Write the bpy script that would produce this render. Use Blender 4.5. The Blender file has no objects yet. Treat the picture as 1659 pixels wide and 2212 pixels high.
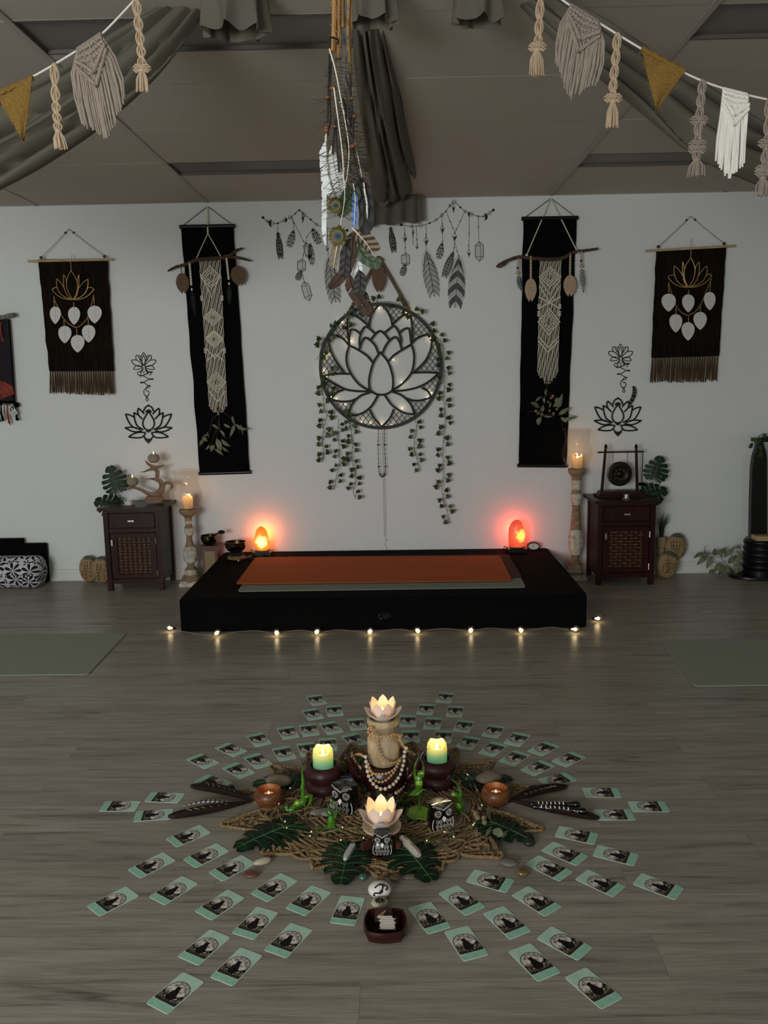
import bpy, math, random
from mathutils import Vector, Matrix, noise
random.seed(7)
SC = bpy.context.scene
COL = SC.collection
PI = math.pi
# ------------------------------------------------------------------ camera
FPX, PITCH, YAW, ROLL = 1843.17, 0.160079, 0.0174721, -0.0165312
CAM = Vector((0.110715, -6.228, 1.491427))
_cp, _sp, _cy, _sy = math.cos(PITCH), math.sin(PITCH), math.cos(YAW), math.sin(YAW)
FWD = Vector((-_sy*_cp, _cy*_cp, -_sp))
_r = Vector((_cy, _sy, 0)); _u = _r.cross(FWD)
RT = _r*math.cos(ROLL) + _u*math.sin(ROLL)
UP = _u*math.cos(ROLL) - _r*math.sin(ROLL)
cd = bpy.data.cameras.new('camera'); cam = bpy.data.objects.new('camera', cd); COL.objects.link(cam)
M = Matrix((RT, UP, -FWD)).transposed().to_4x4(); M.translation = CAM
cam.matrix_world = M
cd.sensor_fit = 'VERTICAL'; cd.sensor_height = 36.0; cd.lens = FPX/2212*36.0
cd.clip_start = 0.05; cd.clip_end = 60
SC.camera = cam
# ------------------------------------------------------------------ light
SC.view_settings.view_transform = 'Standard'; SC.view_settings.look = 'None'
SC.view_settings.gamma = 1; SC.view_settings.use_curve_mapping = False
SC.view_settings.exposure = 0.0
wd = bpy.data.worlds.new('world'); SC.world = wd; wd.use_nodes = True
wd.node_tree.nodes['Background'].inputs[0].default_value = (0.55, 0.62, 0.68, 1)
wd.node_tree.nodes['Background'].inputs[1].default_value = 0.25
def area(name, loc, tgt, sx, sy, power, color):
    l = bpy.data.lights.new(name, 'AREA'); l.shape = 'RECTANGLE'; l.size = sx; l.size_y = sy
    l.energy = power; l.color = color
    o = bpy.data.objects.new(name, l); COL.objects.link(o); o.location = loc
    o.rotation_euler = (Vector(tgt)-Vector(loc)).to_track_quat('-Z', 'Y').to_euler()
    return o
area('daylight_window', (-2.3, -8.95, 1.45), (-2.4, 0, -0.6), 2.3, 1.3, 205, (0.965, 1.0, 0.985))
area('daylight_window', (2.0, -8.95, 1.45), (0.2, 0, -0.6), 2.3, 1.3, 18, (0.965, 1.0, 0.985))
# ------------------------------------------------------------------ pixel rays of the photograph -> points in the room
def ray(x, y): return FWD + RT*((x-829.5)/FPX) - UP*((y-1106)/FPX)
def W(x, y, Y=0.0):
    d = ray(x, y); return CAM + d*((Y-CAM.y)/d.y)
def F(x, y, z=0.0):
    d = ray(x, y); return CAM + d*((z-CAM.z)/d.z)
def CR(ox, oy, s):
    """a picture region magnified s times, its corner at ox, oy"""
    return lambda x, y: (ox+x/s, oy+y/s)
V = Vector
def lerp(a, b, t): return a+(b-a)*t
# ------------------------------------------------------------------ mesh builder
class MB:
    def __init__(s): s.v = []; s.f = []; s.m = []; s.k = 0
    def mat(s, k): s.k = k; return s
    def add(s, vs, fs):
        n = len(s.v); s.v += [tuple(p) for p in vs]
        s.f += [tuple(i+n for i in q) for q in fs]; s.m += [s.k]*len(fs)
    def box(s, c, d, R=None, taper=1.0):
        x, y, z = d[0]/2, d[1]/2, d[2]/2
        vs = [V((i*x*(taper if k > 0 else 1), j*y*(taper if k > 0 else 1), k*z)) for k in (-1, 1) for j in (-1, 1) for i in (-1, 1)]
        if R: vs = [R @ p for p in vs]
        s.add([p+V(c) for p in vs], [(0,2,3,1),(4,5,7,6),(0,1,5,4),(2,6,7,3),(0,4,6,2),(1,3,7,5)])
    def bbox(s, lo, hi):
        lo, hi = V(lo), V(hi); s.box((lo+hi)/2, hi-lo)
    def prism(s, pts, off):
        n = len(pts); pts = [V(p) for p in pts]; off = V(off)
        s.add(pts+[p+off for p in pts], [tuple(range(n)), tuple(range(2*n-1, n-1, -1))]+[(i, i+n, (i+1)%n+n, (i+1)%n) for i in range(n)])
    def poly(s, pts): s.add(pts, [tuple(range(len(pts)))])
    def grid(s, fn, nu, nv, cu=False, cv=False):
        vs = [fn(i/(nu if cu else nu-1), j/(nv if cv else nv-1)) for j in range(nv) for i in range(nu)]
        fs = [(j*nu+i, j*nu+(i+1)%nu, ((j+1)%nv)*nu+(i+1)%nu, ((j+1)%nv)*nu+i) for j in range(nv if cv else nv-1) for i in range(nu if cu else nu-1)]
        s.add(vs, fs)
    def tube(s, pts, r, n=6, closed=False, flat=1.0, nrm=None):
        pts = [V(p) for p in pts]
        if len(pts) < 2: return
        L = len(pts); rr = r if isinstance(r, (list, tuple)) else [r]*L
        vs = []; prev = None
        for i, p in enumerate(pts):
            a = pts[(i-1) % L] if (closed or i > 0) else p
            b = pts[(i+1) % L] if (closed or i < L-1) else p
            t = (b-a)
            t = t.normalized() if t.length > 1e-9 else V((0, 0, 1))
            if nrm is not None: u = V(nrm)-t*V(nrm).dot(t)
            elif prev is None: u = t.orthogonal()
            else: u = prev-t*prev.dot(t)
            u = u.normalized() if u.length > 1e-6 else t.orthogonal().normalized()
            prev = u; w = t.cross(u)
            for k in range(n):
                a_ = 2*PI*k/n
                vs.append(p+u*(math.cos(a_)*rr[i]*flat)+w*(math.sin(a_)*rr[i]))
        fs = []
        for i in range(L if closed else L-1):
            j = (i+1) % L
            for k in range(n): fs.append((i*n+k, i*n+(k+1) % n, j*n+(k+1) % n, j*n+k))
        if not closed: fs += [tuple(range(n-1, -1, -1)), tuple((L-1)*n+k for k in range(n))]
        s.add(vs, fs)
    def lathe(s, prof, c=(0, 0, 0), n=24, R=None, warp=None):
        c = V(c); vs = []
        for r, z in prof:
            for k in range(n):
                a = 2*PI*k/n; rr = r*(warp(a, z) if warp else 1)
                p = V((rr*math.cos(a), rr*math.sin(a), z)); vs.append((R @ p if R else p)+c)
        m = len(prof); fs = [(i*n+k, i*n+(k+1) % n, (i+1)*n+(k+1) % n, (i+1)*n+k) for i in range(m-1) for k in range(n)]
        fs += [tuple(range(n-1, -1, -1)), tuple((m-1)*n+k for k in range(n))]
        s.add(vs, fs)
    def ball(s, c, r, n=10, m=7, R=None):
        r = V(r) if isinstance(r, (tuple, list, Vector)) else V((r, r, r)); c = V(c)
        vs = [V((0, 0, -r.z))]
        for j in range(1, m):
            t = PI*j/m
            for k in range(n):
                a = 2*PI*k/n; vs.append(V((r.x*math.sin(t)*math.cos(a), r.y*math.sin(t)*math.sin(a), -r.z*math.cos(t))))
        vs.append(V((0, 0, r.z)))
        if R: vs = [R @ p for p in vs]
        fs = [(0, 1+(k+1) % n, 1+k) for k in range(n)]
        for j in range(m-2):
            for k in range(n): a = 1+j*n; fs.append((a+k, a+(k+1) % n, a+n+(k+1) % n, a+n+k))
        a = 1+(m-2)*n; fs += [(a+k, a+(k+1) % n, len(vs)-1) for k in range(n)]
        s.add([p+c for p in vs], fs)
    def merge(s, o, Mx=None):
        n = len(s.v)
        s.v += [tuple(Mx @ V(p)) if Mx else p for p in o.v]
        s.f += [tuple(i+n for i in q) for q in o.f]; s.m += o.m
def spline(pts, n=8, closed=False):
    P = [V(p) if len(p) == 3 else V((p[0], p[1], 0)) for p in pts]; out = []; L = len(P)
    for i in range(L if closed else L-1):
        p0 = P[(i-1) % L] if (closed or i > 0) else P[i]*2-P[i+1]
        p1, p2 = P[i], P[(i+1) % L]
        p3 = P[(i+2) % L] if (closed or i < L-2) else P[i+1]*2-P[i]
        for k in range(n):
            t = k/n
            out.append(0.5*((2*p1)+(p2-p0)*t+(2*p0-5*p1+4*p2-p3)*t*t+(3*p1-p0-3*p2+p3)*t*t*t))
    if not closed: out.append(P[-1])
    return out
# ------------------------------------------------------------------ objects
ORG = {}
def thing(name, label, cat, loc=(0, 0, 0), group=None):
    o = bpy.data.objects.new(name, None); COL.objects.link(o); o.empty_display_size = 0.05
    o.location = V(loc); ORG[o.name] = V(loc); return tag(o, label, cat, group)
def tag(o, label=None, cat=None, group=None, kind=None):
    if label: o['label'] = label
    if cat: o['category'] = cat
    if group: o['group'] = group
    if kind: o['kind'] = kind
    return o
def obj(name, mb, mats, parent=None, loc=None, ang=40, label=None):
    me = bpy.data.meshes.new(name)
    org = ORG[parent.name] if parent else (V(loc) if loc is not None else V((0, 0, 0)))
    me.from_pydata([V(p)-org for p in mb.v], [], mb.f)
    mats = mats if isinstance(mats, (list, tuple)) else [mats]
    for m in mats: me.materials.append(m)
    me.polygons.foreach_set('material_index', mb.m)
    me.polygons.foreach_set('use_smooth', [True]*len(me.polygons))
    me.update(); me.validate()
    if ang < 179: me.set_sharp_from_angle(angle=math.radians(ang))
    o = bpy.data.objects.new(name, me); COL.objects.link(o)
    ORG[o.name] = org
    if parent: o.parent = parent
    elif loc is not None: o.location = org
    if label: o['label'] = label
    return o
def one(name, mb, mats, label, cat, loc, group=None, ang=40):
    return tag(obj(name, mb, mats, None, loc, ang), label, cat, group)
def kids(o): return [c for c in COL.objects if c.parent == o]
def dup(o, loc=None, rz=None, label=None, parent=None):
    c = o.copy(); COL.objects.link(c)
    if parent: c.parent = parent
    if loc is not None: c.location = loc
    if rz is not None: c.rotation_euler = (0, 0, rz)
    if label: c['label'] = label
    for ch in kids(o): dup(ch, parent=c)
    return c
# ------------------------------------------------------------------ materials
def lin(h):
    h = h.lstrip('#'); c = [int(h[i:i+2], 16)/255 for i in (0, 2, 4)]
    return tuple(x/12.92 if x <= .04045 else ((x+.055)/1.055)**2.4 for x in c)
def mat(name, col, rough=0.6, metal=0.0, var=0.0, scale=(20, 20, 20), col2=None, bump=0.0, bscale=None, emis=None, es=0.0, trans=0.0, ior=1.45, sss=0.0, coat=0.0, detail=4, alpha=1.0, coord='Object', spec=0.5, ramp=(0.3, 0.7)):
    m = bpy.data.materials.new(name); m.use_nodes = True; nt = m.node_tree; b = nt.nodes['Principled BSDF']
    c = lin(col) if isinstance(col, str) else col
    b.inputs['Base Color'].default_value = (*c, 1); b.inputs['Roughness'].default_value = rough
    b.inputs['Metallic'].default_value = metal; b.inputs['IOR'].default_value = ior
    b.inputs['Specular IOR Level'].default_value = spec
    if trans: b.inputs['Transmission Weight'].default_value = trans
    if coat: b.inputs['Coat Weight'].default_value = coat; b.inputs['Coat Roughness'].default_value = 0.08
    if sss:
        b.inputs['Subsurface Weight'].default_value = sss; b.inputs['Subsurface Radius'].default_value = (0.02, 0.01, 0.006)
    if emis:
        e = lin(emis) if isinstance(emis, str) else emis
        b.inputs['Emission Color'].default_value = (*e, 1); b.inputs['Emission Strength'].default_value = es
    if alpha < 1: b.inputs['Alpha'].default_value = alpha
    if var or col2 or bump:
        tc = nt.nodes.new('ShaderNodeTexCoord'); mp = nt.nodes.new('ShaderNodeMapping'); mp.inputs['Scale'].default_value = scale
        nt.links.new(tc.outputs[coord], mp.inputs[0])
        nz = nt.nodes.new('ShaderNodeTexNoise'); nz.inputs['Scale'].default_value = 1; nz.inputs['Detail'].default_value = detail; nz.inputs['Roughness'].default_value = 0.6
        nt.links.new(mp.outputs[0], nz.inputs[0])
        if var or col2:
            c2 = (lin(col2) if isinstance(col2, str) else col2) if col2 else tuple(x*(1-var) for x in c)
            rp = nt.nodes.new('ShaderNodeValToRGB'); rp.color_ramp.elements[0].position = ramp[0]; rp.color_ramp.elements[1].position = ramp[1]
            rp.color_ramp.elements[0].color = (*c2, 1); rp.color_ramp.elements[1].color = (*c, 1)
            nt.links.new(nz.outputs[0], rp.inputs[0]); nt.links.new(rp.outputs[0], b.inputs['Base Color'])
        if bump:
            bm = nt.nodes.new('ShaderNodeBump'); bm.inputs['Strength'].default_value = 1; bm.inputs['Distance'].default_value = bump
            src = nz
            if bscale:
                mp2 = nt.nodes.new('ShaderNodeMapping'); mp2.inputs['Scale'].default_value = bscale; nt.links.new(tc.outputs[coord], mp2.inputs[0])
                src = nt.nodes.new('ShaderNodeTexNoise'); src.inputs['Scale'].default_value = 1; src.inputs['Detail'].default_value = 3; nt.links.new(mp2.outputs[0], src.inputs[0])
            nt.links.new(src.outputs[0], bm.inputs['Height']); nt.links.new(bm.outputs[0], b.inputs['Normal'])
    return m
def point(name, loc, power, color, r=0.012, parent=None):
    l = bpy.data.lights.new(name, 'POINT'); l.energy = power; l.color = color; l.shadow_soft_size = r
    o = bpy.data.objects.new(name, l); COL.objects.link(o)
    o.location = V(loc)-(ORG[parent.name] if parent else V((0, 0, 0)))
    if parent: o.parent = parent
    return o
MT = {}
def m_(key, *a, **k):
    MT[key] = mat(key, *a, **k); return MT[key]
m_('wall_paint', '#e2e4e4', 0.85, var=0.02, scale=(3, 3, 3), bump=0.0006, bscale=(400, 400, 400), spec=0.2)
m_('ceiling_tile', '#bcb6ac', 0.95, var=0.06, scale=(300, 300, 300), bump=0.0006, bscale=(300, 300, 300), spec=0.1)
m_('white_trim', '#dcdcd6', 0.45)
m_('tbar', '#a8a49a', 0.6)
m_('diffuser', '#726f6a', 0.5); m_('light_frame', '#5b5853', 0.6)
m_('black_cloth', '#0a0a0b', 0.95, var=0.3, scale=(40, 40, 40), bump=0.0008, bscale=(300, 300, 300), spec=0.1)
m_('black_satin', '#070708', 0.35)
m_('brown_cloth', '#221a13', 0.95, col2='#0d0a08', scale=(60, 60, 8), bump=0.001, bscale=(500, 500, 500), spec=0.1)
m_('brown_fringe', '#5a4630', 0.9, var=0.4, scale=(200, 200, 60), spec=0.1)
m_('drape', '#6a675c', 0.85, var=0.10, scale=(6, 6, 6), spec=0.15)
m_('cream_cotton', '#e2d9c6', 0.9, var=0.12, scale=(150, 150, 150), spec=0.1)
m_('white_cotton', '#f4f1e8', 0.9, var=0.06, scale=(150, 150, 150), spec=0.1)
m_('taupe_cotton', '#a3968a', 0.9, var=0.25, scale=(150, 150, 60), spec=0.1)
m_('beige_cotton', '#c5ae93', 0.9, var=0.2, scale=(150, 150, 60), spec=0.1)
m_('brown_cotton', '#7b6352', 0.9, var=0.25, scale=(150, 150, 60), spec=0.1)
m_('burlap', '#9c7c44', 0.95, col2='#6b5228', scale=(320, 320, 320), bump=0.002, spec=0.1)
m_('light_wood', '#cdb289', 0.55, col2='#a58a62', scale=(8, 8, 60))
m_('driftwood', '#5b4334', 0.85, col2='#33241b', scale=(30, 30, 120), bump=0.002)
m_('greywood', '#8d8a82', 0.9, col2='#4f4c46', scale=(60, 60, 12), bump=0.004)
m_('bamboo', '#b98f58', 0.5, col2='#8a6537', scale=(80, 80, 10))
m_('decal_black', '#101112', 0.6)
m_('decal_grey', '#55575a', 0.7)
m_('decal_light', '#c9cac8', 0.8, spec=0.2)
m_('red_wood', '#35120f', 0.38, col2='#1c0807', scale=(40, 40, 6), spec=.25)
m_('red_wood_top', '#2a1512', 0.35, col2='#180b09', scale=(6, 60, 60), spec=.3)
m_('chrome', '#d5d5d5', 0.25, 1.0)
m_('gold_wire', '#b0905c', 0.4, 0.3)
m_('capiz', '#d8d6d2', 0.5, var=0.12, scale=(40, 40, 90))
m_('wick', '#1a1210', 0.9)
m_('glass', '#ffffff', 0.02, trans=1.0, ior=1.45, alpha=1.0)
m_('green_leaf', '#0c2e19', 0.5, col2='#061a0e', scale=(25, 25, 25), spec=.3)
m_('leaf_vein', '#416b43', 0.5)
m_('ivy_leaf', '#41541f', 0.5, col2='#1c2c14', scale=(14, 14, 14))
m_('ivy_stem', '#3b4a34', 0.7)
m_('fern', '#2b3a26', 0.7, var=0.3)
m_('gum_leaf', '#7e8567', 0.6, col2='#5d6650', scale=(15, 15, 15))
m_('gum_nut', '#8c7a5c', 0.7, var=0.3)
m_('flame', '#000000', 0.5, emis=(1.0, 0.72, 0.30), es=9.0)
# ------------------------------------------------------------------ the room
RX, RY0, H = 5.2, -9.0, 2.7
def struct(name, mb, m, **k):
    o = obj(name, mb, m, None, (0, 0, 0), **k); o['kind'] = 'structure'; return o
def floor_mat():
    m = bpy.data.materials.new('vinyl_planks'); m.use_nodes = True; nt = m.node_tree; N = nt.nodes.new; L = nt.links.new
    b = nt.nodes['Principled BSDF']; tc = N('ShaderNodeTexCoord')
    br = N('ShaderNodeTexBrick'); br.offset = 0.37; br.offset_frequency = 2; br.squash = 1
    br.inputs['Scale'].default_value = 1; br.inputs['Brick Width'].default_value = 1.22; br.inputs['Row Height'].default_value = 0.18
    br.inputs['Mortar Size'].default_value = 0.0009; br.inputs['Mortar Smooth'].default_value = 0.3; br.inputs['Bias'].default_value = 0
    br.inputs['Color1'].default_value = (0, 0, 0, 1); br.inputs['Color2'].default_value = (1, 1, 1, 1); br.inputs['Mortar'].default_value = (.5, .5, .5, 1)
    L(tc.outputs['Object'], br.inputs[0])
    # per plank shift of the grain
    mp = N('ShaderNodeMapping'); mp.inputs['Scale'].default_value = (1.6, 22, 1); L(tc.outputs['Object'], mp.inputs[0])
    sc_ = N('ShaderNodeVectorMath'); sc_.operation = 'SCALE'; L(br.outputs['Color'], sc_.inputs[0]); sc_.inputs[3].default_value = 37
    ad = N('ShaderNodeVectorMath'); ad.operation = 'ADD'; L(mp.outputs[0], ad.inputs[0]); L(sc_.outputs[0], ad.inputs[1])
    n1 = N('ShaderNodeTexNoise'); n1.inputs['Scale'].default_value = 1.0; n1.inputs['Detail'].default_value = 6; n1.inputs['Roughness'].default_value = .65; n1.inputs['Distortion'].default_value = 1.2
    L(ad.outputs[0], n1.inputs[0])
    mp2 = N('ShaderNodeMapping'); mp2.inputs['Scale'].default_value = (9, 260, 1); L(tc.outputs['Object'], mp2.inputs[0])
    n2 = N('ShaderNodeTexNoise'); n2.inputs['Scale'].default_value = 1.0; n2.inputs['Detail'].default_value = 3; L(mp2.outputs[0], n2.inputs[0])
    rp = N('ShaderNodeValToRGB'); e = rp.color_ramp.elements; e[0].position = .28; e[0].color = (*lin('#726c63'), 1); e[1].position = .62; e[1].color = (*lin('#bbb3a6'), 1)
    x = rp.color_ramp.elements.new(.42); x.color = (*lin('#a69e91'), 1)
    L(n1.outputs[0], rp.inputs[0])
    mx = N('ShaderNodeMix'); mx.data_type = 'RGBA'; mx.blend_type = 'MULTIPLY'; mx.inputs[0].default_value = 0.5
    L(rp.outputs[0], mx.inputs[6]); L(n2.outputs[0], mx.inputs[7])
    hs = N('ShaderNodeMix'); hs.data_type = 'RGBA'; hs.blend_type = 'MULTIPLY'; hs.inputs[0].default_value = 0.10
    L(mx.outputs[2], hs.inputs[6]); L(br.outputs['Color'], hs.inputs[7])
    mo = N('ShaderNodeMix'); mo.data_type = 'RGBA'; mo.inputs[7].default_value = (*lin('#4a453d'), 1)
    ml = N('ShaderNodeMath'); ml.operation = 'MULTIPLY'; ml.inputs[1].default_value = .55; L(br.outputs['Fac'], ml.inputs[0]); L(ml.outputs[0], mo.inputs[0])
    L(hs.outputs[2], mo.inputs[6]); L(mo.outputs[2], b.inputs['Base Color'])
    b.inputs['Roughness'].default_value = 0.34; b.inputs['Specular IOR Level'].default_value = 0.22
    bm = N('ShaderNodeBump'); bm.inputs['Distance'].default_value = 0.0006; bm.inputs['Strength'].default_value = .6; L(n2.outputs[0], bm.inputs['Height']); L(bm.outputs[0], b.inputs['Normal'])
    return m
b = MB(); b.bbox((-RX, RY0, -.1), (RX, 0, 0)); fl = struct('floor', b, floor_mat())
b = MB(); b.bbox((-RX, 0, -.1), (RX, .12, H+.2)); struct('wall_back', b, MT['wall_paint'])
b = MB(); b.bbox((-RX-.12, RY0, -.1), (-RX, .12, H+.2)); struct('wall_left', b, MT['wall_paint'])
b = MB(); b.bbox((RX, RY0, -.1), (RX+.12, .12, H+.2)); struct('wall_right', b, MT['wall_paint'])
# front wall (behind the camera) with its two windows
b = MB(); yy = (RY0-.12, RY0)
wins = [(-3.45, -1.15), (0.85, 3.15)]
b.bbox((-RX, yy[0], 0), (RX, yy[1], .8)); b.bbox((-RX, yy[0], 2.1), (RX, yy[1], H+.2))
for a0, a1 in ((-RX, wins[0][0]), (wins[0][1], wins[1][0]), (wins[1][1], RX)): b.bbox((a0, yy[0], .8), (a1, yy[1], 2.1))
struct('wall_front', b, MT['wall_paint'])
for i, (a0, a1) in enumerate(wins):
    b = MB()
    for q in ((a0, .8, a0+.05, 2.1), (a1-.05, .8, a1, 2.1), (a0, .8, a1, .85), (a0, 2.05, a1, 2.1), ((a0+a1)/2-.025, .8, (a0+a1)/2+.025, 2.1)):
        b.bbox((q[0], yy[0]+.02, q[1]), (q[2], yy[0]+.07, q[3]))
    struct('window_%d' % (i+1), b, MT['white_trim'])
# baseboard with its small step
b = MB(); b.bbox((-RX, -.014, 0), (RX, 0, .085)); b.bbox((-RX, -.02, 0), (RX, -.014, .055)); b.bbox((-RX, -.026, 0), (RX, -.02, .018)); struct('baseboard_back', b, MT['white_trim'])
# ceiling of lay-in tiles: each cell a slightly lifted panel; some cells are half luminaire
FX = []
b = MB()
rows = [0, -.455]+[-.455-.6615*k for k in range(1, 14)]
for k in range(len(rows)-1):
    for i in range(-4, 4):
        x0, x1 = i*1.2, (i+1)*1.2
        ya, yb = rows[k], rows[k+1]
        if i in (-1, 1) and k in (1, 4):
            FX.append((x0, x1, yb, yb+.31)); yb += .31
        j = random.uniform(-.0015, .0015)
        b.bbox((x0+.003, yb+.003, H+.004+j), (x1-.003, ya-.003, H+.02))
    for (x0, x1) in ((-RX, -4.8), (4.8, RX)): b.bbox((x0, rows[k+1]+.003, H+.004), (x1, rows[k]-.003, H+.02))
b.bbox((-RX, RY0, H+.08), (RX, 0, H+.1))
struct('ceiling', b, MT['ceiling_tile'], ang=30)
b = MB()
for i in range(-4, 5): b.bbox((i*1.2-.012, RY0, H-.001), (i*1.2+.012, 0, H+.003))
b.bbox((-RX, -.02, H-.001), (RX, 0, H+.003))
for k, y in enumerate(rows[1:]): b.bbox((-RX, y-.003, H+.0035), (RX, y+.003, H+.0045))
struct('trim_1', b, MT['tbar'])
for n, (x0, x1, ya, yb) in enumerate(FX):
    if yb < -4 or (x0 < -2): continue
    side = {-3: 'over the far swag side', -1: 'between left swag and feather mobile', 1: 'over the macrame pennant garland'}[round(x0/1.2)]
    row = 'nearest the wall' if yb > -1.5 else 'farther out'
    t = thing('ceiling_light', 'unlit ceiling light panel %s, %s' % (side, row), 'ceiling light', ((x0+x1)/2, (ya+yb)/2, H), 'recessed ceiling lights')
    f = MB()
    for q in ((x0, ya, x0+.015, yb), (x1-.015, ya, x1, yb), (x0, ya, x1, ya+.012), (x0, yb-.012, x1, yb)): f.bbox((q[0], q[1], H+.002), (q[2], q[3], H+.03))
    obj('frame', f, MT['light_frame'], t)
    f = MB(); f.bbox((x0+.015, ya+.012, H+.016), (x1-.015, yb-.012, H+.025)); obj('diffuser', f, MT['diffuser'], t)
# ================================================================== wall pieces
def cloth4(mb, tl, tr, br, bl, nu=16, nv=24, th=.006, rip=0.0, seed=0, edge=0.0):
    def P(u, v, off):
        p = lerp(lerp(tl, tr, u), lerp(bl, br, u), v)
        w = rip*noise.noise(V((u*5+seed, v*2.3, seed*3)))
        e = edge*noise.noise(V((seed, v*9, u*2)))*(1 if 0 < u < 1 else 1)
        return V((p.x+e, p.y-off+w, p.z))
    mb.grid(lambda u, v: P(u, v, th), nu, nv); n = len(mb.v)-nu*nv
    mb.grid(lambda u, v: P(u, v, 0), nu, nv); k = len(mb.v)-nu*nv
    rim = [(i, 0) for i in range(nu)]+[(nu-1, j) for j in range(1, nv)]+[(i, nv-1) for i in range(nu-2, -1, -1)]+[(0, j) for j in range(nv-2, 0, -1)]
    ids = [j*nu+i for i, j in rim]
    for a, c in zip(ids, ids[1:]+ids[:1]): mb.f.append((n+a, k+a, k+c, n+c)); mb.m.append(mb.k)
def strand_fringe(mb, a, c, L, n, r, jit=.1, seed=3, down=None):
    rnd = random.Random(seed)
    for i in range(n):
        p = lerp(a, c, (i+.5)/n); l = L*(1-rnd.random()*jit); s = V((rnd.uniform(-.006, .006), rnd.uniform(-.004, .002), 0))
        d = down(i/n) if down else V((0, 0, -1))
        mb.tube([p, p+d*l*.5+s*.5, p+d*l+s], [r, r*1.05, r*.8], 5)
def petal(B, A, k1, k2, n=12):
    """two curved sides of a petal from base B to apex A, bulge factors k1,k2 along the normal"""
    d = A-B; nn = V((-d.y, d.x, 0)); out = []
    for k in (k1, k2): out.append([B+d*t+nn*k*math.sin(PI*t**.9) for t in [i/n for i in range(n+1)]])
    return out[0]+out[1][::-1]
def qb(a, c, e, n=10): return [a*(1-t)**2+c*2*t*(1-t)+e*t*t for t in [i/n for i in range(n+1)]]
def P2(x, y): return V((x, y, 0))
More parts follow.
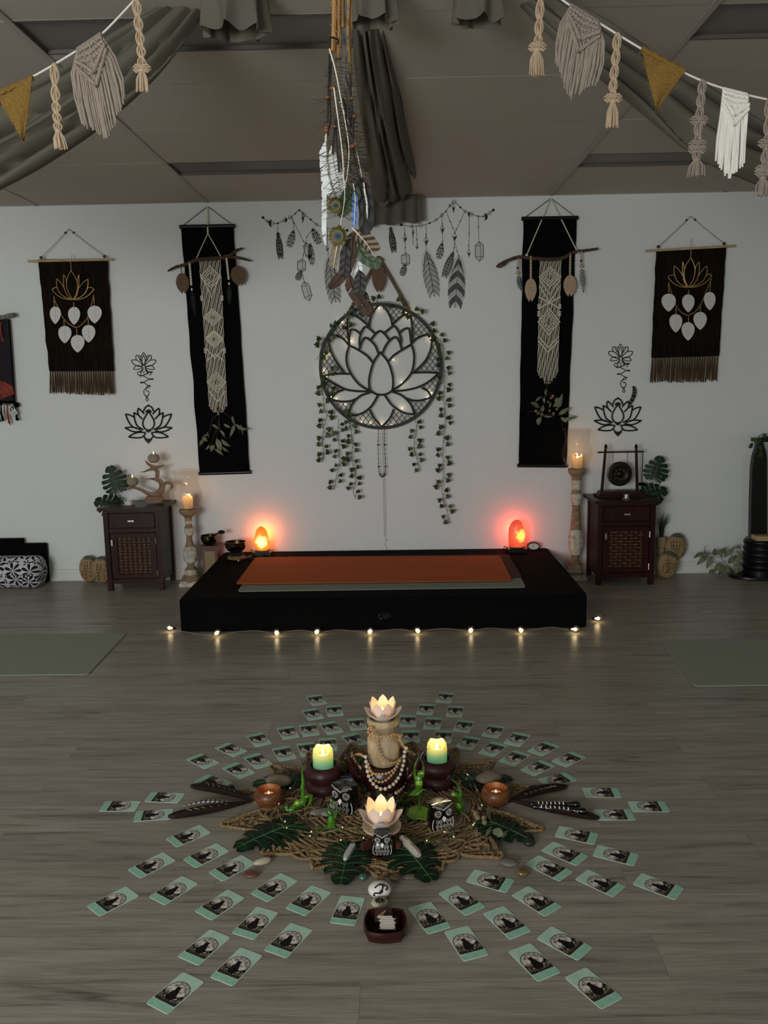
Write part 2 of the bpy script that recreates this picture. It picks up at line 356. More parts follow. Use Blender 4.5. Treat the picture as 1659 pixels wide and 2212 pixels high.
# -------------------------------------------------- fringed burlap hangings with lotus hangers
def fringed(side):
    if side == 'l':
        T = CR(0, 440, 4.1475); c4 = [(345, 500), (962, 492), (1022, 1500), (443, 1503)]; rod = [(250, 516), (1010, 500)]; apex = (617, 228); ends = [(368, 483), (935, 473)]
        fb = [(452, 1705), (1030, 1722)]
    else:
        T = CR(1259, 440, 4.1475); c4 = [(655, 420), (1282, 378), (1218, 1365), (613, 1383)]; rod = [(560, 424), (1365, 378)]; apex = (967, 112); ends = [(675, 385), (1265, 358)]
        fb = [(603, 1610), (1197, 1600)]
    y0 = -.03
    Wc = lambda q, y=y0: W(*T(*q), y)
    who = 'gold lotus and six white leaves over it, beside the ' + ('tall scroll with forked branch' if side == 'l' else 'scroll hanging behind the taller candle pillar')
    t = thing('wall_hanging', 'dark brown fringed burlap hanging ' + ('on the wall above the patterned bolster' if side == 'l' else 'on the wall toward the black tower'), 'wall hanging', Wc(c4[0]), 'fringed burlap wall hangings')
    b = MB(); cloth4(b, *[Wc(q) for q in c4], 14, 30, .006, .008, 1 if side == 'l' else 5, .006); obj('cloth', b, MT['brown_cloth'], t)
    b = MB(); b.tube([Wc(rod[0], y0-.012), Wc(rod[1], y0-.012)], .0085, 10); obj('rod', b, MT['light_wood'], t)
    b = MB(); ap = Wc(apex, -.012)
    for e in ends: b.tube([Wc(e, y0-.024), lerp(Wc(e, y0-.024), ap, .5)+V((0, 0, -.004)), ap], .0022, 5)
    obj('cord', b, MT['taupe_cotton'], t)
    for e in ends:
        for p, r_ in ((Wc(e, y0-.026), .011), (lerp(ap, Wc(e, y0-.024), .13), .008)):
            b = MB(); b.ball(p, r_); obj('bead', b, MT['driftwood'], t)
    b = MB(); a, c = Wc(c4[3]), Wc(c4[2]); d0 = (Wc(fb[0])-a); d1 = (Wc(fb[1])-c)
    rnd = random.Random(4)
    n = 27
    for i in range(n):
        u = (i+.5)/n; p = lerp(a, c, u); d = lerp(d0, d1, u)
        for k in range(3):
            x = V(((k-1)*.0042, -.004-.003*(k % 2), 0)); l = 1-rnd.random()*.12; w = V((rnd.uniform(-.003, .003), 0, 0))
            b.tube([p+x*.6, p+d*.5*l+x+w, p+d*l+x*1.3+w*2], [.0026, .0034, .003], 5)
    obj('fringe', b, MT['brown_fringe'], t)
    # lotus hanger in front of the cloth
    yl = y0-.022
    if side == 'l':
        B = (655, 858); ap_ = [(-19, -257), (-85, -221), (52, -221), (-147, -184), (133, -181), (-187, -86), (187, -92)]
        leaves = [(497, 1000, 50, 78), (665, 1005, 54, 80), (849, 993, 64, 79), (582, 1173, 59, 78), (795, 1165, 60, 78), (697, 1255, 62, 78)]
        arc = [(480, 830), (500, 890), (522, 925), (555, 1005), (600, 1062), (650, 1095), (690, 1108), (740, 1075), (785, 1020), (815, 930), (838, 822)]
        drops = [[(484, 830), (487, 918)], [(658, 880), (661, 925)], [(842, 825), (845, 913)], [(573, 1035), (576, 1095)], [(790, 1028), (793, 1087)], [(686, 1110), (691, 1178)]]
        hook = [(640, 600), (632, 520), (640, 480), (648, 448)]
    else:
        B = (945, 748); ap_ = [(22, -263), (-52, -225), (98, -225), (-127, -190), (167, -190), (-183, -90), (212, -103)]
        leaves = [(768, 887, 64, 80), (944, 893, 56, 80), (1136, 873, 52, 82), (832, 1072, 58, 82), (1050, 1050, 60, 80), (942, 1144, 58, 82)]
        arc = [(768, 700), (780, 760), (795, 800), (830, 905), (870, 960), (920, 993), (950, 998), (1010, 965), (1055, 905), (1100, 800), (1150, 680)]
        drops = [[(768, 700), (770, 805)], [(949, 770), (947, 812)], [(1145, 680), (1138, 795)], [(834, 930), (834, 990)], [(1053, 905), (1053, 968)], [(947, 1000), (947, 1064)]]
        hook = [(967, 480), (970, 420), (965, 340), (975, 312)]
    h = thing('lotus_hanger', 'gold wire lotus mobile with white leaf drops on the burlap hanging, ' + ('near the patterned bolster' if side == 'l' else 'toward the black tower'), 'wall ornament', Wc(hook[-1], -.03), 'lotus hangers on the fringed hangings')
    b = MB()
    def draw(pts, r=.0032): b.tube([Wc((p.x, p.y), yl) for p in pts], r, 6)
    BB = P2(*B)
    pv = {}
    for i, (dx, dy) in enumerate(ap_):
        A = BB+P2(dx, dy)
        if i == 0:
            for q in (-1, 1):
                pv[q] = qb(BB, lerp(BB, A, .5)+P2(q*98, 0), A); draw(pv[q])
        else:
            s = -1 if dx < 0 else 1
            oc = qb(BB, BB+P2(dx*(1.12 if i < 5 else .62), dy*(.14 if i < 5 else -.12)), A)
            draw(oc); m0 = pv[s][6 if i < 5 else 7]
            draw(qb(m0, lerp(m0, A, .5)+P2(-s*(4 if i < 5 else 0), -22 if i < 5 else -26), A, 6)); pv[s] = oc
    obj('wire_lotus', b, MT['gold_wire'], h)
    b = MB(); b.tube([Wc(q, yl) for q in hook], .002, 5); obj('cord', b, MT['beige_cotton'], h)
    b = MB()
    for path, st in [(arc, 15)]+[(d, 14) for d in drops]:
        P = spline([P2(*q) for q in path], 10); acc = 0; last = P[0]
        for p in P:
            acc += (p-last).length; last = p
            if acc >= st: acc = 0; b.ball(Wc((p.x, p.y), yl-.004), .0052, 6, 4)
        b.tube([Wc((p.x, p.y), yl-.002) for p in P], .0015, 4)
    obj('bead_string', b, MT['gold_wire'], h)
    for (x, y, w, hh) in leaves:
        b = MB(); pts = []
        for i in range(32):
            a = 2*PI*(i+.001)/32; t_ = (1-math.cos(a))/2; s_ = 1 if math.sin(a) > 0 else -1
            pts.append(Wc((x+s_*w*2.38*t_**.5*(1-t_)**.8, y-hh+2*hh*t_), yl-.006))
        b.prism(pts, (0, -.003, 0))
        b.tube([Wc((x, y-hh), yl-.011), Wc((x, y+hh*.9), yl-.011)], .0012, 4)
        obj('leaf_drop', b, MT['capiz'], h, ang=30)
fringed('l'); fringed('r')
# -------------------------------------------------- tall black scrolls
def scroll(T, c4, apex, label):
    y0 = -.02
    Wc = lambda q, y=y0: W(*T(*q), y)
    t = thing('scroll_hanging', label, 'wall scroll', Wc(c4[0]), 'tall black scrolls')
    b = MB(); cloth4(b, *[Wc(q) for q in c4], 10, 40, .004, .006, c4[0][0] % 7, .008); obj('cloth', b, MT['black_cloth'], t)
    for nm, a, c in (('top_rod', c4[0], c4[1]), ('bottom_rod', c4[3], c4[2])):
        p, q = Wc(a, y0-.004), Wc(c, y0-.004); d = (q-p).normalized()*.012
        b = MB(); b.tube([p-d, p-d*.8, q+d*.8, q+d], [.009, .014, .014, .009], 12); obj(nm, b, MT['black_satin'], t)
    b = MB(); ap = Wc(apex, -.01)
    for a in (c4[0], c4[1]): b.tube([Wc(a, y0-.004), ap], .0022, 5)
    obj('cord', b, MT['decal_black'], t)
T1 = CR(340, 420, 3.569); T2 = CR(1050, 420, 3.569)
scroll(T1, [(182, 250), (588, 243), (712, 2140), (328, 2152)], (387, 92), 'tall black cloth scroll on the wall behind the forked-branch macrame')
scroll(T2, [(285, 187), (698, 180), (618, 2092), (252, 2090)], (500, 30), 'tall black cloth scroll on the wall behind the taller candle pillar')
def leaf_tassel(mb, top, bot, w, n=14, y=-.05, thick=.006):
    """cotton leaf: pairs of strands fanned from a spine, trimmed to a leaf outline"""
    d = bot-top; L = d.length; dn = d.normalized(); sd = V((0, -1, 0)).cross(dn).normalized()
    mb.tube([top, bot-dn*L*.12], .004, 6)
    for i in range(n):
        u = i/(n-1); c = top+d*(.04+.78*u); ww = w*math.sin(PI*min(.97, .22+.72*u))**.7
        for s in (-1, 1):
            e = c+sd*s*ww+dn*L*(.17)
            m = lerp(c, e, .5)+V((0, -thick*.6, 0))-dn*L*.012
            mb.tube([c, m, e], [L*.022, L*.036, L*.024], 6)
            mb.tube([c+dn*L*.03+V((0, thick*.4, 0)), e*.86+c*.14+dn*L*.05], [L*.02, L*.024], 5)
def twist(mb, a, c, r=.005, turns=4, n=2):
    d = c-a; x = V((1, 0, 0)); y = V((0, 1, 0)); m = int(turns*9)+1
    for k in range(n):
        mb.tube([a+d*(i/m)+x*math.cos(2*PI*turns*i/m+PI*k*2/n)*r*.75+y*math.sin(2*PI*turns*i/m+PI*k*2/n)*r*.75 for i in range(m+1)], r, 6)
def fern(mb, top, bot, w, n=9):
    d = bot-top; dn = d.normalized(); sd = V((0, -1, 0)).cross(dn).normalized()
    mb.tube([top, bot], .0018, 5)
    for i in range(n):
        u = .08+.85*i/(n-1); c = top+d*u; ww = w*math.sin(PI*min(.95, .25+u*.7))
        for s in (-1, 1):
            e = c+sd*s*ww*.75+dn*ww*1.0; p = lerp(c, e, .5); q = (e-c).cross(V((0, 1, 0))).normalized()*ww*.13
            mb.prism([c, p+q, e, p-q], (0, -.0022, 0))
    mb.prism([bot-dn*.01+sd*.005, bot+dn*.012, bot-dn*.01-sd*.005], (0, -.002, 0))
def gum_bunch(name, label, T, segs, leaves, nuts, loc, y0=-.07, flat=False):
    W = (lambda x, y, Y: F(x, y, .014+(y0-Y)*.8)) if flat else globals()['W']
    t = thing(name, label, 'dried leaves', loc)
    b = MB()
    for s in segs:
        P = spline([P2(*q) for q in s], 6); b.tube([W(*T(p.x, p.y), y0-.01*math.sin(i)) for i, p in enumerate(P)], [.0026*(1-.6*i/len(P)) for i in range(len(P))], 5)
    obj('stem', b, MT['driftwood'], t)
    b = MB(); rnd = random.Random(2)
    for (x0, y0_, x1, y1, w) in leaves:
        a, c = P2(x0, y0_), P2(x1, y1); d = c-a; nn = P2(-d.y, d.x).normalized(); bow = rnd.uniform(-.12, .12)*d.length; n = 7
        yy = y0-rnd.uniform(.0, .03); tw = rnd.uniform(-.02, .02)
        L_, R_ = [], []
        for i in range(n+1):
            u = i/n; c0 = a+d*u+nn*bow*math.sin(PI*u); ww = w*math.sin(PI*u**.8)
            dy = -.02*math.sin(PI*u)
            L_.append(W(*T(*(c0+nn*ww)[:2]), yy+dy+tw*u)); R_.append(W(*T(*(c0-nn*ww)[:2]), yy+dy-tw*u-.003))
        for i in range(n):
            q = [L_[i], L_[i+1], R_[i+1], R_[i]]
            b.prism(q, (0, .0016, 0))
    obj('leaves', b, MT['gum_leaf'], t)
    if nuts:
        for (x, y, r) in nuts:
            b = MB(); b.ball(W(*T(x, y), y0-.02), r, 8, 6); obj('gum_nut', b, MT['gum_nut'], t)
    return t
def macrame(t, T, c4, rows, vbot, N, seed, y0=-.055):
    """knotted panel: vertical cords, diamonds and chevrons of heavier knots, cut to a V at the bottom"""
    rnd = random.Random(seed); tl, tr, br, bl = [P2(*q) for q in c4]; yt, yb = tl.y, bl.y
    def at(u, y):
        v = (y-yt)/(yb-yt); p = lerp(lerp(tl, tr, u), lerp(bl, br, u), v); return p
    G = lambda u, y, dy=0: W(*T(at(u, y).x, y), y0+dy)
    b = MB()
    for i in range(N):
        u = (i+.5)/N; end = yb+(vbot-yb)*(1-abs(2*u-1))+rnd.uniform(-14, 14)
        P = []; y = yt
        while y < end:
            j = .012*math.sin(y*.06+i*2.1)+rnd.uniform(-.006, .006); P.append(G(min(1, max(0, u+j)), y, rnd.uniform(-.003, .003))); y += 22
        b.tube(P, .0025, 5)
    obj('cords', b, MT['cream_cotton'], t)
    b = MB()
    for kind, ya, yc, hw in rows:
        if kind == 'D':
            ym = (ya+yc)/2
            for f, rr in ((1.0, .0052), (.72, .0042), (.45, .0035)):
                pts = [(.5, ym-(ym-ya)*f), (.5+hw*f, ym), (.5, ym+(yc-ym)*f), (.5-hw*f, ym)]
                if f < .8: pass
                P = []
                for a, c in zip(pts, pts[1:]+pts[:1]):
                    for k in range(7): P.append(G(lerp(a[0], c[0], k/7), lerp(a[1], c[1], k/7), -.007))
                for p in P: b.ball(p, rr*1.25, 6, 4)
                b.tube(P, rr*.8, 5, closed=True)
        if kind in 'VA':
            m = 1 if kind == 'V' else -1
            P = [G(u_, (ya if m > 0 else yc)+m*(yc-ya)*(1-abs(2*u_-1)), -.007) for u_ in [.5-hw+2*hw*k/16 for k in range(17)]]
            for p in P: b.ball(p, .006, 6, 4)
            b.tube(P, .004, 5)
        if kind == 'K':
            for u_ in (.02, .98):
                for k in range(3): b.ball(G(u_, ya+k*14, -.006), (.012, .007, .006), 8, 5)
        if kind == 'X':
            for s in (0, 1): b.tube([G(abs(s-k/10), lerp(ya, yc, k/10), -.008) for k in range(11)], .0055, 6)
        if kind == 'H':
            for k in range(24): b.ball(G((k+.5)/24, ya, -.004), (.005, .006, .009), 6, 4)
    obj('knots', b, MT['cream_cotton'], t)
# forked branch macrame (near the Om holder)
t = thing('macrame_hanging', 'long cream macrame panel on a forked driftwood branch with brown leaf tassels', 'macrame', W(*T1(400, 490), -.05))
b = MB()
def branch(b, T, path, rad, y=-.06, seed=0):
    P = spline([P2(*q) for q in path], 5); n = len(P)
    b.tube([W(*T(p.x, p.y), y+.006*noise.noise(V((i*.7, seed, 0))))+V((0, 0, .004*noise.noise(V((i*.9, seed, 5))))) for i, p in enumerate(P)], [lerp(rad[0], rad[1], abs(2*(i/(n-1))-1)**1.5)*(1+.25*noise.noise(V((i, seed, 2)))) for i in range(n)], 9)
branch(b, T1, [(80, 592), (130, 565), (245, 530), (300, 505), (400, 497), (490, 492), (560, 470), (612, 430), (662, 415)], (.015, .006), seed=1)
branch(b, T1, [(500, 492), (560, 483), (640, 492), (722, 513)], (.010, .006), seed=4)
obj('branch', b, MT['driftwood'], t)
b = MB(); b.tube([W(*T1(387, 92), -.012), W(*T1(386, 200), -.025), W(*T1(389, 300), -.035)], .0065, 7)
for q in ((302, 490), (495, 490)): b.tube([W(*T1(389, 300), -.035), W(*T1(*q), -.06)], .0038, 6)
obj('hanging_cord', b, MT['cream_cotton'], t)
macrame(t, T1, [(318, 492), (488, 490), (540, 1630), (397, 1645)], [('H', 502, 0, 0), ('D', 552, 722, .46), ('V', 600, 790, .45), ('K', 785, 0, 0), ('D', 885, 1010, .42), ('A', 1050, 1120, .4), ('D', 1060, 1180, .40), ('K', 1190, 0, 0), ('V', 1180, 1260, .4), ('A', 1230, 1290, .4), ('D', 1368, 1525, .48), ('V', 1500, 1600, .4)], 1712, 16, 3)
for (a, c, w) in (((186, 600), (203, 760), 50), ((610, 545), (640, 700), 58)):
    b = MB(); leaf_tassel(b, W(*T1(*a), -.065), W(*T1(*c), -.065), w/3.569/300); b.tube([W(*T1(a[0]-6, a[1]-60), -.065), W(*T1(*a), -.065)], .004, 6); obj('leaf_tassel', b, MT['brown_cotton'], t)
for (a, m, c) in (((247, 520), (262, 700), (290, 925)), ((530, 470), (550, 655), (555, 835))):
    b = MB(); twist(b, W(*T1(*a), -.065), W(*T1(*m), -.065), .0048, 4); b.ball(W(*T1(m[0]+3, m[1]+32), -.065), (.007, .007, .011)); obj('twisted_cord', b, MT['cream_cotton'], t)
    b = MB(); fern(b, W(*T1(m[0]+3, m[1]+40), -.065), W(*T1(*c), -.065), .026, 8); obj('fern_tassel', b, MT['fern'], t)
# second macrame over the other scroll
t = thing('macrame_hanging', 'shorter cream macrame panel on a wavy dark branch with beige leaf tassels', 'macrame', W(*T2(500, 490), -.05))
b = MB(); branch(b, T2, [(82, 560), (110, 535), (190, 500), (260, 482), (330, 490), (420, 497), (520, 500), (600, 487), (650, 455), (700, 440), (780, 430), (862, 418)], (.0135, .008), seed=7)
branch(b, T2, [(95, 566), (130, 548), (165, 520)], (.006, .004), seed=9)
obj('branch', b, MT['driftwood'], t)
b = MB()
for q in ((312, 470), (705, 445)): b.tube([W(*T2(500, 30), -.012), W(*T2(*q), -.06)], .004, 6); b.ball(W(*T2(*q), -.06), .011)
obj('hanging_cord', b, MT['cream_cotton'], t)
macrame(t, T2, [(413, 492), (583, 490), (556, 1375), (393, 1380)], [('H', 502, 0, 0), ('D', 560, 712, .48), ('V', 650, 770, .46), ('V', 700, 830, .46), ('X', 790, 880, .46), ('K', 850, 0, 0), ('K', 905, 0, 0), ('D', 882, 1082, .49), ('V', 1090, 1180, .46), ('V', 1125, 1215, .46)], 1492, 17, 8)
for (a, m, c, w) in (((345, 475), (345, 640), (343, 822), 44), ((650, 455), (647, 615), (645, 783), 48)):
    b = MB(); twist(b, W(*T2(*a), -.065), W(*T2(*m), -.065), .005, 3.5); obj('twisted_cord', b, MT['beige_cotton'], t)
    b = MB(); leaf_tassel(b, W(*T2(*m), -.065), W(*T2(*c), -.065), w/3.569/300); obj('leaf_tassel', b, MT['beige_cotton'], t)
for (a, m, c) in (((250, 480), (243, 605), (270, 735)), ((735, 430), (732, 550), (750, 750))):
    b = MB(); b.tube([W(*T2(*a), -.065), W(*T2(*m), -.065)], .005, 6); b.ball(W(*T2(*m), -.065), (.012, .01, .014)); obj('short_cord', b, MT['beige_cotton'], t)
    b = MB(); b.ball(W(*T2(m[0], m[1]-38), -.067), .008); obj('bead', b, MT['wick'], t)
    b = MB(); fern(b, W(*T2(m[0]+3, m[1]+10), -.065), W(*T2(*c), -.065), .03, 9); obj('fern_tassel', b, MT['fern'], t)
gum_bunch('eucalyptus_sprig', 'dried gum leaf sprig hanging below the forked-branch macrame panel', T1,
    [[(470, 1600), (455, 1700), (420, 1740), (395, 1850), (350, 1890), (330, 1930)], [(470, 1640), (475, 1760), (450, 1900), (440, 1960)], [(480, 1660), (540, 1700), (600, 1760), (690, 1815)], [(470, 1740), (500, 1850), (540, 1890)], [(600, 1760), (640, 1850)], [(475, 1760), (420, 1900), (380, 1960)]],
    [(430, 1780, 490, 1800, 9), (420, 1775, 470, 1815, 10), (510, 1770, 572, 1800, 11), (575, 1705, 600, 1790, 10), (600, 1760, 555, 1880, 13), (600, 1770, 705, 1812, 13), (640, 1770, 660, 1855, 9), (478, 1815, 520, 1885, 10), (345, 1870, 385, 1905, 16), (355, 1885, 322, 1945, 14), (455, 1880, 490, 2000, 22), (490, 1885, 575, 1942, 14), (440, 1930, 412, 1985, 18), (500, 1945, 555, 1985, 9), (440, 1960, 510, 2015, 12), (400, 1930, 370, 1970, 8), (400, 1850, 350, 1860, 6), (385, 1830, 402, 1878, 6), (620, 1790, 655, 1820, 10)], [], W(*T1(470, 1700), -.07))
gum_bunch('eucalyptus_sprig', 'dried gum leaf sprig with round nuts below the shorter macrame panel', T2,
    [[(465, 1390), (465, 1520), (440, 1620), (400, 1640)], [(465, 1440), (550, 1455)], [(470, 1500), (510, 1560), (560, 1640), (585, 1700), (590, 1830)], [(560, 1680), (650, 1700), (700, 1712)], [(440, 1650), (360, 1620), (340, 1600)], [(430, 1660), (320, 1680)], [(430, 1700), (530, 1690)]],
    [(462, 1500, 468, 1560, 10), (380, 1600, 440, 1555, 9), (445, 1560, 455, 1615, 10), (360, 1600, 415, 1650, 16), (500, 1600, 485, 1650, 8), (515, 1640, 590, 1530, 20), (430, 1680, 445, 1620, 14), (400, 1780, 430, 1710, 18), (560, 1700, 655, 1640, 16), (590, 1740, 700, 1712, 14), (575, 1720, 625, 1760, 14), (440, 1705, 530, 1702, 8), (540, 1640, 590, 1600, 12), (385, 1700, 420, 1660, 8), (345, 1600, 380, 1640, 6)],
    [(515, 1555, .012), (500, 1570, .010), (545, 1575, .011), (540, 1590, .012), (385, 1670, .012), (430, 1695, .012), (490, 1668, .010), (520, 1690, .011), (545, 1655, .010), (480, 1600, .009)], W(*T2(465, 1500), -.07))
# ================================================================== centre: round lotus screen, ivy, ropes
T4 = CR(640, 620, 3.813)
def Wr(x, y, Y=-.03): return W(*T4(x, y), Y)
def untilt(x, y): return x, y
m_('screen_wood', '#23292b', 0.6, var=0.2)
m_('screen_rim', '#2b3235', 0.6, var=0.2, scale=(10, 10, 10))
YS = -.045
ring = thing('lotus_screen', 'round dark wooden screen with cut-out lotus and lattice, lit from behind', 'wall decoration', Wr(697, 651, YS))
cx, cy, rx, ry = 696.0, 651.0, 497.0, 510.0
def ringpt(a, k=1.0): return (cx+rx*k*math.cos(a), cy+ry*k*math.sin(a))
b = MB(); n = 96; prof = []
for i in range(n):
    a = 2*PI*i/n; p = Wr(*ringpt(a, .972), YS); q = Wr(*ringpt(a, 1.025), YS); prof.append((p, q))
vs = []
for p, q in prof: vs += [p+V((0, -.007, 0)), q+V((0, -.007, 0)), q+V((0, .007, 0)), p+V((0, .007, 0))]
b.add(vs, [(i*4+k, i*4+(k+1) % 4, ((i+1) % n)*4+(k+1) % 4, ((i+1) % n)*4+k) for i in range(n) for k in range(4)])
obj('rim', b, MT['screen_rim'], ring)
S = [  # one stroke each, points in the magnified picture
 [(690, 535), (635, 620), (603, 730), (598, 800), (608, 850), (650, 880), (697, 888), (745, 880), (788, 850), (797, 790), (790, 720), (757, 620), (690, 535)],
 [(605, 857), (520, 805), (455, 725), (417, 640), (413, 560), (437, 480)], [(437, 480), (520, 525), (585, 570), (628, 622)],
 [(790, 852), (880, 790), (945, 710), (968, 620), (967, 540), (946, 472)], [(946, 472), (870, 518), (800, 565), (757, 615)],
 [(517, 520), (535, 460), (565, 417), (610, 440), (650, 485), (676, 548)], [(867, 515), (850, 455), (815, 412), (770, 440), (735, 485), (708, 545)],
 [(608, 442), (645, 392), (688, 362), (735, 395), (765, 438)],
 [(520, 490), (520, 430), (535, 370), (568, 327), (610, 350), (650, 388)], [(857, 485), (860, 430), (842, 370), (806, 322), (765, 345), (722, 382)],
 [(437, 480), (438, 410), (450, 352), (490, 358), (527, 388)], [(946, 470), (938, 400), (925, 342), (885, 348), (850, 378)],
 [(683, 145), (640, 195), (608, 260), (597, 325)], [(702, 145), (745, 195), (775, 250), (790, 308)],
 [(425, 200), (420, 300), (424, 400), (437, 480)], [(425, 215), (500, 245), (560, 290), (605, 335)],
 [(935, 200), (950, 290), (955, 390), (946, 470)], [(935, 212), (870, 240), (825, 275), (785, 318)],
 [(260, 395), (330, 400), (390, 430), (430, 478)], [(260, 395), (275, 500), (325, 610), (395, 708)],
 [(1118, 385), (1050, 398), (990, 425), (950, 465)], [(1118, 385), (1110, 500), (1060, 610), (965, 705)],
 [(215, 735), (320, 715), (440, 716)], [(215, 735), (300, 790), (400, 842), (500, 858), (605, 860)],
 [(1175, 708), (1070, 703), (950, 707)], [(1175, 708), (1090, 780), (1000, 825), (900, 850), (795, 857)],
 [(285, 925), (330, 870), (390, 845)], [(285, 925), (370, 943), (450, 938), (490, 920)],
 [(1112, 908), (1085, 860), (1030, 828)], [(1112, 908), (1030, 933), (960, 935), (905, 918)],
 [(425, 1062), (455, 970), (520, 900), (608, 868)], [(425, 1062), (530, 1045), (615, 985), (672, 892)],
 [(975, 1050), (940, 965), (870, 895), (790, 862)], [(975, 1050), (890, 1038), (790, 975), (725, 888)],
 [(604, 1010), (640, 1080), (706, 1150)], [(802, 1005), (770, 1080), (706, 1150)]]
b = MB()
for i, s in enumerate(S):
    P = spline([P2(*q) for q in s], 5)
    b.tube([Wr(p.x, p.y, YS) for p in P], .0075, 6)
obj('lotus_tracery', b, MT['screen_wood'], ring)
def hatch(mb, poly, sp, ang, r, Y):
    d = V((math.cos(ang), math.sin(ang), 0)); nn = V((-d.y, d.x, 0)); P = [P2(*q) for q in poly]
    lo = min(p.dot(nn) for p in P); hi = max(p.dot(nn) for p in P); k = math.ceil(lo/sp)*sp
    while k < hi:
        xs = []
        for p, q in zip(P, P[1:]+P[:1]):
            a, c = p.dot(nn)-k, q.dot(nn)-k
            if (a < 0) != (c < 0): xs.append((p+(q-p)*(a/(a-c))).dot(d))
        xs.sort()
        for u, v in zip(xs[::2], xs[1::2]):
            if v-u > 6:
                A, B = nn*k+d*u, nn*k+d*v
                mb.tube([Wr(A.x, A.y, Y), Wr(B.x, B.y, Y)], r, 4)
        k += sp
def arc(a0, a1, n=8): return [ringpt(math.radians(lerp(a0, a1, i/n)), .98) for i in range(n+1)]
R_ = [arc(-97, -120)+[(425, 215), (500, 245), (560, 290), (597, 325), (608, 260), (640, 195)],
      arc(-85, -64)+[(935, 212), (870, 240), (825, 275), (788, 312), (775, 250), (745, 195)],
      arc(-124, -148)+[(330, 400), (390, 430), (430, 478), (424, 400), (420, 300)],
      arc(-58, -33)+[(1050, 398), (990, 425), (946, 470), (955, 390), (950, 290)],
      arc(-149, -190)+[(320, 715), (395, 708), (325, 610), (275, 500)],
      arc(-31, 7)+[(1070, 703), (965, 705), (1060, 610), (1110, 500)],
      arc(172, 149)+[(330, 870), (390, 845), (300, 790)],
      arc(9, 31)+[(1085, 860), (1030, 828), (1090, 780)],
      arc(146, 127)+[(455, 970), (490, 920), (450, 938), (370, 943)],
      arc(34, 54)+[(940, 965), (905, 918), (960, 935), (1030, 933)],
      arc(122, 92)+[(640, 1080), (604, 1010), (560, 1035)],
      arc(58, 88)+[(770, 1080), (802, 1005), (850, 1030)]]
for p in R_:
    b = MB(); hatch(b, p, 36, math.radians(52), .0032, YS); hatch(b, p, 36, math.radians(128), .0032, YS)
    obj('lattice_panel', b, MT['screen_wood'], ring)
m_('fairy', '#fff0d0', 0.4, emis=(1.0, .80, .50), es=14.0)
fl = [(680, 172), (905, 215), (940, 230), (375, 290), (430, 440), (455, 445), (1110, 420), (1130, 440), (225, 690), (250, 735), (290, 905), (400, 965), (540, 1110), (610, 1120), (700, 1130), (790, 1130), (870, 1000), (1080, 910), (870, 790), (800, 600), (1110, 870), (330, 920), (250, 560)]
for i, (x, y) in enumerate(fl):
    b = MB(); b.ball(Wr(x, y, -.02), .0035, 6, 4); obj('fairy_light', b, MT['fairy'], ring)
    if i % 2 == 0 or i < 6: point('fairy_glow', Wr(x, y, -.026), 0.014, (1, .74, .42), .006, ring)
b = MB()  # battery lead
P = [Wr(*q, -.02) for q in [(705, 1165), (712, 1400), (716, 1700), (722, 1950), (724, 2062)]]; b.tube(spline(P, 4), .0013, 4)
P = [Wr(*q, -.02) for q in [(712, 1165), (722, 1400), (730, 1700), (734, 1950), (730, 2062)]]; b.tube(spline(P, 4), .0013, 4)
P = [Wr(*q, -.02) for q in [(727, 2100), (732, 2125), (740, 2150), (747, 2165)]]; b.tube(spline(P, 4), .0013, 4)
obj('wire', b, MT['taupe_cotton'], ring)
b = MB(); b.box(Wr(725, 2082, -.012), (.028, .016, .018)); obj('wire_plug', b, MT['white_trim'], ring)
# rope the screen hangs from
b = MB(); twist(b, W(*CR(540, 420, 2.86)(795, 385), -.03), W(*CR(540, 420, 2.86)(603, 745), -.06), .008, 13)
twist(b, W(*CR(540, 420, 2.86)(795, 385), -.03), W(*CR(540, 420, 2.86)(1000, 745), -.06), .008, 13)
obj('hanging_rope', b, MT['brown_cotton'], ring)
T3 = CR(540, 420, 2.86)
t = thing('leaf_ornament', 'brown cotton leaf ornament hanging at the top of the rope of the round screen', 'wall ornament', W(*T3(793, 430), -.06))
b = MB(); leaf_tassel(b, W(*T3(795, 425), -.06), W(*T3(797, 600), -.06), .048, 16); obj('leaf', b, MT['brown_cotton'], t)
b = MB(); b.tube([W(*T3(760, 400), -.05), W(*T3(795, 385), -.05), W(*T3(825, 405), -.05)], .006, 6); b.tube([W(*T3(793, 395), -.052), W(*T3(795, 425), -.06)], .004, 6); obj('loop', b, MT['brown_cotton'], t)
# necklace of small black beads under the screen
P = spline([Wr(*q, -.05) for q in [(676, 1150), (674, 1300), (678, 1480), (690, 1545), (707, 1562), (725, 1545), (736, 1480), (728, 1300), (728, 1150)]], 10)
b = MB(); b.tube(P, .0018, 5)
for i, p in enumerate(P):
    if i % 2 == 0: b.ball(p, .0042 if i % 10 else .0075, 6, 4)
one('bead_necklace', b, MT['decal_black'], 'long thin necklace of black beads hanging below the round lotus screen', 'necklace', Wr(700, 1150, -.05))
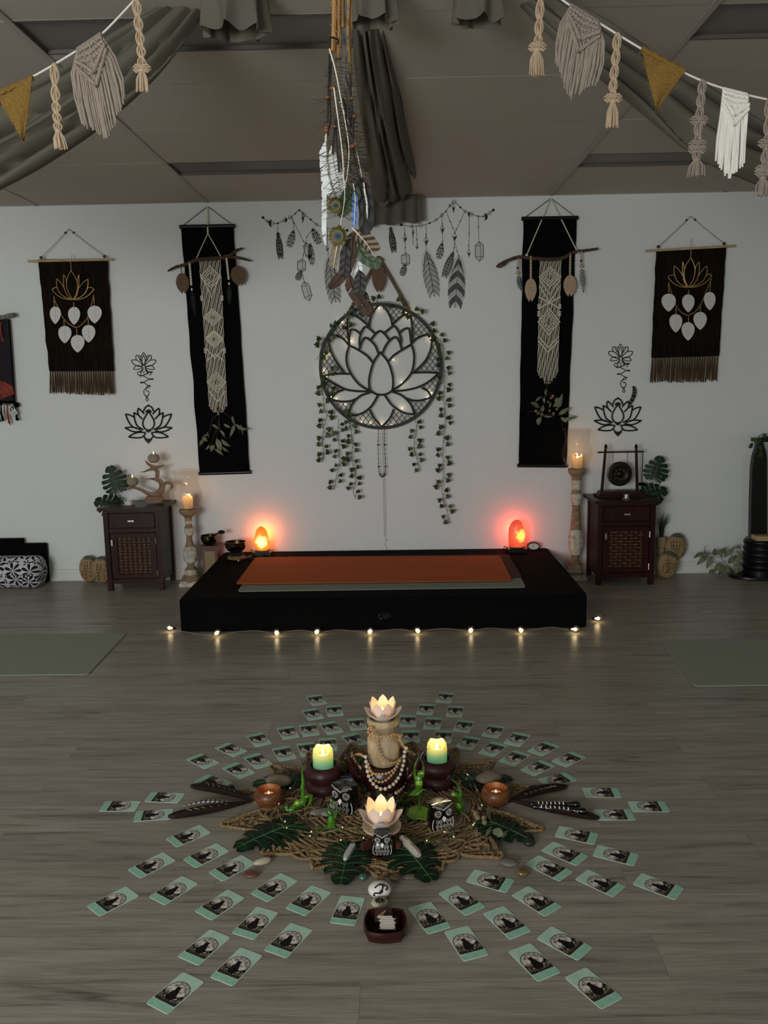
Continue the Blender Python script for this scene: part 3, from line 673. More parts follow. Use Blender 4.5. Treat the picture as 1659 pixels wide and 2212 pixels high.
# -------------------------------------------------- ivy
IVY = [V(q) for q in [(0, 0, 0), (.35, -.18, 0), (.62, .05, 0), (.46, .38, 0), (.52, .62, 0), (.2, .66, 0), (0, 1.15, 0), (-.2, .66, 0), (-.52, .62, 0), (-.46, .38, 0), (-.62, .05, 0), (-.35, -.18, 0)]]
def ivy_leaf(mb, p, d, size, rnd, face=V((0, -1, 0))):
    f = (face+V((rnd.uniform(-.7, .7), 0, rnd.uniform(-.6, .5)))).normalized()
    u = (d-f*d.dot(f)).normalized(); w = f.cross(u)
    pts = [p+(w*q.x+u*q.y)*size+f*(.10*size*(1-abs(q.x)*2)) for q in IVY]
    c = p+u*.42*size+f*.16*size; k = len(mb.v)
    n = len(pts); mb.add(pts+[c]+[q-f*.0012 for q in pts], [(i, (i+1) % n, n) for i in range(n)]+[tuple(range(2*n, n, -1))]+[(i, n+1+i, n+1+(i+1) % n, (i+1) % n) for i in range(n)])
def ivy(name, label, path, Y, step=44, size=.027, both=True, seed=1, off=30, skip=0, WW=None, fwd=None):
    rnd = random.Random(seed); WW = WW or (lambda x, y, Y_: Wr(x, y, Y_))
    t = thing(name, label, 'ivy', WW(path[0][0], path[0][1], Y), 'artificial ivy vines')
    P = spline([P2(*q) for q in path], 8); w3 = [WW(p.x, p.y, Y-.01*math.sin(i*.5)) for i, p in enumerate(P)]
    s = MB(); s.tube(w3, .0019, 5); l = MB(); acc = skip; side = 1
    for i in range(1, len(P)):
        acc += (P[i]-P[i-1]).length
        if acc >= step:
            acc = 0; side = -side; dd = (P[i]-P[i-1]).normalized(); nn = P2(-dd.y, dd.x)*side
            for k in range(2 if both else 1):
                o = off*rnd.uniform(.7, 1.25); q = P[i]+nn*o+dd*((k*2-1)*19 if both else 0)
                a, c = w3[i], WW(q.x, q.y, Y-.012-rnd.random()*.02)
                s.tube([a, lerp(a, c, .5)+V((0, -.004, .003)), c], .0012, 4)
                d = (c-a).normalized()*.7+V((0, 0, .2)); ivy_leaf(l, c, d, size*rnd.uniform(.9, 1.3), rnd)
    obj('stem', s, MT['ivy_stem'], t); obj('leaves', l, MT['ivy_leaf'], t, ang=25)
    return t
ivy('ivy_vine', 'ivy vine along the upper screen rim on the side of the forked-branch macrame', [(600, 120), (500, 215), (420, 280), (340, 340), (260, 395), (210, 480), (190, 560), (165, 600)], -.07, 80, .03, seed=3)
ivy('ivy_vine', 'short ivy sprig crossing the very top of the round screen', [(580, 130), (640, 130), (720, 120), (800, 130), (880, 165), (950, 215), (1010, 225)], -.07, 85, .03, seed=5, off=26)
ivy('ivy_vine', 'outermost hanging ivy strand on the side of the forked macrame', [(195, 700), (215, 850), (230, 980), (250, 1060), (222, 1180), (218, 1300), (226, 1400), (212, 1440)], -.05, 62, .029, seed=7)
ivy('ivy_vine', 'middle hanging ivy strand below the round screen, facing the forked macrame', [(350, 1080), (343, 1200), (355, 1330), (360, 1440), (330, 1560), (320, 1640), (298, 1672)], -.05, 62, .029, seed=9)
ivy('ivy_vine', 'ivy strand hanging closest to the bead necklace on its ivy-heavy side', [(440, 1110), (460, 1250), (462, 1440), (490, 1520), (486, 1620), (468, 1680), (490, 1750)], -.05, 62, .028, seed=11)
ivy('ivy_vine', 'short ivy strand below the screen near the longest trailing vine', [(975, 1070), (990, 1170), (970, 1300), (990, 1400), (1020, 1500)], -.05, 62, .028, seed=13)
ivy('ivy_vine', 'longest ivy strand, trailing from the screen rim almost to the platform', [(1060, 300), (1120, 380), (1190, 450), (1215, 520), (1205, 640), (1222, 760), (1212, 900), (1228, 1080), (1208, 1300), (1212, 1550), (1200, 1680), (1230, 1800), (1258, 1905)], -.05, 60, .029, seed=15)
ivy('ivy_vine', 'short ivy sprig tucked at the lower inside of the screen rim by the lattice', [(250, 620), (262, 700), (262, 790), (262, 860), (262, 930)], -.07, 75, .028, seed=17)
ivy('ivy_vine', 'ivy sprig on the lower rim of the screen above the three hanging strands', [(350, 1010), (390, 1060), (440, 1110), (450, 1160)], -.07, 75, .032, seed=19)
# -------------------------------------------------- printed wall decals
def line(mb, pts, r=.0016, Y=-.0012): mb.tube([W(x, y, Y) for x, y in pts], r, 5, flat=1)
def blob(mb, pts, Y=-.0008, th=.0006): mb.prism([W(x, y, Y) for x, y in pts], (0, -th, 0))
def circ(x, y, r, n=14): return [(x+r*math.cos(2*PI*i/n), y+r*math.sin(2*PI*i/n)) for i in range(n)]
def sub(T, pts): return [T(*q) for q in pts]
def S2(T, pts, n=6): return [T(p.x, p.y) for p in spline([P2(*q) for q in pts], n)]
def decal(name, label, T, string, items, loc):
    t = thing(name, label, 'wall decal', loc)
    b = MB(); line(b, S2(T, string), .0018)
    for i, q in enumerate(string):
        line(b, sub(T, circ(q[0], q[1], 5+3*(i % 3)))+[T(q[0]+5+3*(i % 3), q[1])], .0016)
        if i % 2: blob(b, sub(T, circ(q[0], q[1], 3.5)), -.0016)
    for e in (string[0], string[-1]): blob(b, sub(T, circ(e[0], e[1], 9)), -.0016)
    obj('garland_string', b, MT['decal_black'], t)
    rnd = random.Random(5)
    for it in items:
        k = it[0]; b = MB()
        if k == 'cord': line(b, sub(T, it[1])); [blob(b, sub(T, circ(x, y, 4)), -.0016) for x, y in it[1][1:-1]]; obj('pendant_cord', b, MT['decal_black'], t); continue
        if k == 'moon':
            x, y, r, s = it[1:]; P = [(x+r*math.cos(a), y+r*math.sin(a)) for a in [math.radians(90+s*180*i/12) for i in range(13)]]
            Q = [(x+r*.55*math.cos(a)*.6-s*0, y+r*math.sin(a)) for a in [math.radians(90+s*180*i/12) for i in range(12, -1, -1)]]
            blob(b, sub(T, P+Q)); obj('moon', b, MT['decal_black'], t); continue
        x, y, x2, y2, w = it[1:6]; A, B = P2(x, y), P2(x2, y2); d = B-A; nn = P2(-d.y, d.x).normalized()
        if k in ('big', 'small', 'arrow'):
            n = 22 if k != 'small' else 9
            prof = lambda u: w*(math.sin(PI*min(.985, .03+u*.95))**.6)
            out = [A+d*(i/14)+nn*prof(i/14) for i in range(15)]+[A+d*(i/14)-nn*prof(i/14) for i in range(14, -1, -1)]
            bb = MB(); bb.prism([W(*T(p.x, p.y), -.0004) for p in out], (0, -.0004, 0)); obj('feather_ground', bb, MT['decal_light'], t)
            line(b, [T(A.x, A.y), T(B.x, B.y)], .0022)
            for i in range(n):
                u = .04+.86*i/n; c = A+d*u
                for s in (-1, 1):
                    e = c+nn*s*prof(u)*(.96)+d*.16; m = lerp(c, e, .5)+nn*s*w*.10
                    if k == 'big' and it[6] == 'band' and (i % 6) < 3:
                        blob(b, [T(*c[:2]), T(*m[:2]), T(*e[:2]), T(*(e+d*.035)[:2]), T(*(c+d*.045)[:2])], -.0016)
                    else: line(b, [T(*c[:2]), T(*m[:2]), T(*e[:2])], .0014 if i % 3 else .0026)
                    if k == 'small' and i % 2 == 0:
                        z = lerp(c, e, .55); blob(b, sub(T, circ(z.x, z.y, w*.2, 8)), -.0018)
            if k == 'arrow':
                for u in (.03, .38, .62, .85):
                    c = A+d*u; f = -1 if u > .8 else 1
                    blob(b, [T(*(c-nn*w*.9+d*.10*f)[:2]), T(*(c-d*.04*f)[:2]), T(*(c+nn*w*.9+d*.10*f)[:2]), T(*(c+d*.03*f)[:2])], -.0018)
            obj('feather_print', b, MT['decal_black'] if k != 'big' or it[6] != 'band' else MT['decal_grey'], t)
        if k == 'crystal':
            q = [A, A+d*.18+nn*w, A+d*.78+nn*w, B, A+d*.78-nn*w, A+d*.18-nn*w]
            bb = MB(); bb.prism([W(*T(p.x, p.y), -.0004) for p in q], (0, -.0004, 0)); obj('crystal_ground', bb, MT['decal_light'], t)
            line(b, [T(p.x, p.y) for p in q+q[:1]], .0022)
            for a, c in ((A+d*.0, A+d*.22-nn*w*.3), (A+d*.22-nn*w*.3, A+d*.74-nn*w*.3), (A+d*.74-nn*w*.3, B), (A+d*.18+nn*w, A+d*.22-nn*w*.3), (A+d*.78+nn*w, A+d*.74-nn*w*.3), (A+d*.78-nn*w, A+d*.74-nn*w*.3)):
                line(b, [T(*a[:2]), T(*c[:2])], .0016)
            obj('crystal_print', b, MT['decal_black'], t)
        if k == 'gem':
            q = [A, lerp(A, B, .45)+nn*w, B, lerp(A, B, .45)-nn*w]; line(b, [T(p.x, p.y) for p in q+q[:1]], .0016)
            blob(b, [T(*p[:2]) for p in (lerp(A, B, .45)+nn*w*.5, B, lerp(A, B, .45)-nn*w)], -.0016); obj('gem_print', b, MT['decal_black'], t)
decal('garland_decal', 'black line decal of a feather and crystal garland beside the draped cloth', T3,
    [(935, 188), (1000, 197), (1055, 192), (1110, 177), (1150, 157), (1185, 128), (1210, 104), (1235, 70), (1262, 45), (1300, 80), (1330, 105), (1370, 122), (1410, 135), (1445, 135), (1480, 115), (1503, 97)],
    [('moon', 1445, 138, 24, -1), ('moon', 1362, 122, 17, 1), ('gem', 1255, 50, 1258, 115, 9), ('cord', [(953, 195), (956, 240), (957, 290), (960, 330), (960, 362)]), ('gem', 957, 245, 957, 298, 13), ('cord', [(1007, 197), (1007, 260), (1008, 312)]), ('gem', 1007, 215, 1007, 255, 7), ('cord', [(1028, 197), (1031, 280), (1032, 310)]), ('gem', 1032, 305, 1032, 340, 8),
     ('cord', [(1088, 190), (1088, 250), (1088, 345)]), ('gem', 1088, 258, 1088, 318, 14), ('cord', [(1185, 130), (1188, 180), (1190, 290), (1190, 300)]), ('gem', 1187, 188, 1188, 242, 13), ('cord', [(1213, 108), (1237, 168), (1253, 205), (1268, 240)]), ('cord', [(1325, 108), (1300, 165), (1275, 215), (1265, 245)]), ('gem', 1263, 235, 1263, 290, 15),
     ('cord', [(1263, 290), (1262, 330), (1252, 365)]), ('cord', [(1263, 290), (1280, 350), (1290, 385)]), ('cord', [(1354, 135), (1354, 240), (1352, 315), (1352, 345)]), ('gem', 1352, 340, 1352, 387, 9), ('cord', [(1411, 140), (1412, 200), (1414, 295)]),
     ('arrow', 868, 200, 890, 358, 22), ('crystal', 960, 362, 962, 445, 25), ('small', 960, 430, 938, 505, 22), ('big', 1088, 345, 1140, 630, 50, 'line'), ('small', 1188, 298, 1165, 400, 24), ('big', 1258, 350, 1200, 512, 26, 'line'), ('big', 1292, 375, 1268, 700, 55, 'band'), ('crystal', 1416, 292, 1418, 415, 25)], W(*T3(1250, 45), 0))
decal('garland_decal', 'black line decal of a feather and crystal garland partly behind the feather mobile', T3,
    [(80, 143), (108, 166), (140, 178), (172, 178), (210, 160), (250, 142), (280, 118), (305, 98), (335, 125), (375, 155), (410, 185), (455, 202), (520, 215), (600, 222)],
    [('moon', 138, 178, 24, 1), ('moon', 213, 157, 17, -1), ('gem', 325, 105, 327, 178, 8), ('cord', [(172, 180), (171, 230)]), ('arrow', 172, 232, 190, 398, 22), ('cord', [(256, 140), (330, 290), (345, 300)]), ('cord', [(258, 142), (270, 180), (272, 222)]), ('small', 270, 220, 242, 328, 26),
     ('small', 385, 208, 430, 308, 26), ('cord', [(385, 215), (350, 262), (345, 300), (330, 370), (325, 400)]), ('crystal', 345, 298, 368, 398, 20), ('small', 372, 300, 385, 440, 22), ('crystal', 318, 400, 318, 485, 25), ('small', 318, 470, 290, 530, 22), ('cord', [(325, 490), (330, 520), (338, 545)]), ('crystal', 333, 540, 368, 658, 24),
     ('cord', [(480, 205), (478, 260), (483, 385)]), ('gem', 475, 320, 480, 352, 9), ('big', 483, 388, 530, 668, 48, 'line')], W(*T3(303, 98), 0))
# unalome and lotus decals
TU = CR(0, 440, 4.1475)
def both(cx, pts): return [pts, [(2*cx-x, y) for x, y in pts]]
def unalome(dx, dy, label):
    T = lambda x, y: TU(x+dx, y+dy); b = MB(); r = .0032
    c = 1286
    for q in both(c, [(c, 1332), (c-22, 1368), (c-24, 1400), (c-4, 1452)])+both(c, [(c, 1356), (c-12, 1385), (c-14, 1415), (c-2, 1448)])+both(c, [(c-24, 1375), (c-44, 1360), (c-68, 1362), (c-66, 1395), (c-50, 1408)])+both(c, [(c-52, 1366), (c-38, 1385), (c-28, 1408)])\
        +both(c+2, [(c-6, 1455), (c-30, 1425), (c-60, 1402), (c-105, 1402), (c-95, 1430), (c-60, 1452), (c-6, 1462)])+both(c+4, [(c-10, 1460), (c-60, 1450), (c-90, 1480), (c-50, 1484), (c-6, 1466)])+both(c+6, [(c-2, 1470), (c-25, 1500), (c-50, 1510), (c-52, 1530), (c-40, 1538)])+both(c+6, [(c-4, 1478), (c-15, 1505), (c-28, 1515), (c-24, 1530)]):
        line(b, S2(T, q, 5), r)
    P = []
    for i in range(131):
        u = i/130; y = 1500+u*155; a = u*4*PI*1.0; w = 62*math.sin(PI*min(1, .25+u*.75))**.5 if u > .02 else 20
        P.append((1311+math.sin(a*1.25+.6)*w, y+11*math.sin(a*2.5+1.2)))
    line(b, [T(*q) for q in P], r)
    line(b, S2(T, [(1295, 1480), (1320, 1500), (1310, 1530), (1290, 1525), (1288, 1505), (1302, 1502)], 5), r*.8)
    line(b, S2(T, [(1340, 1650), (1310, 1652), (1288, 1680), (1296, 1715), (1322, 1722), (1336, 1700), (1326, 1676), (1308, 1682)], 6), r)
    line(b, S2(T, [(1296, 1712), (1312, 1735), (1328, 1752), (1318, 1768), (1308, 1752), (1322, 1730), (1338, 1700)], 5), r)
    one('unalome_decal', b, MT['decal_black'], label, 'wall decal', W(*T(1300, 1400), 0), 'unalome decals')
unalome(0, 0, 'small black unalome decal with lotus top above the wooden Om holder')
unalome(5221.7-950, -76, 'small black unalome decal with lotus top above the gong stand')
def lotus(dx, dy, label):
    c = 1330; T = lambda x, y: TU(x+dx, y+dy); b = MB(); r = .0056
    def Ln(q, rr=r, m=True, k=5):
        for s in (both(c, q) if m else [q]):
            b.tube([W(*T(p.x, p.y), -.007) for p in spline([P2(*z) for z in s], k)], rr, 6)
    Ln([(c, 1862), (c-25, 1900), (c-48, 1945), (c-50, 1985), (c-30, 2018), (c, 2030)])
    Ln([(c-46, 2026), (c-100, 1992), (c-122, 1940), (c-132, 1872)]); Ln([(c-132, 1872), (c-92, 1895), (c-58, 1930)])
    Ln([(c-92, 1892), (c-98, 1860), (c-92, 1832)]); Ln([(c-92, 1832), (c-65, 1855), (c-38, 1885)])
    Ln([(c-46, 1862), (c-28, 1825), (c, 1808)]); Ln([(c-20, 1872), (c-14, 1860), (c, 1850)], r*1.6)
    Ln([(c-70, 2024), (c-140, 2000), (c-180, 1950), (c-207, 1885)]); Ln([(c-207, 1885), (c-165, 1895), (c-128, 1915)])
    Ln([(c-60, 2034), (c-110, 2045), (c-160, 2035), (c-212, 2008)]); Ln([(c-212, 2008), (c-150, 2003), (c-105, 2010)])
    Ln([(c-30, 2050), (c-90, 2050), (c-140, 2065), (c-178, 2090)]); Ln([(c-178, 2090), (c-120, 2098), (c-65, 2095), (c-42, 2080)])
    Ln([(c-24, 2052), (c-40, 2080), (c-22, 2108), (c, 2112)], r*.9)
    for q in ([(c, 1796), (c-26, 1822), (c, 1815), (c+26, 1822)], [(c-40, 2092), (c-30, 2118), (c, 2150), (c+30, 2118), (c+40, 2092), (c, 2116)], [(c-30, 2035), (c, 2052), (c+30, 2035), (c, 2028)]):
        b.prism([W(*T(*z), -.004) for z in q], (0, -.0065, 0))
    one('lotus_plaque', b, MT['decal_black'], label, 'wall ornament', W(*T(c, 1980), 0), 'black lotus wall ornaments')
lotus(0, 0, 'black cut-out lotus on the wall above the Om holder')
lotus(5221.7-1017, -64, 'black cut-out lotus on the wall above the gong stand, feather tucked behind')
T6 = CR(1259, 440, 4.1475)
b = MB(); A = [T6(*q) for q in [(412, 1805), (440, 1760), (462, 1700), (462, 1660), (450, 1635)]]
P = spline([P2(*q) for q in A], 5); n = len(P)
for i in range(n-1):
    w = 4.6*math.sin(PI*min(.96, .15+.8*i/n))**.6; d = (P[i+1]-P[i]).normalized(); nn = P2(-d.y, d.x)
    q = [P[i]+nn*w, P[i+1]+nn*w, P[i+1]-nn*w, P[i]-nn*w]; b.mat(i % 3 == 0 and 1 or 0); b.prism([W(z.x, z.y, -.016) for z in q], (0, -.002, 0))
one('feather', b, [MT['decal_black'], MT['decal_grey']], 'small barred grey feather tucked behind the lotus above the gong', 'feather', W(*T6(430, 1760), -.016))
# -------------------------------------------------- tapestry at the left edge
TL = CR(0, 660, 7.9)
m_('tap_print', '#2a2228', 0.9, col2='#14121a', scale=(6, 6, 6)); m_('tap_red', '#b0493c', 0.85, col2='#5c2620', scale=(40, 40, 20))
t = thing('tapestry', 'dark printed tapestry with red cloth figure folds and tassels on a grey branch', 'tapestry', W(*TL(-200, 230), -.03))
WL = lambda x, y, Y=-.03: W(*TL(x, y), Y)
b = MB(); cloth4(b, WL(-700, 250), WL(150, 235), WL(240, 1640), WL(-600, 1660), 10, 20, .005, .006, 2); obj('cloth', b, MT['tap_print'], t)
b = MB(); b.tube([WL(152, 235, -.036), WL(200, 900, -.036), WL(248, 1640, -.036)], .006, 6); b.tube([WL(-600, 1660, -.04), WL(-200, 1655, -.04), WL(250, 1648, -.04)], .011, 8); b.ball(WL(275, 1695, -.04), (.024, .018, .02)); obj('border', b, MT['black_cloth'], t)
b = MB()
for q in ([(-150, 1580), (0, 1560), (150, 1520), (225, 1500), (200, 1400), (60, 1320), (-50, 1280)], [(-150, 1620), (-30, 1600), (100, 1545)]):
    b.tube([WL(*z, -.036) for z in q], [.008]+[.014]*(len(q)-2)+[.006], 8, flat=1)
b.prism([WL(*z, -.034) for z in [(-100, 1280), (20, 1310), (120, 1370), (218, 1400), (225, 1500), (120, 1545), (0, 1560), (-100, 1600)]], (0, -.004, 0))
obj('red_cloth_print', b, MT['tap_red'], t)
b = MB(); b.tube([WL(-600, 260, -.06), WL(-100, 225, -.06), WL(60, 200, -.06), WL(180, 170, -.06), WL(262, 155, -.06)], [.014, .017, .016, .017, .014], 9); obj('branch', b, MT['greywood'], t)
for k, (x, y, l, mt) in enumerate([(10, 300, 320, 'tap_red'), (70, 1690, 270, 'taupe_cotton'), (130, 1690, 350, 'tap_red'), (270, 1720, 250, 'black_cloth'), (-40, 1690, 300, 'black_cloth'), (215, 1700, 200, 'taupe_cotton'), (20, 1690, 290, 'black_cloth')]):
    b = MB(); rnd = random.Random(k)
    for j in range(7): b.tube([WL(x, y, -.045), WL(x+rnd.uniform(-8, 12), y+l*.5, -.05-rnd.random()*.01), WL(x+rnd.uniform(-20, 30)+l*.09, y+l*rnd.uniform(.9, 1), -.048)], [.003, .0042, .0035], 5)
    b.ball(WL(x, y, -.045), .009); obj('tassel', b, MT[mt], t)
b = MB(); b.prism([WL(*q, -.066) for q in [(140, 1765), (225, 1690), (300, 1840), (215, 1920)]], (0, -.002, 0)); lb = obj('label_tag', b, MT['decal_light'], t, label='small white printed swing tag')
b = MB()
b.prism([WL(*q, -.069) for q in [(160, 1765), (222, 1705), (246, 1755), (185, 1815)]], (0, -.001, 0)); b.mat(1)
for x in (0, 14): b.tube([WL(188+x, 1752-x*.5, -.0715), WL(200+x, 1790-x*.5, -.0715)], .0035, 5)
b.mat(0)
for k in range(3): b.tube([WL(205+k*6, 1840+k*18, -.069), WL(255+k*6, 1800+k*18, -.069)], .001, 4)
obj('tag_print', b, [MT['decal_black'], MT['decal_light']], lb)
# ================================================================== furniture and things along the wall
def thin_glass(name, tint=(.97, .96, .95), extra=.03, rough=.02):
    m = bpy.data.materials.new(name); m.use_nodes = True; nt = m.node_tree; N = nt.nodes.new; L = nt.links.new
    for n in list(nt.nodes): nt.nodes.remove(n)
    o = N('ShaderNodeOutputMaterial'); t = N('ShaderNodeBsdfTransparent'); t.inputs[0].default_value = (*tint, 1)
    g = N('ShaderNodeBsdfGlossy'); g.inputs['Roughness'].default_value = rough; lw = N('ShaderNodeLayerWeight'); lw.inputs[0].default_value = .5; f = N('ShaderNodeMath'); f.operation = 'POWER'; f.inputs[1].default_value = 4; L(lw.outputs['Facing'], f.inputs[0]); f2 = N('ShaderNodeMath'); f2.operation = 'MULTIPLY'; f2.inputs[1].default_value = .2 if name == 'lamp_glass' else .7; L(f.outputs[0], f2.inputs[0]); f = f2
    a = N('ShaderNodeMath'); a.operation = 'ADD'; a.inputs[1].default_value = extra; L(f.outputs[0], a.inputs[0])
    x = N('ShaderNodeMixShader'); L(a.outputs[0], x.inputs[0]); L(t.outputs[0], x.inputs[1]); L(g.outputs[0], x.inputs[2]); L(x.outputs[0], o.inputs[0])
    MT[name] = m; return m
thin_glass('lamp_glass', (.965, .95, .94), .008); thin_glass('bulb_glass', (.90, .87, .82), .14, .05)  # lamp_glass: candle glow is put into the glass as a faint warm tint
def wax(name, lo, hi, z0, z1, tr=.5):
    """candle wax: colour changes with height, light passes through the thin wall"""
    m = bpy.data.materials.new(name); m.use_nodes = True; nt = m.node_tree; N = nt.nodes.new; L = nt.links.new
    b = nt.nodes['Principled BSDF']; b.inputs['Roughness'].default_value = .45
    tc = N('ShaderNodeTexCoord'); sp = N('ShaderNodeSeparateXYZ'); L(tc.outputs['Object'], sp.inputs[0])
    mr = N('ShaderNodeMapRange'); mr.inputs[1].default_value = z0; mr.inputs[2].default_value = z1; L(sp.outputs[2], mr.inputs[0])
    rp = N('ShaderNodeValToRGB'); rp.color_ramp.elements[0].color = (*lin(lo), 1); rp.color_ramp.elements[1].color = (*lin(hi), 1); L(mr.outputs[0], rp.inputs[0])
    L(rp.outputs[0], b.inputs['Base Color'])
    t = N('ShaderNodeBsdfTranslucent'); L(rp.outputs[0], t.inputs[0]); x = N('ShaderNodeMixShader'); x.inputs[0].default_value = tr
    L(b.outputs[0], x.inputs[1]); L(t.outputs[0], x.inputs[2]); L(x.outputs[0], nt.nodes['Material Output'].inputs[0]); MT[name] = m; return m
wax('cream_wax', '#efe0c6', '#f6e8cf', 0, .1, .6)
wax('petal', '#f3ece6', '#f3ece6', 0, 1, .35)
m_('tin', '#c9c9c9', .3, .9); m_('plinth_wood', '#5a3324', .45, col2='#3c2016', scale=(30, 30, 8)); m_('plinth_panel', '#8a7650', .6)
m_('brass', '#6e6048', .22, 1.0, var=.35, scale=(30, 30, 30)); m_('bronze', '#2a2622', .35, .8)
m_('om_wood', '#8a6038', .45, col2='#5f3d20', scale=(20, 20, 60)); m_('holder_stone', '#9b8f78', .7, var=.2, scale=(60, 60, 60))
m_('pillar_wood', '#a68c6c', .75, col2='#6f5b45', scale=(25, 25, 60), bump=.001); m_('whitewash', '#cfc9ba', .8, col2='#a89c88', scale=(40, 40, 40), bump=.001, ramp=(.35, .6))
m_('weave', '#5a3a26', .28, col2='#2a1810', scale=(60, 60, 60)); m_('carved_stone', '#9c8566', .75, col2='#87693f', scale=(14, 14, 14)); m_('stone_cap', '#4f5348', .4)
m_('engraving', '#33261b', .9); m_('white_ceramic', '#dcd8d2', .3)
def flame(parent, p, s=1.0, power=.12, col=(1, .58, .25), r=.008):
    b = MB(); p = V(p); b.lathe([(.0008*s, 0), (.0042*s, .006*s), (.0048*s, .011*s), (.003*s, .02*s), (.0004*s, .03*s)], p, 10); obj('flame', b, MT['flame'], parent)
    point('candle_light', p+V((0, 0, .036*s)), power, col, r, parent)
# -------------------------------------------------- cabinets
def cabinet(x0, label):
    w, d, h = .40, .335, .6; t = thing('cabinet', label, 'cabinet', (x0+w/2, -.185, 0), 'dark red wooden cabinets')
    y0 = -.355; y1 = -.02; X = lambda u: x0+u
    b = MB()
    for u in (.017, w-.017):
        for y in (y0+.017, y1-.017): b.box((X(u), y, .29), (.034, .034, .58))
    b.bbox((X(.03), y0+.008, .05), (X(w-.03), y0+.03, .085)); b.bbox((X(.03), y0+.006, .42), (X(w-.03), y0+.03, .45)); b.bbox((X(.03), y0+.006, .56), (X(w-.03), y0+.03, .58))
    for u in (.008, w-.02): b.bbox((X(u), y0+.03, .06), (X(u+.012), y1-.03, .58))
    b.bbox((X(.02), y1-.03, .06), (X(w-.02), y1-.018, .58)); b.bbox((X(.02), y0+.03, .055), (X(w-.02), y1-.02, .075))
    obj('body', b, MT['red_wood'], t)
    b = MB(); b.prism([(X(-.03), y0-.025, .58), (X(w+.03), y0-.025, .58), (X(w+.03), y1+.015, .58), (X(-.03), y1+.015, .58)], (0, 0, .022)); o = obj('top', b, MT['red_wood_top'], t)
    b = MB(); b.bbox((X(.04), y0+.002, .455), (X(w-.04), y0+.02, .556)); dr = obj('drawer', b, MT['red_wood'], t)
    b = MB(); b.bbox((X(w/2-.022), y0-.018, .500), (X(w/2+.022), y0-.008, .511)); b.bbox((X(w/2-.012), y0-.01, .503), (X(w/2+.012), y0+.004, .508)); obj('handle', b, MT['chrome'], dr)
    b = MB(); a, c, e, f = .04, w-.04, .09, .415
    b.bbox((X(a), y0+.004, e), (X(a+.045), y0+.022, f)); b.bbox((X(c-.035), y0+.004, e), (X(c), y0+.022, f)); b.bbox((X(a+.045), y0+.004, e), (X(c-.035), y0+.022, e+.03)); b.bbox((X(a+.045), y0+.004, f-.03), (X(c-.035), y0+.022, f)); b.bbox((X(a+.045), y0+.018, e), (X(c-.035), y0+.022, f))
    dd = obj('door', b, MT['red_wood'], t)
    b = MB(); rnd = random.Random(3); nx, nz = 7, 12; gx, gz = (c-.035-a-.045)/nx, (f-e-.06)/nz
    for j in range(nz):
        for i in range(nx):
            if (i+j) % 2 == 0: b.ball((X(a+.045+gx*(i+.5)), y0+.013, e+.03+gz*(j+.5)), (gx*.72, .007+rnd.random()*.002, gz*.46), 8, 5)
            else: b.box((X(a+.045+gx*(i+.5)), y0+.016, e+.03+gz*(j+.5)), (gx*.5, .004, gz*1.0))
    obj('woven_panel', b, MT['weave'], dd)
    b = MB(); b.bbox((X(a+.010), y0-.016, .33), (X(a+.022), y0-.006, .372)); b.bbox((X(a+.013), y0-.008, .34), (X(a+.019), y0+.004, .362)); obj('handle', b, MT['chrome'], dd)
    for z in (.13, .36):
        b = MB(); b.tube([(X(c+.003), y0+.0, z-.022), (X(c+.003), y0+.0, z+.022)], .004, 8); obj('hinge', b, MT['chrome'], dd)
    return t
cabinet(-1.965, 'dark red wooden cabinet with woven door carrying the Om holder')
cabinet(1.495, 'dark red wooden cabinet with woven door carrying the gong stand')
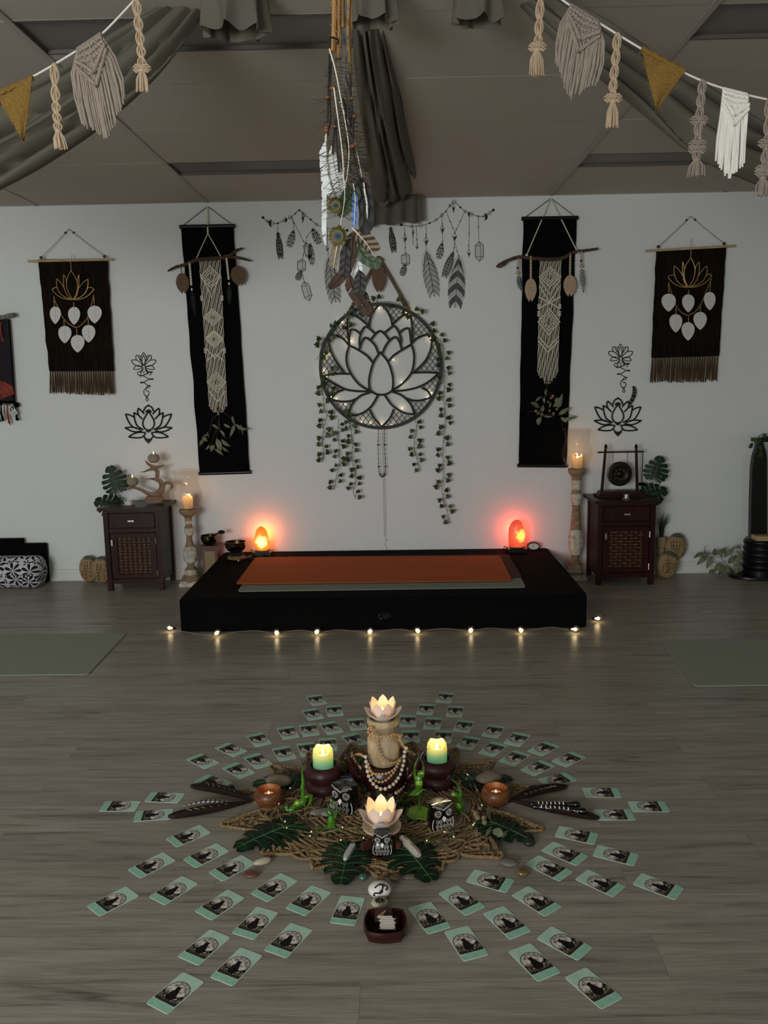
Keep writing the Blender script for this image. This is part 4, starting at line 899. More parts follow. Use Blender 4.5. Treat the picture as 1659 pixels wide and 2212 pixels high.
# -------------------------------------------------- monstera leaves
def monstera(p, tip, nrm, L, name='monstera_leaf', label='', parent=None, bend=.12, slits=6, seed=1, stem=None, group='artificial monstera leaves', deep=.42, wid=1.0):
    p, tip, nrm = V(p), V(tip).normalized(), V(nrm).normalized(); nrm = (nrm-tip*nrm.dot(tip)).normalized(); rt = tip.cross(nrm)
    rnd = random.Random(seed)
    ctl = [(0, 1.0), (15, .86), (35, .73), (60, .65), (85, .60), (110, .54), (135, .47), (155, .38), (172, .22)]
    def rr(a):
        for (a0, r0), (a1, r1) in zip(ctl, ctl[1:]):
            if a <= a1: t = (a-a0)/(a1-a0); return lerp(r0, r1, t)
        return ctl[-1][1]
    cols = []   # (angle, is slit start)
    for k in range(slits+1):
        a0 = 168*k/(slits+1)+ (0 if k == 0 else 2.8); a1 = 168*(k+1)/(slits+1)-2.8
        for q in range(5): cols.append((lerp(a0, a1, q/4), k, q/4))
    def pt(side, a, t, tuck):
        A = math.radians(a); E = rr(a)*(1-.10*tuck); my = max(0, (1-a/115)*.86)
        ex, ey = math.sin(A)*E, math.cos(A)*E
        x, y = ex*t, my+(ey-my)*t
        y += .05*math.sin(PI*t)*(-1)
        z = bend*(-x*x*1.6)-bend*max(0, y)**2*.7+.012*math.sin(a*.5)*t
        return p+rt*(x*side*L*wid)+tip*(y*L)+nrm*(z*L)
    mb = MB(); T_ = [0, .2, deep-.04, deep+.1, .7, .86, 1.0]; nt_ = len(T_)
    for side in (-1, 1):
        base = len(mb.v)
        for (a, k, q) in cols:
            for t in T_: mb.v.append(tuple(pt(side, a, t, (2*q-1)**4)))
        n = len(cols)
        for i in range(n-1):
            gap = cols[i][1] != cols[i+1][1]
            hole = gap and (cols[i][1] in (3,) and side == 1 or cols[i][1] in (4,) and side == -1)
            for j in range(nt_-1):
                if gap and not hole and T_[j] >= deep-.05: continue
                if hole and T_[j] in (T_[2], T_[3]): continue
                f = (base+i*nt_+j, base+(i+1)*nt_+j, base+(i+1)*nt_+j+1, base+i*nt_+j+1); mb.f.append(f if side == 1 else f[::-1]); mb.m.append(0)
    n0 = len(mb.v); fs = list(mb.f)   # underside
    mb.v += [tuple(V(q)-nrm*.0012) for q in mb.v]; mb.f += [tuple(i+n0 for i in f[::-1]) for f in fs]; mb.m += [0]*len(fs)
    t = thing(name, label, 'leaf', p, group) if not parent else parent
    o = obj('blade', mb, MT['green_leaf'], t, ang=60)
    b = MB(); b.tube([pt(1, 0, 0, 0)*0+p+tip*(y*L)+nrm*((-bend*y*y*.7)*L+.001) for y in (0, .2, .4, .6, .8, .97)], [.0024, .0022, .002, .0016, .001, .0005], 5)
    for k in range(slits+1):
        a = 168*(k+.5)/(slits+1)
        for s in (-1, 1): b.tube([pt(s, a, q, 0)+nrm*.0006 for q in (0, .3, .6, .85)], [.0011, .0009, .0006, .0003], 4)
    obj('veins', b, MT['leaf_vein'], t)
    if stem:
        b = MB(); b.tube(spline([p, *[V(q) for q in stem]], 5), .0024, 6); obj('stem', b, MT['ivy_stem'], t)
    return t
C1 = CR(0, 940, 3.606); C4 = CR(1180, 900, 3.463)
def A1(x, y, Y): return W(*C1(x, y), Y)
def A4(x, y, Y): return W(*C4(x, y), Y)
def leafpair(A, data, stemto, who, sd):
    for (bx, by, tx, ty, L, nz, nm) in data:
        p = A(bx, by, -.12); q = A(tx, ty, -.12)
        monstera(p, q-p, (nz, -1, .25), (q-p).length*1.0, label=nm, stem=[lerp(p, V(stemto), .5)+V((0, 0, -.01)), stemto], seed=sd, bend=.15)
leafpair(A1, [(905, 395, 845, 228, 0, .1, 'larger upright monstera leaf behind the white lotus bowl'), (880, 560, 722, 505, 0, .25, 'smaller monstera leaf drooping over the edge of the Om cabinet')], A1(945, 515, -.12), 'l', 2)
leafpair(A4, [(815, 435, 862, 285, 0, -.1, 'larger upright monstera leaf beside the gong mallet'), (765, 590, 918, 545, 0, -.25, 'smaller monstera leaf drooping behind the gong cabinet corner')], A4(745, 580, -.12), 'r', 3)
# -------------------------------------------------- Om holder
YO = -.2; zt = .602
def flat_carve(mb, A, path, Y, th, n=8):
    """a carved wooden bar of changing width, th deep, edges rounded"""
    P = spline([V((x, y, r)) for x, y, r in path], n); vs = []; ring = 8
    for i, p in enumerate(P):
        d = (P[min(i+1, len(P)-1)]-P[max(i-1, 0)]); d = P2(d.x, d.y).normalized(); nn = P2(-d.y, d.x); r = max(.8, p.z)
        k = [(-1, -.35), (-.8, -.85), (0, -1), (.8, -.85), (1, -.35), (1, .35), (.85, 1), (-.85, 1)]
        for a, c in k: q = P2(p.x, p.y)+nn*a*r; vs.append(A(q.x, q.y, Y+c*th/2*min(1, .3+r/14)))
    m = len(P); mb.add(vs, [(i*8+k, i*8+(k+1) % 8, (i+1)*8+(k+1) % 8, (i+1)*8+k) for i in range(m-1) for k in range(8)]+[tuple(range(7, -1, -1)), tuple((m-1)*8+k for k in range(8))])
t = thing('om_candle_holder', 'carved wooden Om shaped holder standing on the dark red cabinet', 'candle holder', A1(1205, 520, YO))
b = MB()
flat_carve(b, A1, [(978, 418, 3), (1040, 408, 9), (1100, 425, 12), (1150, 452, 16), (1205, 468, 24), (1248, 440, 26), (1264, 400, 24), (1250, 362, 19), (1215, 345, 13), (1175, 340, 6), (1132, 344, 1)], YO, .028)
flat_carve(b, A1, [(1222, 352, 14), (1225, 315, 16), (1226, 280, 15), (1200, 262, 13), (1160, 270, 9), (1125, 285, 5), (1090, 286, 1)], YO, .026)
flat_carve(b, A1, [(1130, 193, 1), (1150, 220, 9), (1185, 243, 14), (1215, 250, 14), (1250, 242, 8), (1285, 228, 1)], YO, .026)
flat_carve(b, A1, [(1190, 240, 8), (1205, 262, 10), (1226, 285, 12)], YO, .024)
flat_carve(b, A1, [(1255, 420, 12), (1275, 385, 14), (1305, 368, 12), (1335, 380, 12), (1342, 400, 9), (1328, 420, 3)], YO, .026)
obj('om_figure', b, MT['om_wood'], t)
b = MB(); base = [A1(x, y, YO) for x, y in [(1140, 478), (1135, 505), (1150, 520), (1260, 522), (1272, 505), (1268, 480), (1240, 474), (1165, 474)]]
b.prism([p+V((0, -.035, 0)) for p in base], (0, .07, 0)); obj('foot', b, MT['om_wood'], t)
for k, (x, y, r, fy, nm) in enumerate([(1033, 362, 43, 318, 'round stone tealight holder on the tail end of the Om'), (1197, 180, 45, 136, 'round stone tealight holder on the top crescent of the Om')]):
    c = A1(x, y, YO-.002); R0 = .0405
    h = thing('tealight_holder', nm, 'candle holder', c-V((0, 0, R0*.9)), 'round tealight holders on the Om')
    b = MB(); pr = [(R0*math.sin(a)*1.05, -R0*.88*math.cos(a)) for a in [math.radians(q) for q in (25, 40, 60, 80, 100, 120, 138, 148)]]
    pr += [(R0*.50, R0*.62), (R0*.45, R0*.3)]; b.lathe(pr, c, 24); obj('ball', b, MT['holder_stone'], h)
    b = MB(); b.lathe([(.018, .012), (.018, .038), (.0172, .038), (.0168, .028)], c, 16); obj('tealight_cup', b, MT['bulb_glass'], h)
    flame(h, c+V((0, 0, .029)), .7, .06)
# -------------------------------------------------- lotus bowls (white, petals in two tiers)
def lotus_bowl(name, label, c, s, m, lit, tiers, cat='candle holder', group=None, R=None):
    t = thing(name, label, cat, c, group); c = V(c)
    for (n, r0, r1, h, wd, ph, lean) in tiers:
        for i in range(n):
            a = 2*PI*i/n+ph; b = MB(); ca, sa = math.cos(a), math.sin(a); nu, nv = 9, 9
            def f(u, v, off=0):
                ww = wd*(min(1, (1-v)/.55)**.62)*1.0 if v < .999 else 0.0
                if v < .45: ww = wd*lerp(.62, 1.0, (v/.45)**.7)
                x = (u-.5)*2*ww; rad = lerp(r0, r1, v**lean)+off-.25*abs(x)**2/max(wd, .001)
                z = h*v
                return c+V((ca*rad-sa*x, sa*rad+ca*x, z))*1.0
            b.grid(lambda u, v: f(u, v, .0009*s), nu, nv); b.grid(lambda u, v: f(1-u, v, -.0009*s), nu, nv)
            obj('petal', b, MT[m], t, ang=80)
    return t
lotus_bowl('lotus_bowl', 'small unlit white ceramic lotus bowl on the cabinet before the monstera leaf', A1(1005, 550, -.27), 1, 'white_ceramic', False, [(6, .022, .050, .014, .022, .2, .7), (6, .02, .036, .048, .021, .7, .8)])
# -------------------------------------------------- gong
YG = -.17
G = lambda x, y, dy=0: A4(x, y, YG+dy)
t = thing('gong_stand', 'dark wooden frame with a hanging bronze gong on the dark red cabinet', 'gong', G(545, 590))
b = MB(); p, q = G(370, 590), G(722, 590); z0 = .602
b.bbox((p.x, YG-.07, z0), (q.x, YG+.07, z0+.018)); b.box(((p.x+q.x)/2, YG, z0+.03), (q.x-p.x-.03, .10, .024), taper=.92)
obj('base', b, MT['red_wood'], t)
for (xa, xb) in ((415, 445), (680, 672)):
    b = MB(); b.tube([G(xa, 555), G(lerp(xa, xb, .95), 240)], [.013, .0105], 4); b.lathe([(.011, 0), (.013, .006), (.009, .012), (.012, .018), (.006, .026), (.001, .034)], G(xb, 238), 10); obj('post', b, MT['red_wood'], t)
b = MB(); b.tube([G(378, 267), G(400, 267), G(408, 267), G(706, 262), G(714, 262), G(737, 262)], [.001, .007, .0055, .0055, .007, .001], 10); obj('crossbar', b, MT['red_wood'], t)
gc = G(547, 428); Rg = .087
b = MB(); RX_ = Matrix.Rotation(PI/2, 3, 'X')
b.lathe([(Rg, .0), (Rg, .012), (Rg*.93, .014), (Rg*.92, .012), (Rg*.66, .013), (Rg*.63, .011), (Rg*.3, .012), (Rg*.24, .020), (Rg*.1, .024), (.0005, .0245)], gc, 40, RX_)
b.lathe([(Rg*.99, -.012), (Rg, 0)], gc, 40, RX_); gg = obj('gong', b, MT['bronze'], t)
b = MB()
for i in range(8):
    a = 2*PI*i/8; d = V((math.cos(a), 0, math.sin(a))); e = V((-math.sin(a), 0, math.cos(a))); c0 = gc+V((0, -.0135, 0))
    b.prism([c0+d*Rg*.28, c0+d*Rg*.4+e*Rg*.1, c0+d*Rg*.56, c0+d*Rg*.4-e*Rg*.1], (0, -.0015, 0))
obj('gong_star', b, MT['brass'], gg)
for xs, yb in ((500, 350), (608, 358)):
    b = MB(); b.tube([G(xs, 270), G(xs, yb)], .0018, 5); obj('string', b, MT['wick'], t)
t = thing('gong_mallet', 'small dark gong mallet hanging from the end of the gong crossbar', 'mallet', G(722, 266))
b = MB(); b.tube([G(722, 262, -.012), G(722, 300, -.012), G(714, 492, -.012)], .003, 6); obj('handle', b, MT['wick'], t)
b = MB(); b.tube([G(694, 505, -.012), G(737, 505, -.012)], [.0125, .0125], 12); obj('head', b, MT['black_cloth'], t)
t = thing('tealight', 'burning-free silver tealight on a small wooden coaster in front of the gong', 'candle', A4(598, 615, -.3)); t['label'] = 'unlit silver tealight on a small oval wooden coaster before the gong'
c = V((A4(598, 615, -.3).x, -.3, .602))
b = MB(); b.lathe([(.03, 0), (.031, .003), (.029, .006)], c+V((-.003, 0, 0)), 28); one('coaster', b, MT['om_wood'], 'thin oval wooden coaster under the tealight by the gong', 'coaster', c)
t.location = c+V((0, 0, .006)); ORG[t.name] = V(t.location)
b = MB(); b.lathe([(.018, 0), (.019, .001), (.019, .026), (.0182, .026), (.0178, .018)], c+V((0, 0, .006)), 20); obj('cup', b, MT['tin'], t)
b = MB(); b.lathe([(.0175, .004), (.0175, .019), (.001, .019)], c+V((0, 0, .006)), 16); b.tube([c+V((0, 0, .024)), c+V((.001, 0, .032))], .0008, 5); obj('wax', b, MT['cream_wax'], t)
# -------------------------------------------------- candle pillars with hurricane glasses
def pillar(x, y, prof, ybase, s, white, h_glass, who, fl, gp, cr, ch):
    t = thing('candle_pillar', 'carved whitewashed wooden candle pillar ' + who, 'candle stand', (x, y, 0), 'carved candle pillars')
    k = lambda yy: (ybase-yy)*s
    b = MB(); b.box((x, y, .012), (.15, .15, .024)); b.box((x, y, .03), (.135, .135, .014)); obj('foot', b, MT['whitewash'], t)
    b = MB(); pr = [(r*.00093, max(.03, k(yy))) for yy, r in prof]
    segs = [[pr[0]]]
    for i in range(1, len(pr)):
        inw = any(a >= prof[i][0] >= c for a, c in white); b.mat(1 if inw else 0)
        nfl = 14 if inw else 0
        b.lathe([pr[i-1], lerp(V((*pr[i-1], 0)), V((*pr[i], 0)), .5)[:2], pr[i]], (x, y, 0), 42, warp=(lambda a, z, n=nfl: 1+.06*abs(math.sin(n*a/2))-.03) if inw else None)
    b.mat(0); zt_ = pr[-1][1]; obj('shaft', b, [MT['pillar_wood'], MT['whitewash']], t, ang=35)
    # carved leaf relief on the belly
    b = MB(); za, zb = k(white[1][0]), k(white[1][1])
    def RB(z):
        for (r0, z0), (r1, z1) in zip(pr, pr[1:]):
            if z0 <= z <= z1: return lerp(r0, r1, (z-z0)/max(1e-6, z1-z0))
        return .04
    for q in range(4):
        for side in (-1, 1):
            for j in range(5):
                u = j/5; z0 = lerp(za, zb, .15+.62*u); a0 = -PI/2+q*PI/2
                P = [V((x, y, 0))+V((math.cos(a0+side*w_*.55), math.sin(a0+side*w_*.55), 0))*(RB(min(zb, z0+w_*.035))+.002)+V((0, 0, min(zb, z0+w_*.035))) for w_ in (0, .35, .7, 1)]
                b.tube(P, [.0028, .0045, .004, .001], 5)
    obj('carved_leaves', b, MT['whitewash'], t)
    zt_ = pr[-1][1]
    g = thing('hurricane_glass', 'clear hurricane glass on the candle pillar ' + who, 'glass', (x, y, zt_), 'hurricane glasses')
    G_ = [(.052, .004), (.066, .012), (.088, .035), (.107, .075), (.114, .105), (.108, .14), (.093, .18), (.088, .21), (.091, .235), (.100, h_glass-.01), (.104, h_glass)]
    b = MB(); n = 40
    for dr in (0, -.002):
        vs = []
        for r, z in G_:
            for q in range(n): a = 2*PI*q/n; vs.append((x+(r+dr)*.95*math.cos(a), y+(r+dr)*.95*math.sin(a), zt_+z))
        m = len(G_); b.add(vs, [(i*n+q, i*n+(q+1) % n, (i+1)*n+(q+1) % n, (i+1)*n+q) for i in range(m-1) for q in range(n)])
    b.lathe([(.001, .002), (.052, .002), (.052, .004), (.001, .0045)], (x, y, zt_), n)
    obj('glass', b, MT['lamp_glass'], g, ang=60)
    c = V((x+.002, y, zt_+.006)); cn = thing('pillar_candle', 'burning cream pillar candle inside the hurricane glass ' + who, 'candle', c, 'cream pillar candles')
    b = MB(); rim = lambda a, z: 1
    n = 28; prof_ = [(cr, 0, 0), (cr, ch*.5, 0), (cr, ch, 1), (cr*.9, ch+.002, 1), (cr*.82, ch*.72, 0), (cr*.3, ch*.66, 0), (.001, ch*.66, 0)]; vs = []
    for r, z, w_ in prof_:
        for q in range(n):
            a = 2*PI*q/n; dz = w_*(.010*math.sin(a*2+x)+.006*math.sin(a*5+1)); vs.append((c.x+r*math.cos(a), c.y+r*math.sin(a), c.z+z+dz))
    b.add(vs, [(i*n+q, i*n+(q+1) % n, (i+1)*n+(q+1) % n, (i+1)*n+q) for i in range(len(prof_)-1) for q in range(n)]+[tuple(range(n-1, -1, -1)), tuple((len(prof_)-1)*n+q for q in range(n))])
    obj('wax', b, MT['cream_wax'], cn)
    b = MB(); b.tube([c+V((0, 0, ch*.66)), c+V((.001, 0, ch*.66+.014))], .001, 5); obj('wick', b, MT['wick'], cn)
    flame(cn, c+V((0, 0, ch*.66+.008)), 1.1, .32)
PL = [(1165, 78), (1140, 76), (1110, 74), (1085, 54), (1075, 50), (1050, 48), (1035, 34), (1018, 26), (1004, 31), (990, 45), (960, 50), (920, 48), (880, 38), (850, 26), (820, 22), (800, 24), (795, 30), (770, 36), (745, 34), (730, 26), (715, 24), (690, 28), (672, 26), (664, 34), (650, 45), (640, 62), (620, 68), (608, 66)]
pillar(-1.405, -.19, PL, 1165, 1/1000, [(1075, 1040), (990, 870), (795, 740), (690, 676)], .285, 'beside the Om cabinet', 0, 0, .036, .085)
PR = [(1215, 72), (1180, 68), (1160, 62), (1140, 52), (1110, 50), (1085, 38), (1070, 28), (1050, 30), (1035, 38), (1010, 45), (960, 51), (900, 50), (850, 43), (780, 36), (720, 32), (690, 28), (680, 33), (670, 30), (640, 40), (610, 46), (590, 40), (575, 36), (560, 32), (500, 36), (492, 39), (480, 36), (460, 45), (450, 58), (430, 66), (412, 66)]
pillar(1.385, -.15, PR, 1215, 1/1000, [(1140, 1090), (1020, 850), (645, 580), (500, 485)], .285, 'beside the gong cabinet, the taller one', 0, 0, .036, .085)
# ================================================================== platform and what stands on it
b = MB(); PX0, PX1, PY0, PZ = -1.195, 1.21, -1.37, .2
def plat(u, v):
    return V((lerp(PX0, PX1, u), lerp(PY0, -.012, v), PZ+.0012*noise.noise(V((u*9, v*5, 0)))))
b.bbox((PX0+.01, PY0+.01, 0), (PX1-.01, -.012, PZ-.012)); t = thing('platform', 'low platform covered in black cloth standing against the white wall', 'platform', (0, -.7, 0))
obj('base', b, MT['black_satin'], t)
b = MB(); n = 60; rim = []
def pk(k):   # perimeter
    L1, L2 = PX1-PX0, -.012-PY0; s = k/n*(2*L2+L1)
    if s < L2: return V((PX0, -.012-s, 0))
    if s < L2+L1: return V((PX0+s-L2, PY0, 0))
    return V((PX1, PY0+s-L2-L1, 0))
vs = []
for k in range(n+1):
    p = pk(k); o = V((.006*noise.noise(V((k*.9, 0, 0))), .006*noise.noise(V((k*.9, 3, 0))), 0))
    inn = V((p.x*.985, lerp(p.y, -.7, .015), 0))
    for q, z in ((inn, PZ), (p*1.0, PZ-.006), (p+o*.5, PZ*.5), (p+o, .004)): vs.append(q+V((0, 0, z)))
b.add(vs, [(k*4+j, (k+1)*4+j, (k+1)*4+j+1, k*4+j+1) for k in range(n) for j in range(3)])
b.bbox((PX0*.985, PY0+.01, PZ-.004), (PX1*.985, -.012, PZ+.0005)); obj('cloth_cover', b, MT['black_cloth'], t)
b = MB()  # small pale maker's marks in the middle of the front face
CP = CR(350, 1080, 3.318)
FP = lambda x, y: W(*CP(x, y), PY0-.010)
for s in ([(1553, 820), (1560, 850), (1575, 855)], [(1556, 828), (1572, 818)], [(1558, 852), (1580, 845)], [(1582, 812), (1586, 835), (1600, 838)], [(1604, 812), (1596, 830), (1612, 832), (1622, 812)], [(1614, 826), (1626, 845)], [(1630, 818), (1640, 832), (1632, 842)], [(1590, 850), (1615, 846)], [(1605, 806), (1608, 812)]):
    b.tube([FP(*q) for q in s], .0011, 4)
obj('front_mark', b, MT['decal_grey'], t)
def mat_on(name, c4, z, col, label, th=.0045, cat='yoga mat', group=None, wav=.0015, corner=.03):
    """flat rubber mat from four floor corners, rounded corners"""
    P = [V((x, y, z)) for x, y in c4]; pts = []
    for i in range(4):
        p, a, c = P[i], P[i-1], P[(i+1) % 4]; da = (a-p).normalized()*corner; dc = (c-p).normalized()*corner
        for k in range(6): u = k/5; pts.append((p+da)*(1-u)**2+p*2*u*(1-u)+(p+dc)*u*u)
    b = MB(); b.prism(pts, (0, 0, th)); return one(name, b, MT[col], label, cat, sum(P, V((0, 0, 0)))/4, group, ang=30)
m_('mat_grey', '#8b9082', .85, var=.08, scale=(200, 200, 200), spec=.2); m_('mat_rust', '#b9561b', .8, var=.15, scale=(5, 12, 5), spec=.25); m_('mat_brown', '#4a302a', .85, spec=.2)
m_('mat_sage', '#989e90', .85, var=.05, scale=(200, 200, 200), spec=.2)
c = lambda x, y: (F(x, y, PZ).x, F(x, y, PZ).y)
mat_on('yoga_mat', [c(513, 1279), c(1136, 1270), c(1100, 1202), c(565, 1206)], PZ+.001, 'mat_grey', 'pale grey green yoga mat, lowest on the black platform')
mat_on('yoga_mat', [c(640, 1262), c(1128, 1250), c(1098, 1200.5), c(620, 1205)], PZ+.006, 'mat_brown', 'dark brown yoga mat peeking out beneath the rust mat')
mat_on('yoga_mat', [c(509.5, 1266), c(1107, 1258.5), c(1080, 1205), c(552, 1208)], PZ+.011, 'mat_rust', 'rust orange yoga mat, topmost on the black platform')
mat_on('yoga_mat', [(-3.3, -2.085), (-1.485, -2.085), (-1.508, -1.39), (-3.3, -1.38)], .001, 'mat_sage', 'sage green mat on the floor on the bolster side of the platform')
mat_on('yoga_mat', [(1.505, -2.335), (3.3, -2.32), (3.3, -1.63), (1.553, -1.633)], .001, 'mat_sage', 'sage green mat on the floor on the black tower side of the platform')
# ------------------------------------------------------------------ salt lamps
def salt_mat(name, edge, mid, core, spot, es):
    m = bpy.data.materials.new(name); m.use_nodes = True; nt = m.node_tree; N = nt.nodes.new; L = nt.links.new
    b = nt.nodes['Principled BSDF']; b.inputs['Base Color'].default_value = (*lin(edge), 1); b.inputs['Roughness'].default_value = .35
    tc = N('ShaderNodeTexCoord'); d = N('ShaderNodeVectorMath'); d.operation = 'DISTANCE'; d.inputs[1].default_value = spot; L(tc.outputs['Object'], d.inputs[0])
    nz = N('ShaderNodeTexNoise'); nz.inputs['Scale'].default_value = 45; nz.inputs['Detail'].default_value = 4; L(tc.outputs['Object'], nz.inputs[0])
    a = N('ShaderNodeMath'); a.operation = 'MULTIPLY_ADD'; a.inputs[1].default_value = .07; L(nz.outputs[0], a.inputs[0]); L(d.outputs['Value'], a.inputs[2])
    mr = N('ShaderNodeMapRange'); mr.inputs[1].default_value = .045; mr.inputs[2].default_value = .155; L(a.outputs[0], mr.inputs[0])
    rp = N('ShaderNodeValToRGB'); e = rp.color_ramp.elements; e[0].position = 0; e[0].color = (*core, 1); e[1].position = 1; e[1].color = (*lin(edge), 1); x = e.new(.38); x.color = (*lin(mid), 1)
    L(mr.outputs[0], rp.inputs[0]); L(rp.outputs[0], b.inputs['Emission Color']); b.inputs['Emission Strength'].default_value = es
    MT[name] = m
salt_mat('salt_orange', '#d9581c', '#f39a2c', (3.0, 2.1, .75), (.0, -.04, .105), 1.0)
salt_mat('salt_red', '#c8402c', '#e8603a', (2.6, 1.5, .2), (.03, -.045, .125), 1.0)
def salt_lamp(c, out, h, mname, bw, label, seed, off, glow):
    z0 = PZ+.0025; t = thing('salt_lamp', label, 'lamp', (c[0], c[1], z0), 'salt lamps')
    b = MB(); b.box((c[0], c[1], z0+.013), (bw, .10, .026)); b.box((c[0], c[1], z0+.03), (bw*.7, .08, .010)); obj('base', b, MT['black_satin'], t)
    b = MB(); n = 18; vs = []; rows = len(out)
    zb = z0+.034
    for r, z in out:
        for k in range(n):
            a = 2*PI*k/n; q = 1+.10*noise.noise(V((math.cos(a)*1.6+seed, math.sin(a)*1.6, z*14)))+.05*noise.noise(V((math.cos(a)*5, math.sin(a)*5, z*40+seed)))
            vs.append((c[0]+r*q*math.cos(a)+off*z, c[1]+r*q*.8*math.sin(a), zb+z))
    b.add(vs, [(i*n+k, i*n+(k+1) % n, (i+1)*n+(k+1) % n, (i+1)*n+k) for i in range(rows-1) for k in range(n)]+[tuple(range(n-1, -1, -1)), tuple((rows-1)*n+k for k in range(n))])
    o = obj('salt_crystal', b, MT[mname], t, ang=22)
    ob = MB()
    point('lamp_light', (c[0]+.0, c[1]+.068, z0+.14), glow[0], glow[1], .04, t)
    b = MB(); b.tube(spline([(c[0]-bw/2, c[1]+.02, z0+.015), (c[0]-bw/2-.016, c[1]+.02, z0+.035), (c[0]-bw/2-.024, c[1]+.03, z0+.012), (c[0]-bw/2-.02, c[1]+.05, z0+.002)], 5), .0025, 5); obj('cable', b, MT['black_satin'], t)
    return t
salt_lamp((-.888, -.13), [(.034, 0), (.048, .012), (.054, .04), (.055, .075), (.050, .105), (.042, .135), (.030, .158), (.014, .172), (.004, .176)], .17, 'salt_orange', .135, 'glowing orange salt lamp on the platform behind the singing bowl', 1, -.03, (1.5, (1, .24, .06)))
salt_lamp((.965, -.13), [(.044, 0), (.056, .01), (.060, .05), (.060, .10), (.054, .14), (.044, .17), (.030, .19), (.010, .2)], .2, 'salt_red', .135, 'glowing red salt lamp on the platform beside the small clock', 5, .0, (1.7, (1, .11, .05)))
# ------------------------------------------------------------------ clock
cc = V((1.093, -.085, PZ+.0015)); t = thing('alarm_clock', 'small black oval alarm clock with white dial beside the red salt lamp', 'clock', cc)
b = MB(); R9 = Matrix.Rotation(PI/2, 3, 'X'); fc = cc+V((0, 0, .031))
def oval(mb, rx, rz, y0, y1, n=30): mb.prism([fc+V((rx*math.cos(2*PI*i/n), y0, rz*math.sin(2*PI*i/n))) for i in range(n)], (0, y1-y0, 0))
oval(b, .046, .030, -.014, .02); obj('case', b, MT['black_satin'], t)
b = MB(); oval(b, .038, .023, -.0155, -.014); obj('dial', b, MT['white_ceramic'], t)
b = MB()
for a, l, w in ((100, .017, .0012), (215, .012, .0016)):
    d = V((math.cos(math.radians(a)), 0, math.sin(math.radians(a)))); b.tube([fc+V((0, -.0165, 0)), fc+V((0, -.0165, 0))+d*l], w, 5)
for i in range(12):
    a = 2*PI*i/12; p = fc+V((.033*math.cos(a), -.0158, .019*math.sin(a))); b.box(p, (.0025, .001, .0025))
obj('hands', b, MT['decal_black'], t)
# ------------------------------------------------------------------ singing bowls
def bowl(c, r, h, label, m='brass', name='singing_bowl', cat='singing bowl', th=.003):
    t = thing(name, label, cat, c, 'singing bowls'); b = MB(); c = V(c)
    pr = [(r*.42, 0), (r*.72, h*.12), (r*.93, h*.42), (r*1.0, h*.72), (r*.97, h*.97), (r*.98, h), (r*.98-th*1.4, h), (r*.96-th, h*.72), (r*.88-th, h*.42), (r*.66, h*.16), (.001, h*.07)]
    b.lathe(pr, c, 40); obj('bowl', b, MT[m], t); return t
sx, sy = -1.262, -.14; sz = W(*CP(378, 318), sy).z
t = thing('pedestal', 'small dark red wooden box pedestal standing between candle pillar and platform', 'pedestal', (sx, sy, 0))
b = MB(); b.bbox((sx-.055, sy-.055, 0), (sx+.055, sy+.055, sz-.012)); obj('box', b, MT['plinth_wood'], t)
b = MB(); b.box((sx, sy, sz-.006), (.135, .135, .012)); b.box((sx, sy, sz-.018), (.12, .12, .012)); obj('top', b, MT['plinth_wood'], t)
b = MB(); b.bbox((sx-.038, sy-.0575, .03), (sx+.038, sy-.055, sz-.04)); obj('front_panel', b, MT['plinth_panel'], t)
bowl((sx-.012, sy, sz), .062, .068, 'dark brass singing bowl on the small red pedestal')
t = thing('bowl_mallet', 'short dark wooden mallet resting in the bowl on the pedestal', 'mallet', (sx+.02, sy, sz+.05))
b = MB(); b.tube([(sx+.0, sy, sz+.047), (sx+.035, sy-.01, sz+.073), (sx+.06, sy-.015, sz+.086)], [.004, .005, .005], 7); obj('handle', b, MT['wick'], t)
b = MB(); b.ball((sx+.085, sy-.02, sz+.094), (.026, .015, .015)); obj('head', b, MT['wick'], t)
bx, by = F(510, 1201, PZ).x, -.27
m_('cushion_tan', '#8a7350', .9, col2='#6b5638'); m_('dark_ring', '#15130f', .8, var=.4, scale=(90, 90, 90))
cbx = W(*CP(530, 395), -.27); bx = cbx.x
b = MB(); b.lathe([(.045, 0), (.062, .006), (.066, .016), (.058, .027), (.04, .031)], (bx+.003, by, PZ+.0015), 30); one('bowl_cushion', b, MT['cushion_tan'], 'round tan wooden stand under the dark ring and larger singing bowl', 'cushion', (bx, by, PZ))
b = MB(); b.lathe([(.03, 0), (.048, .003), (.052, .012), (.046, .022), (.03, .024)], (bx+.003, by, PZ+.033), 30); one('bowl_ring', b, MT['dark_ring'], 'dark patterned ring cushion directly under the larger singing bowl', 'cushion', (bx, by, PZ+.033))
bowl((bx, by, PZ+.058), .076, .072, 'larger brass singing bowl on a ring cushion on the platform corner')
for (a, c_, r, lab, m) in (((548, 432), (640, 405), .0095, 'reddish wooden striker with flat pale end lying before the singing bowl', 'plinth_wood'), ((630, 415), (732, 400), .0085, 'dark wooden striker lying beside the singing bowl toward the mats', 'wick')):
    p = F(*CP(*a), PZ+.0125); q = F(*CP(*c_), PZ+.0125); p.z = q.z = PZ+.002+r
    if r < .009: p.y -= .03; q.y -= .03
    t = thing('bowl_striker', lab, 'striker', p, 'wooden strikers'); b = MB(); b.tube([p, lerp(p, q, .05), lerp(p, q, .5), q], [r*.9, r, r*.9, r*1.15], 10); obj('rod', b, MT[m], t)
    b = MB(); b.tube([lerp(p, q, .62), lerp(p, q, .97)], [r*1.3, r*1.4], 10) if m == 'wick' else b.tube([p-(q-p).normalized()*.002, p], [r*.85, r*.9], 10)
    obj('leather_wrap' if m == 'wick' else 'end_face', b, MT['wick' if m == 'wick' else 'light_wood'], t)
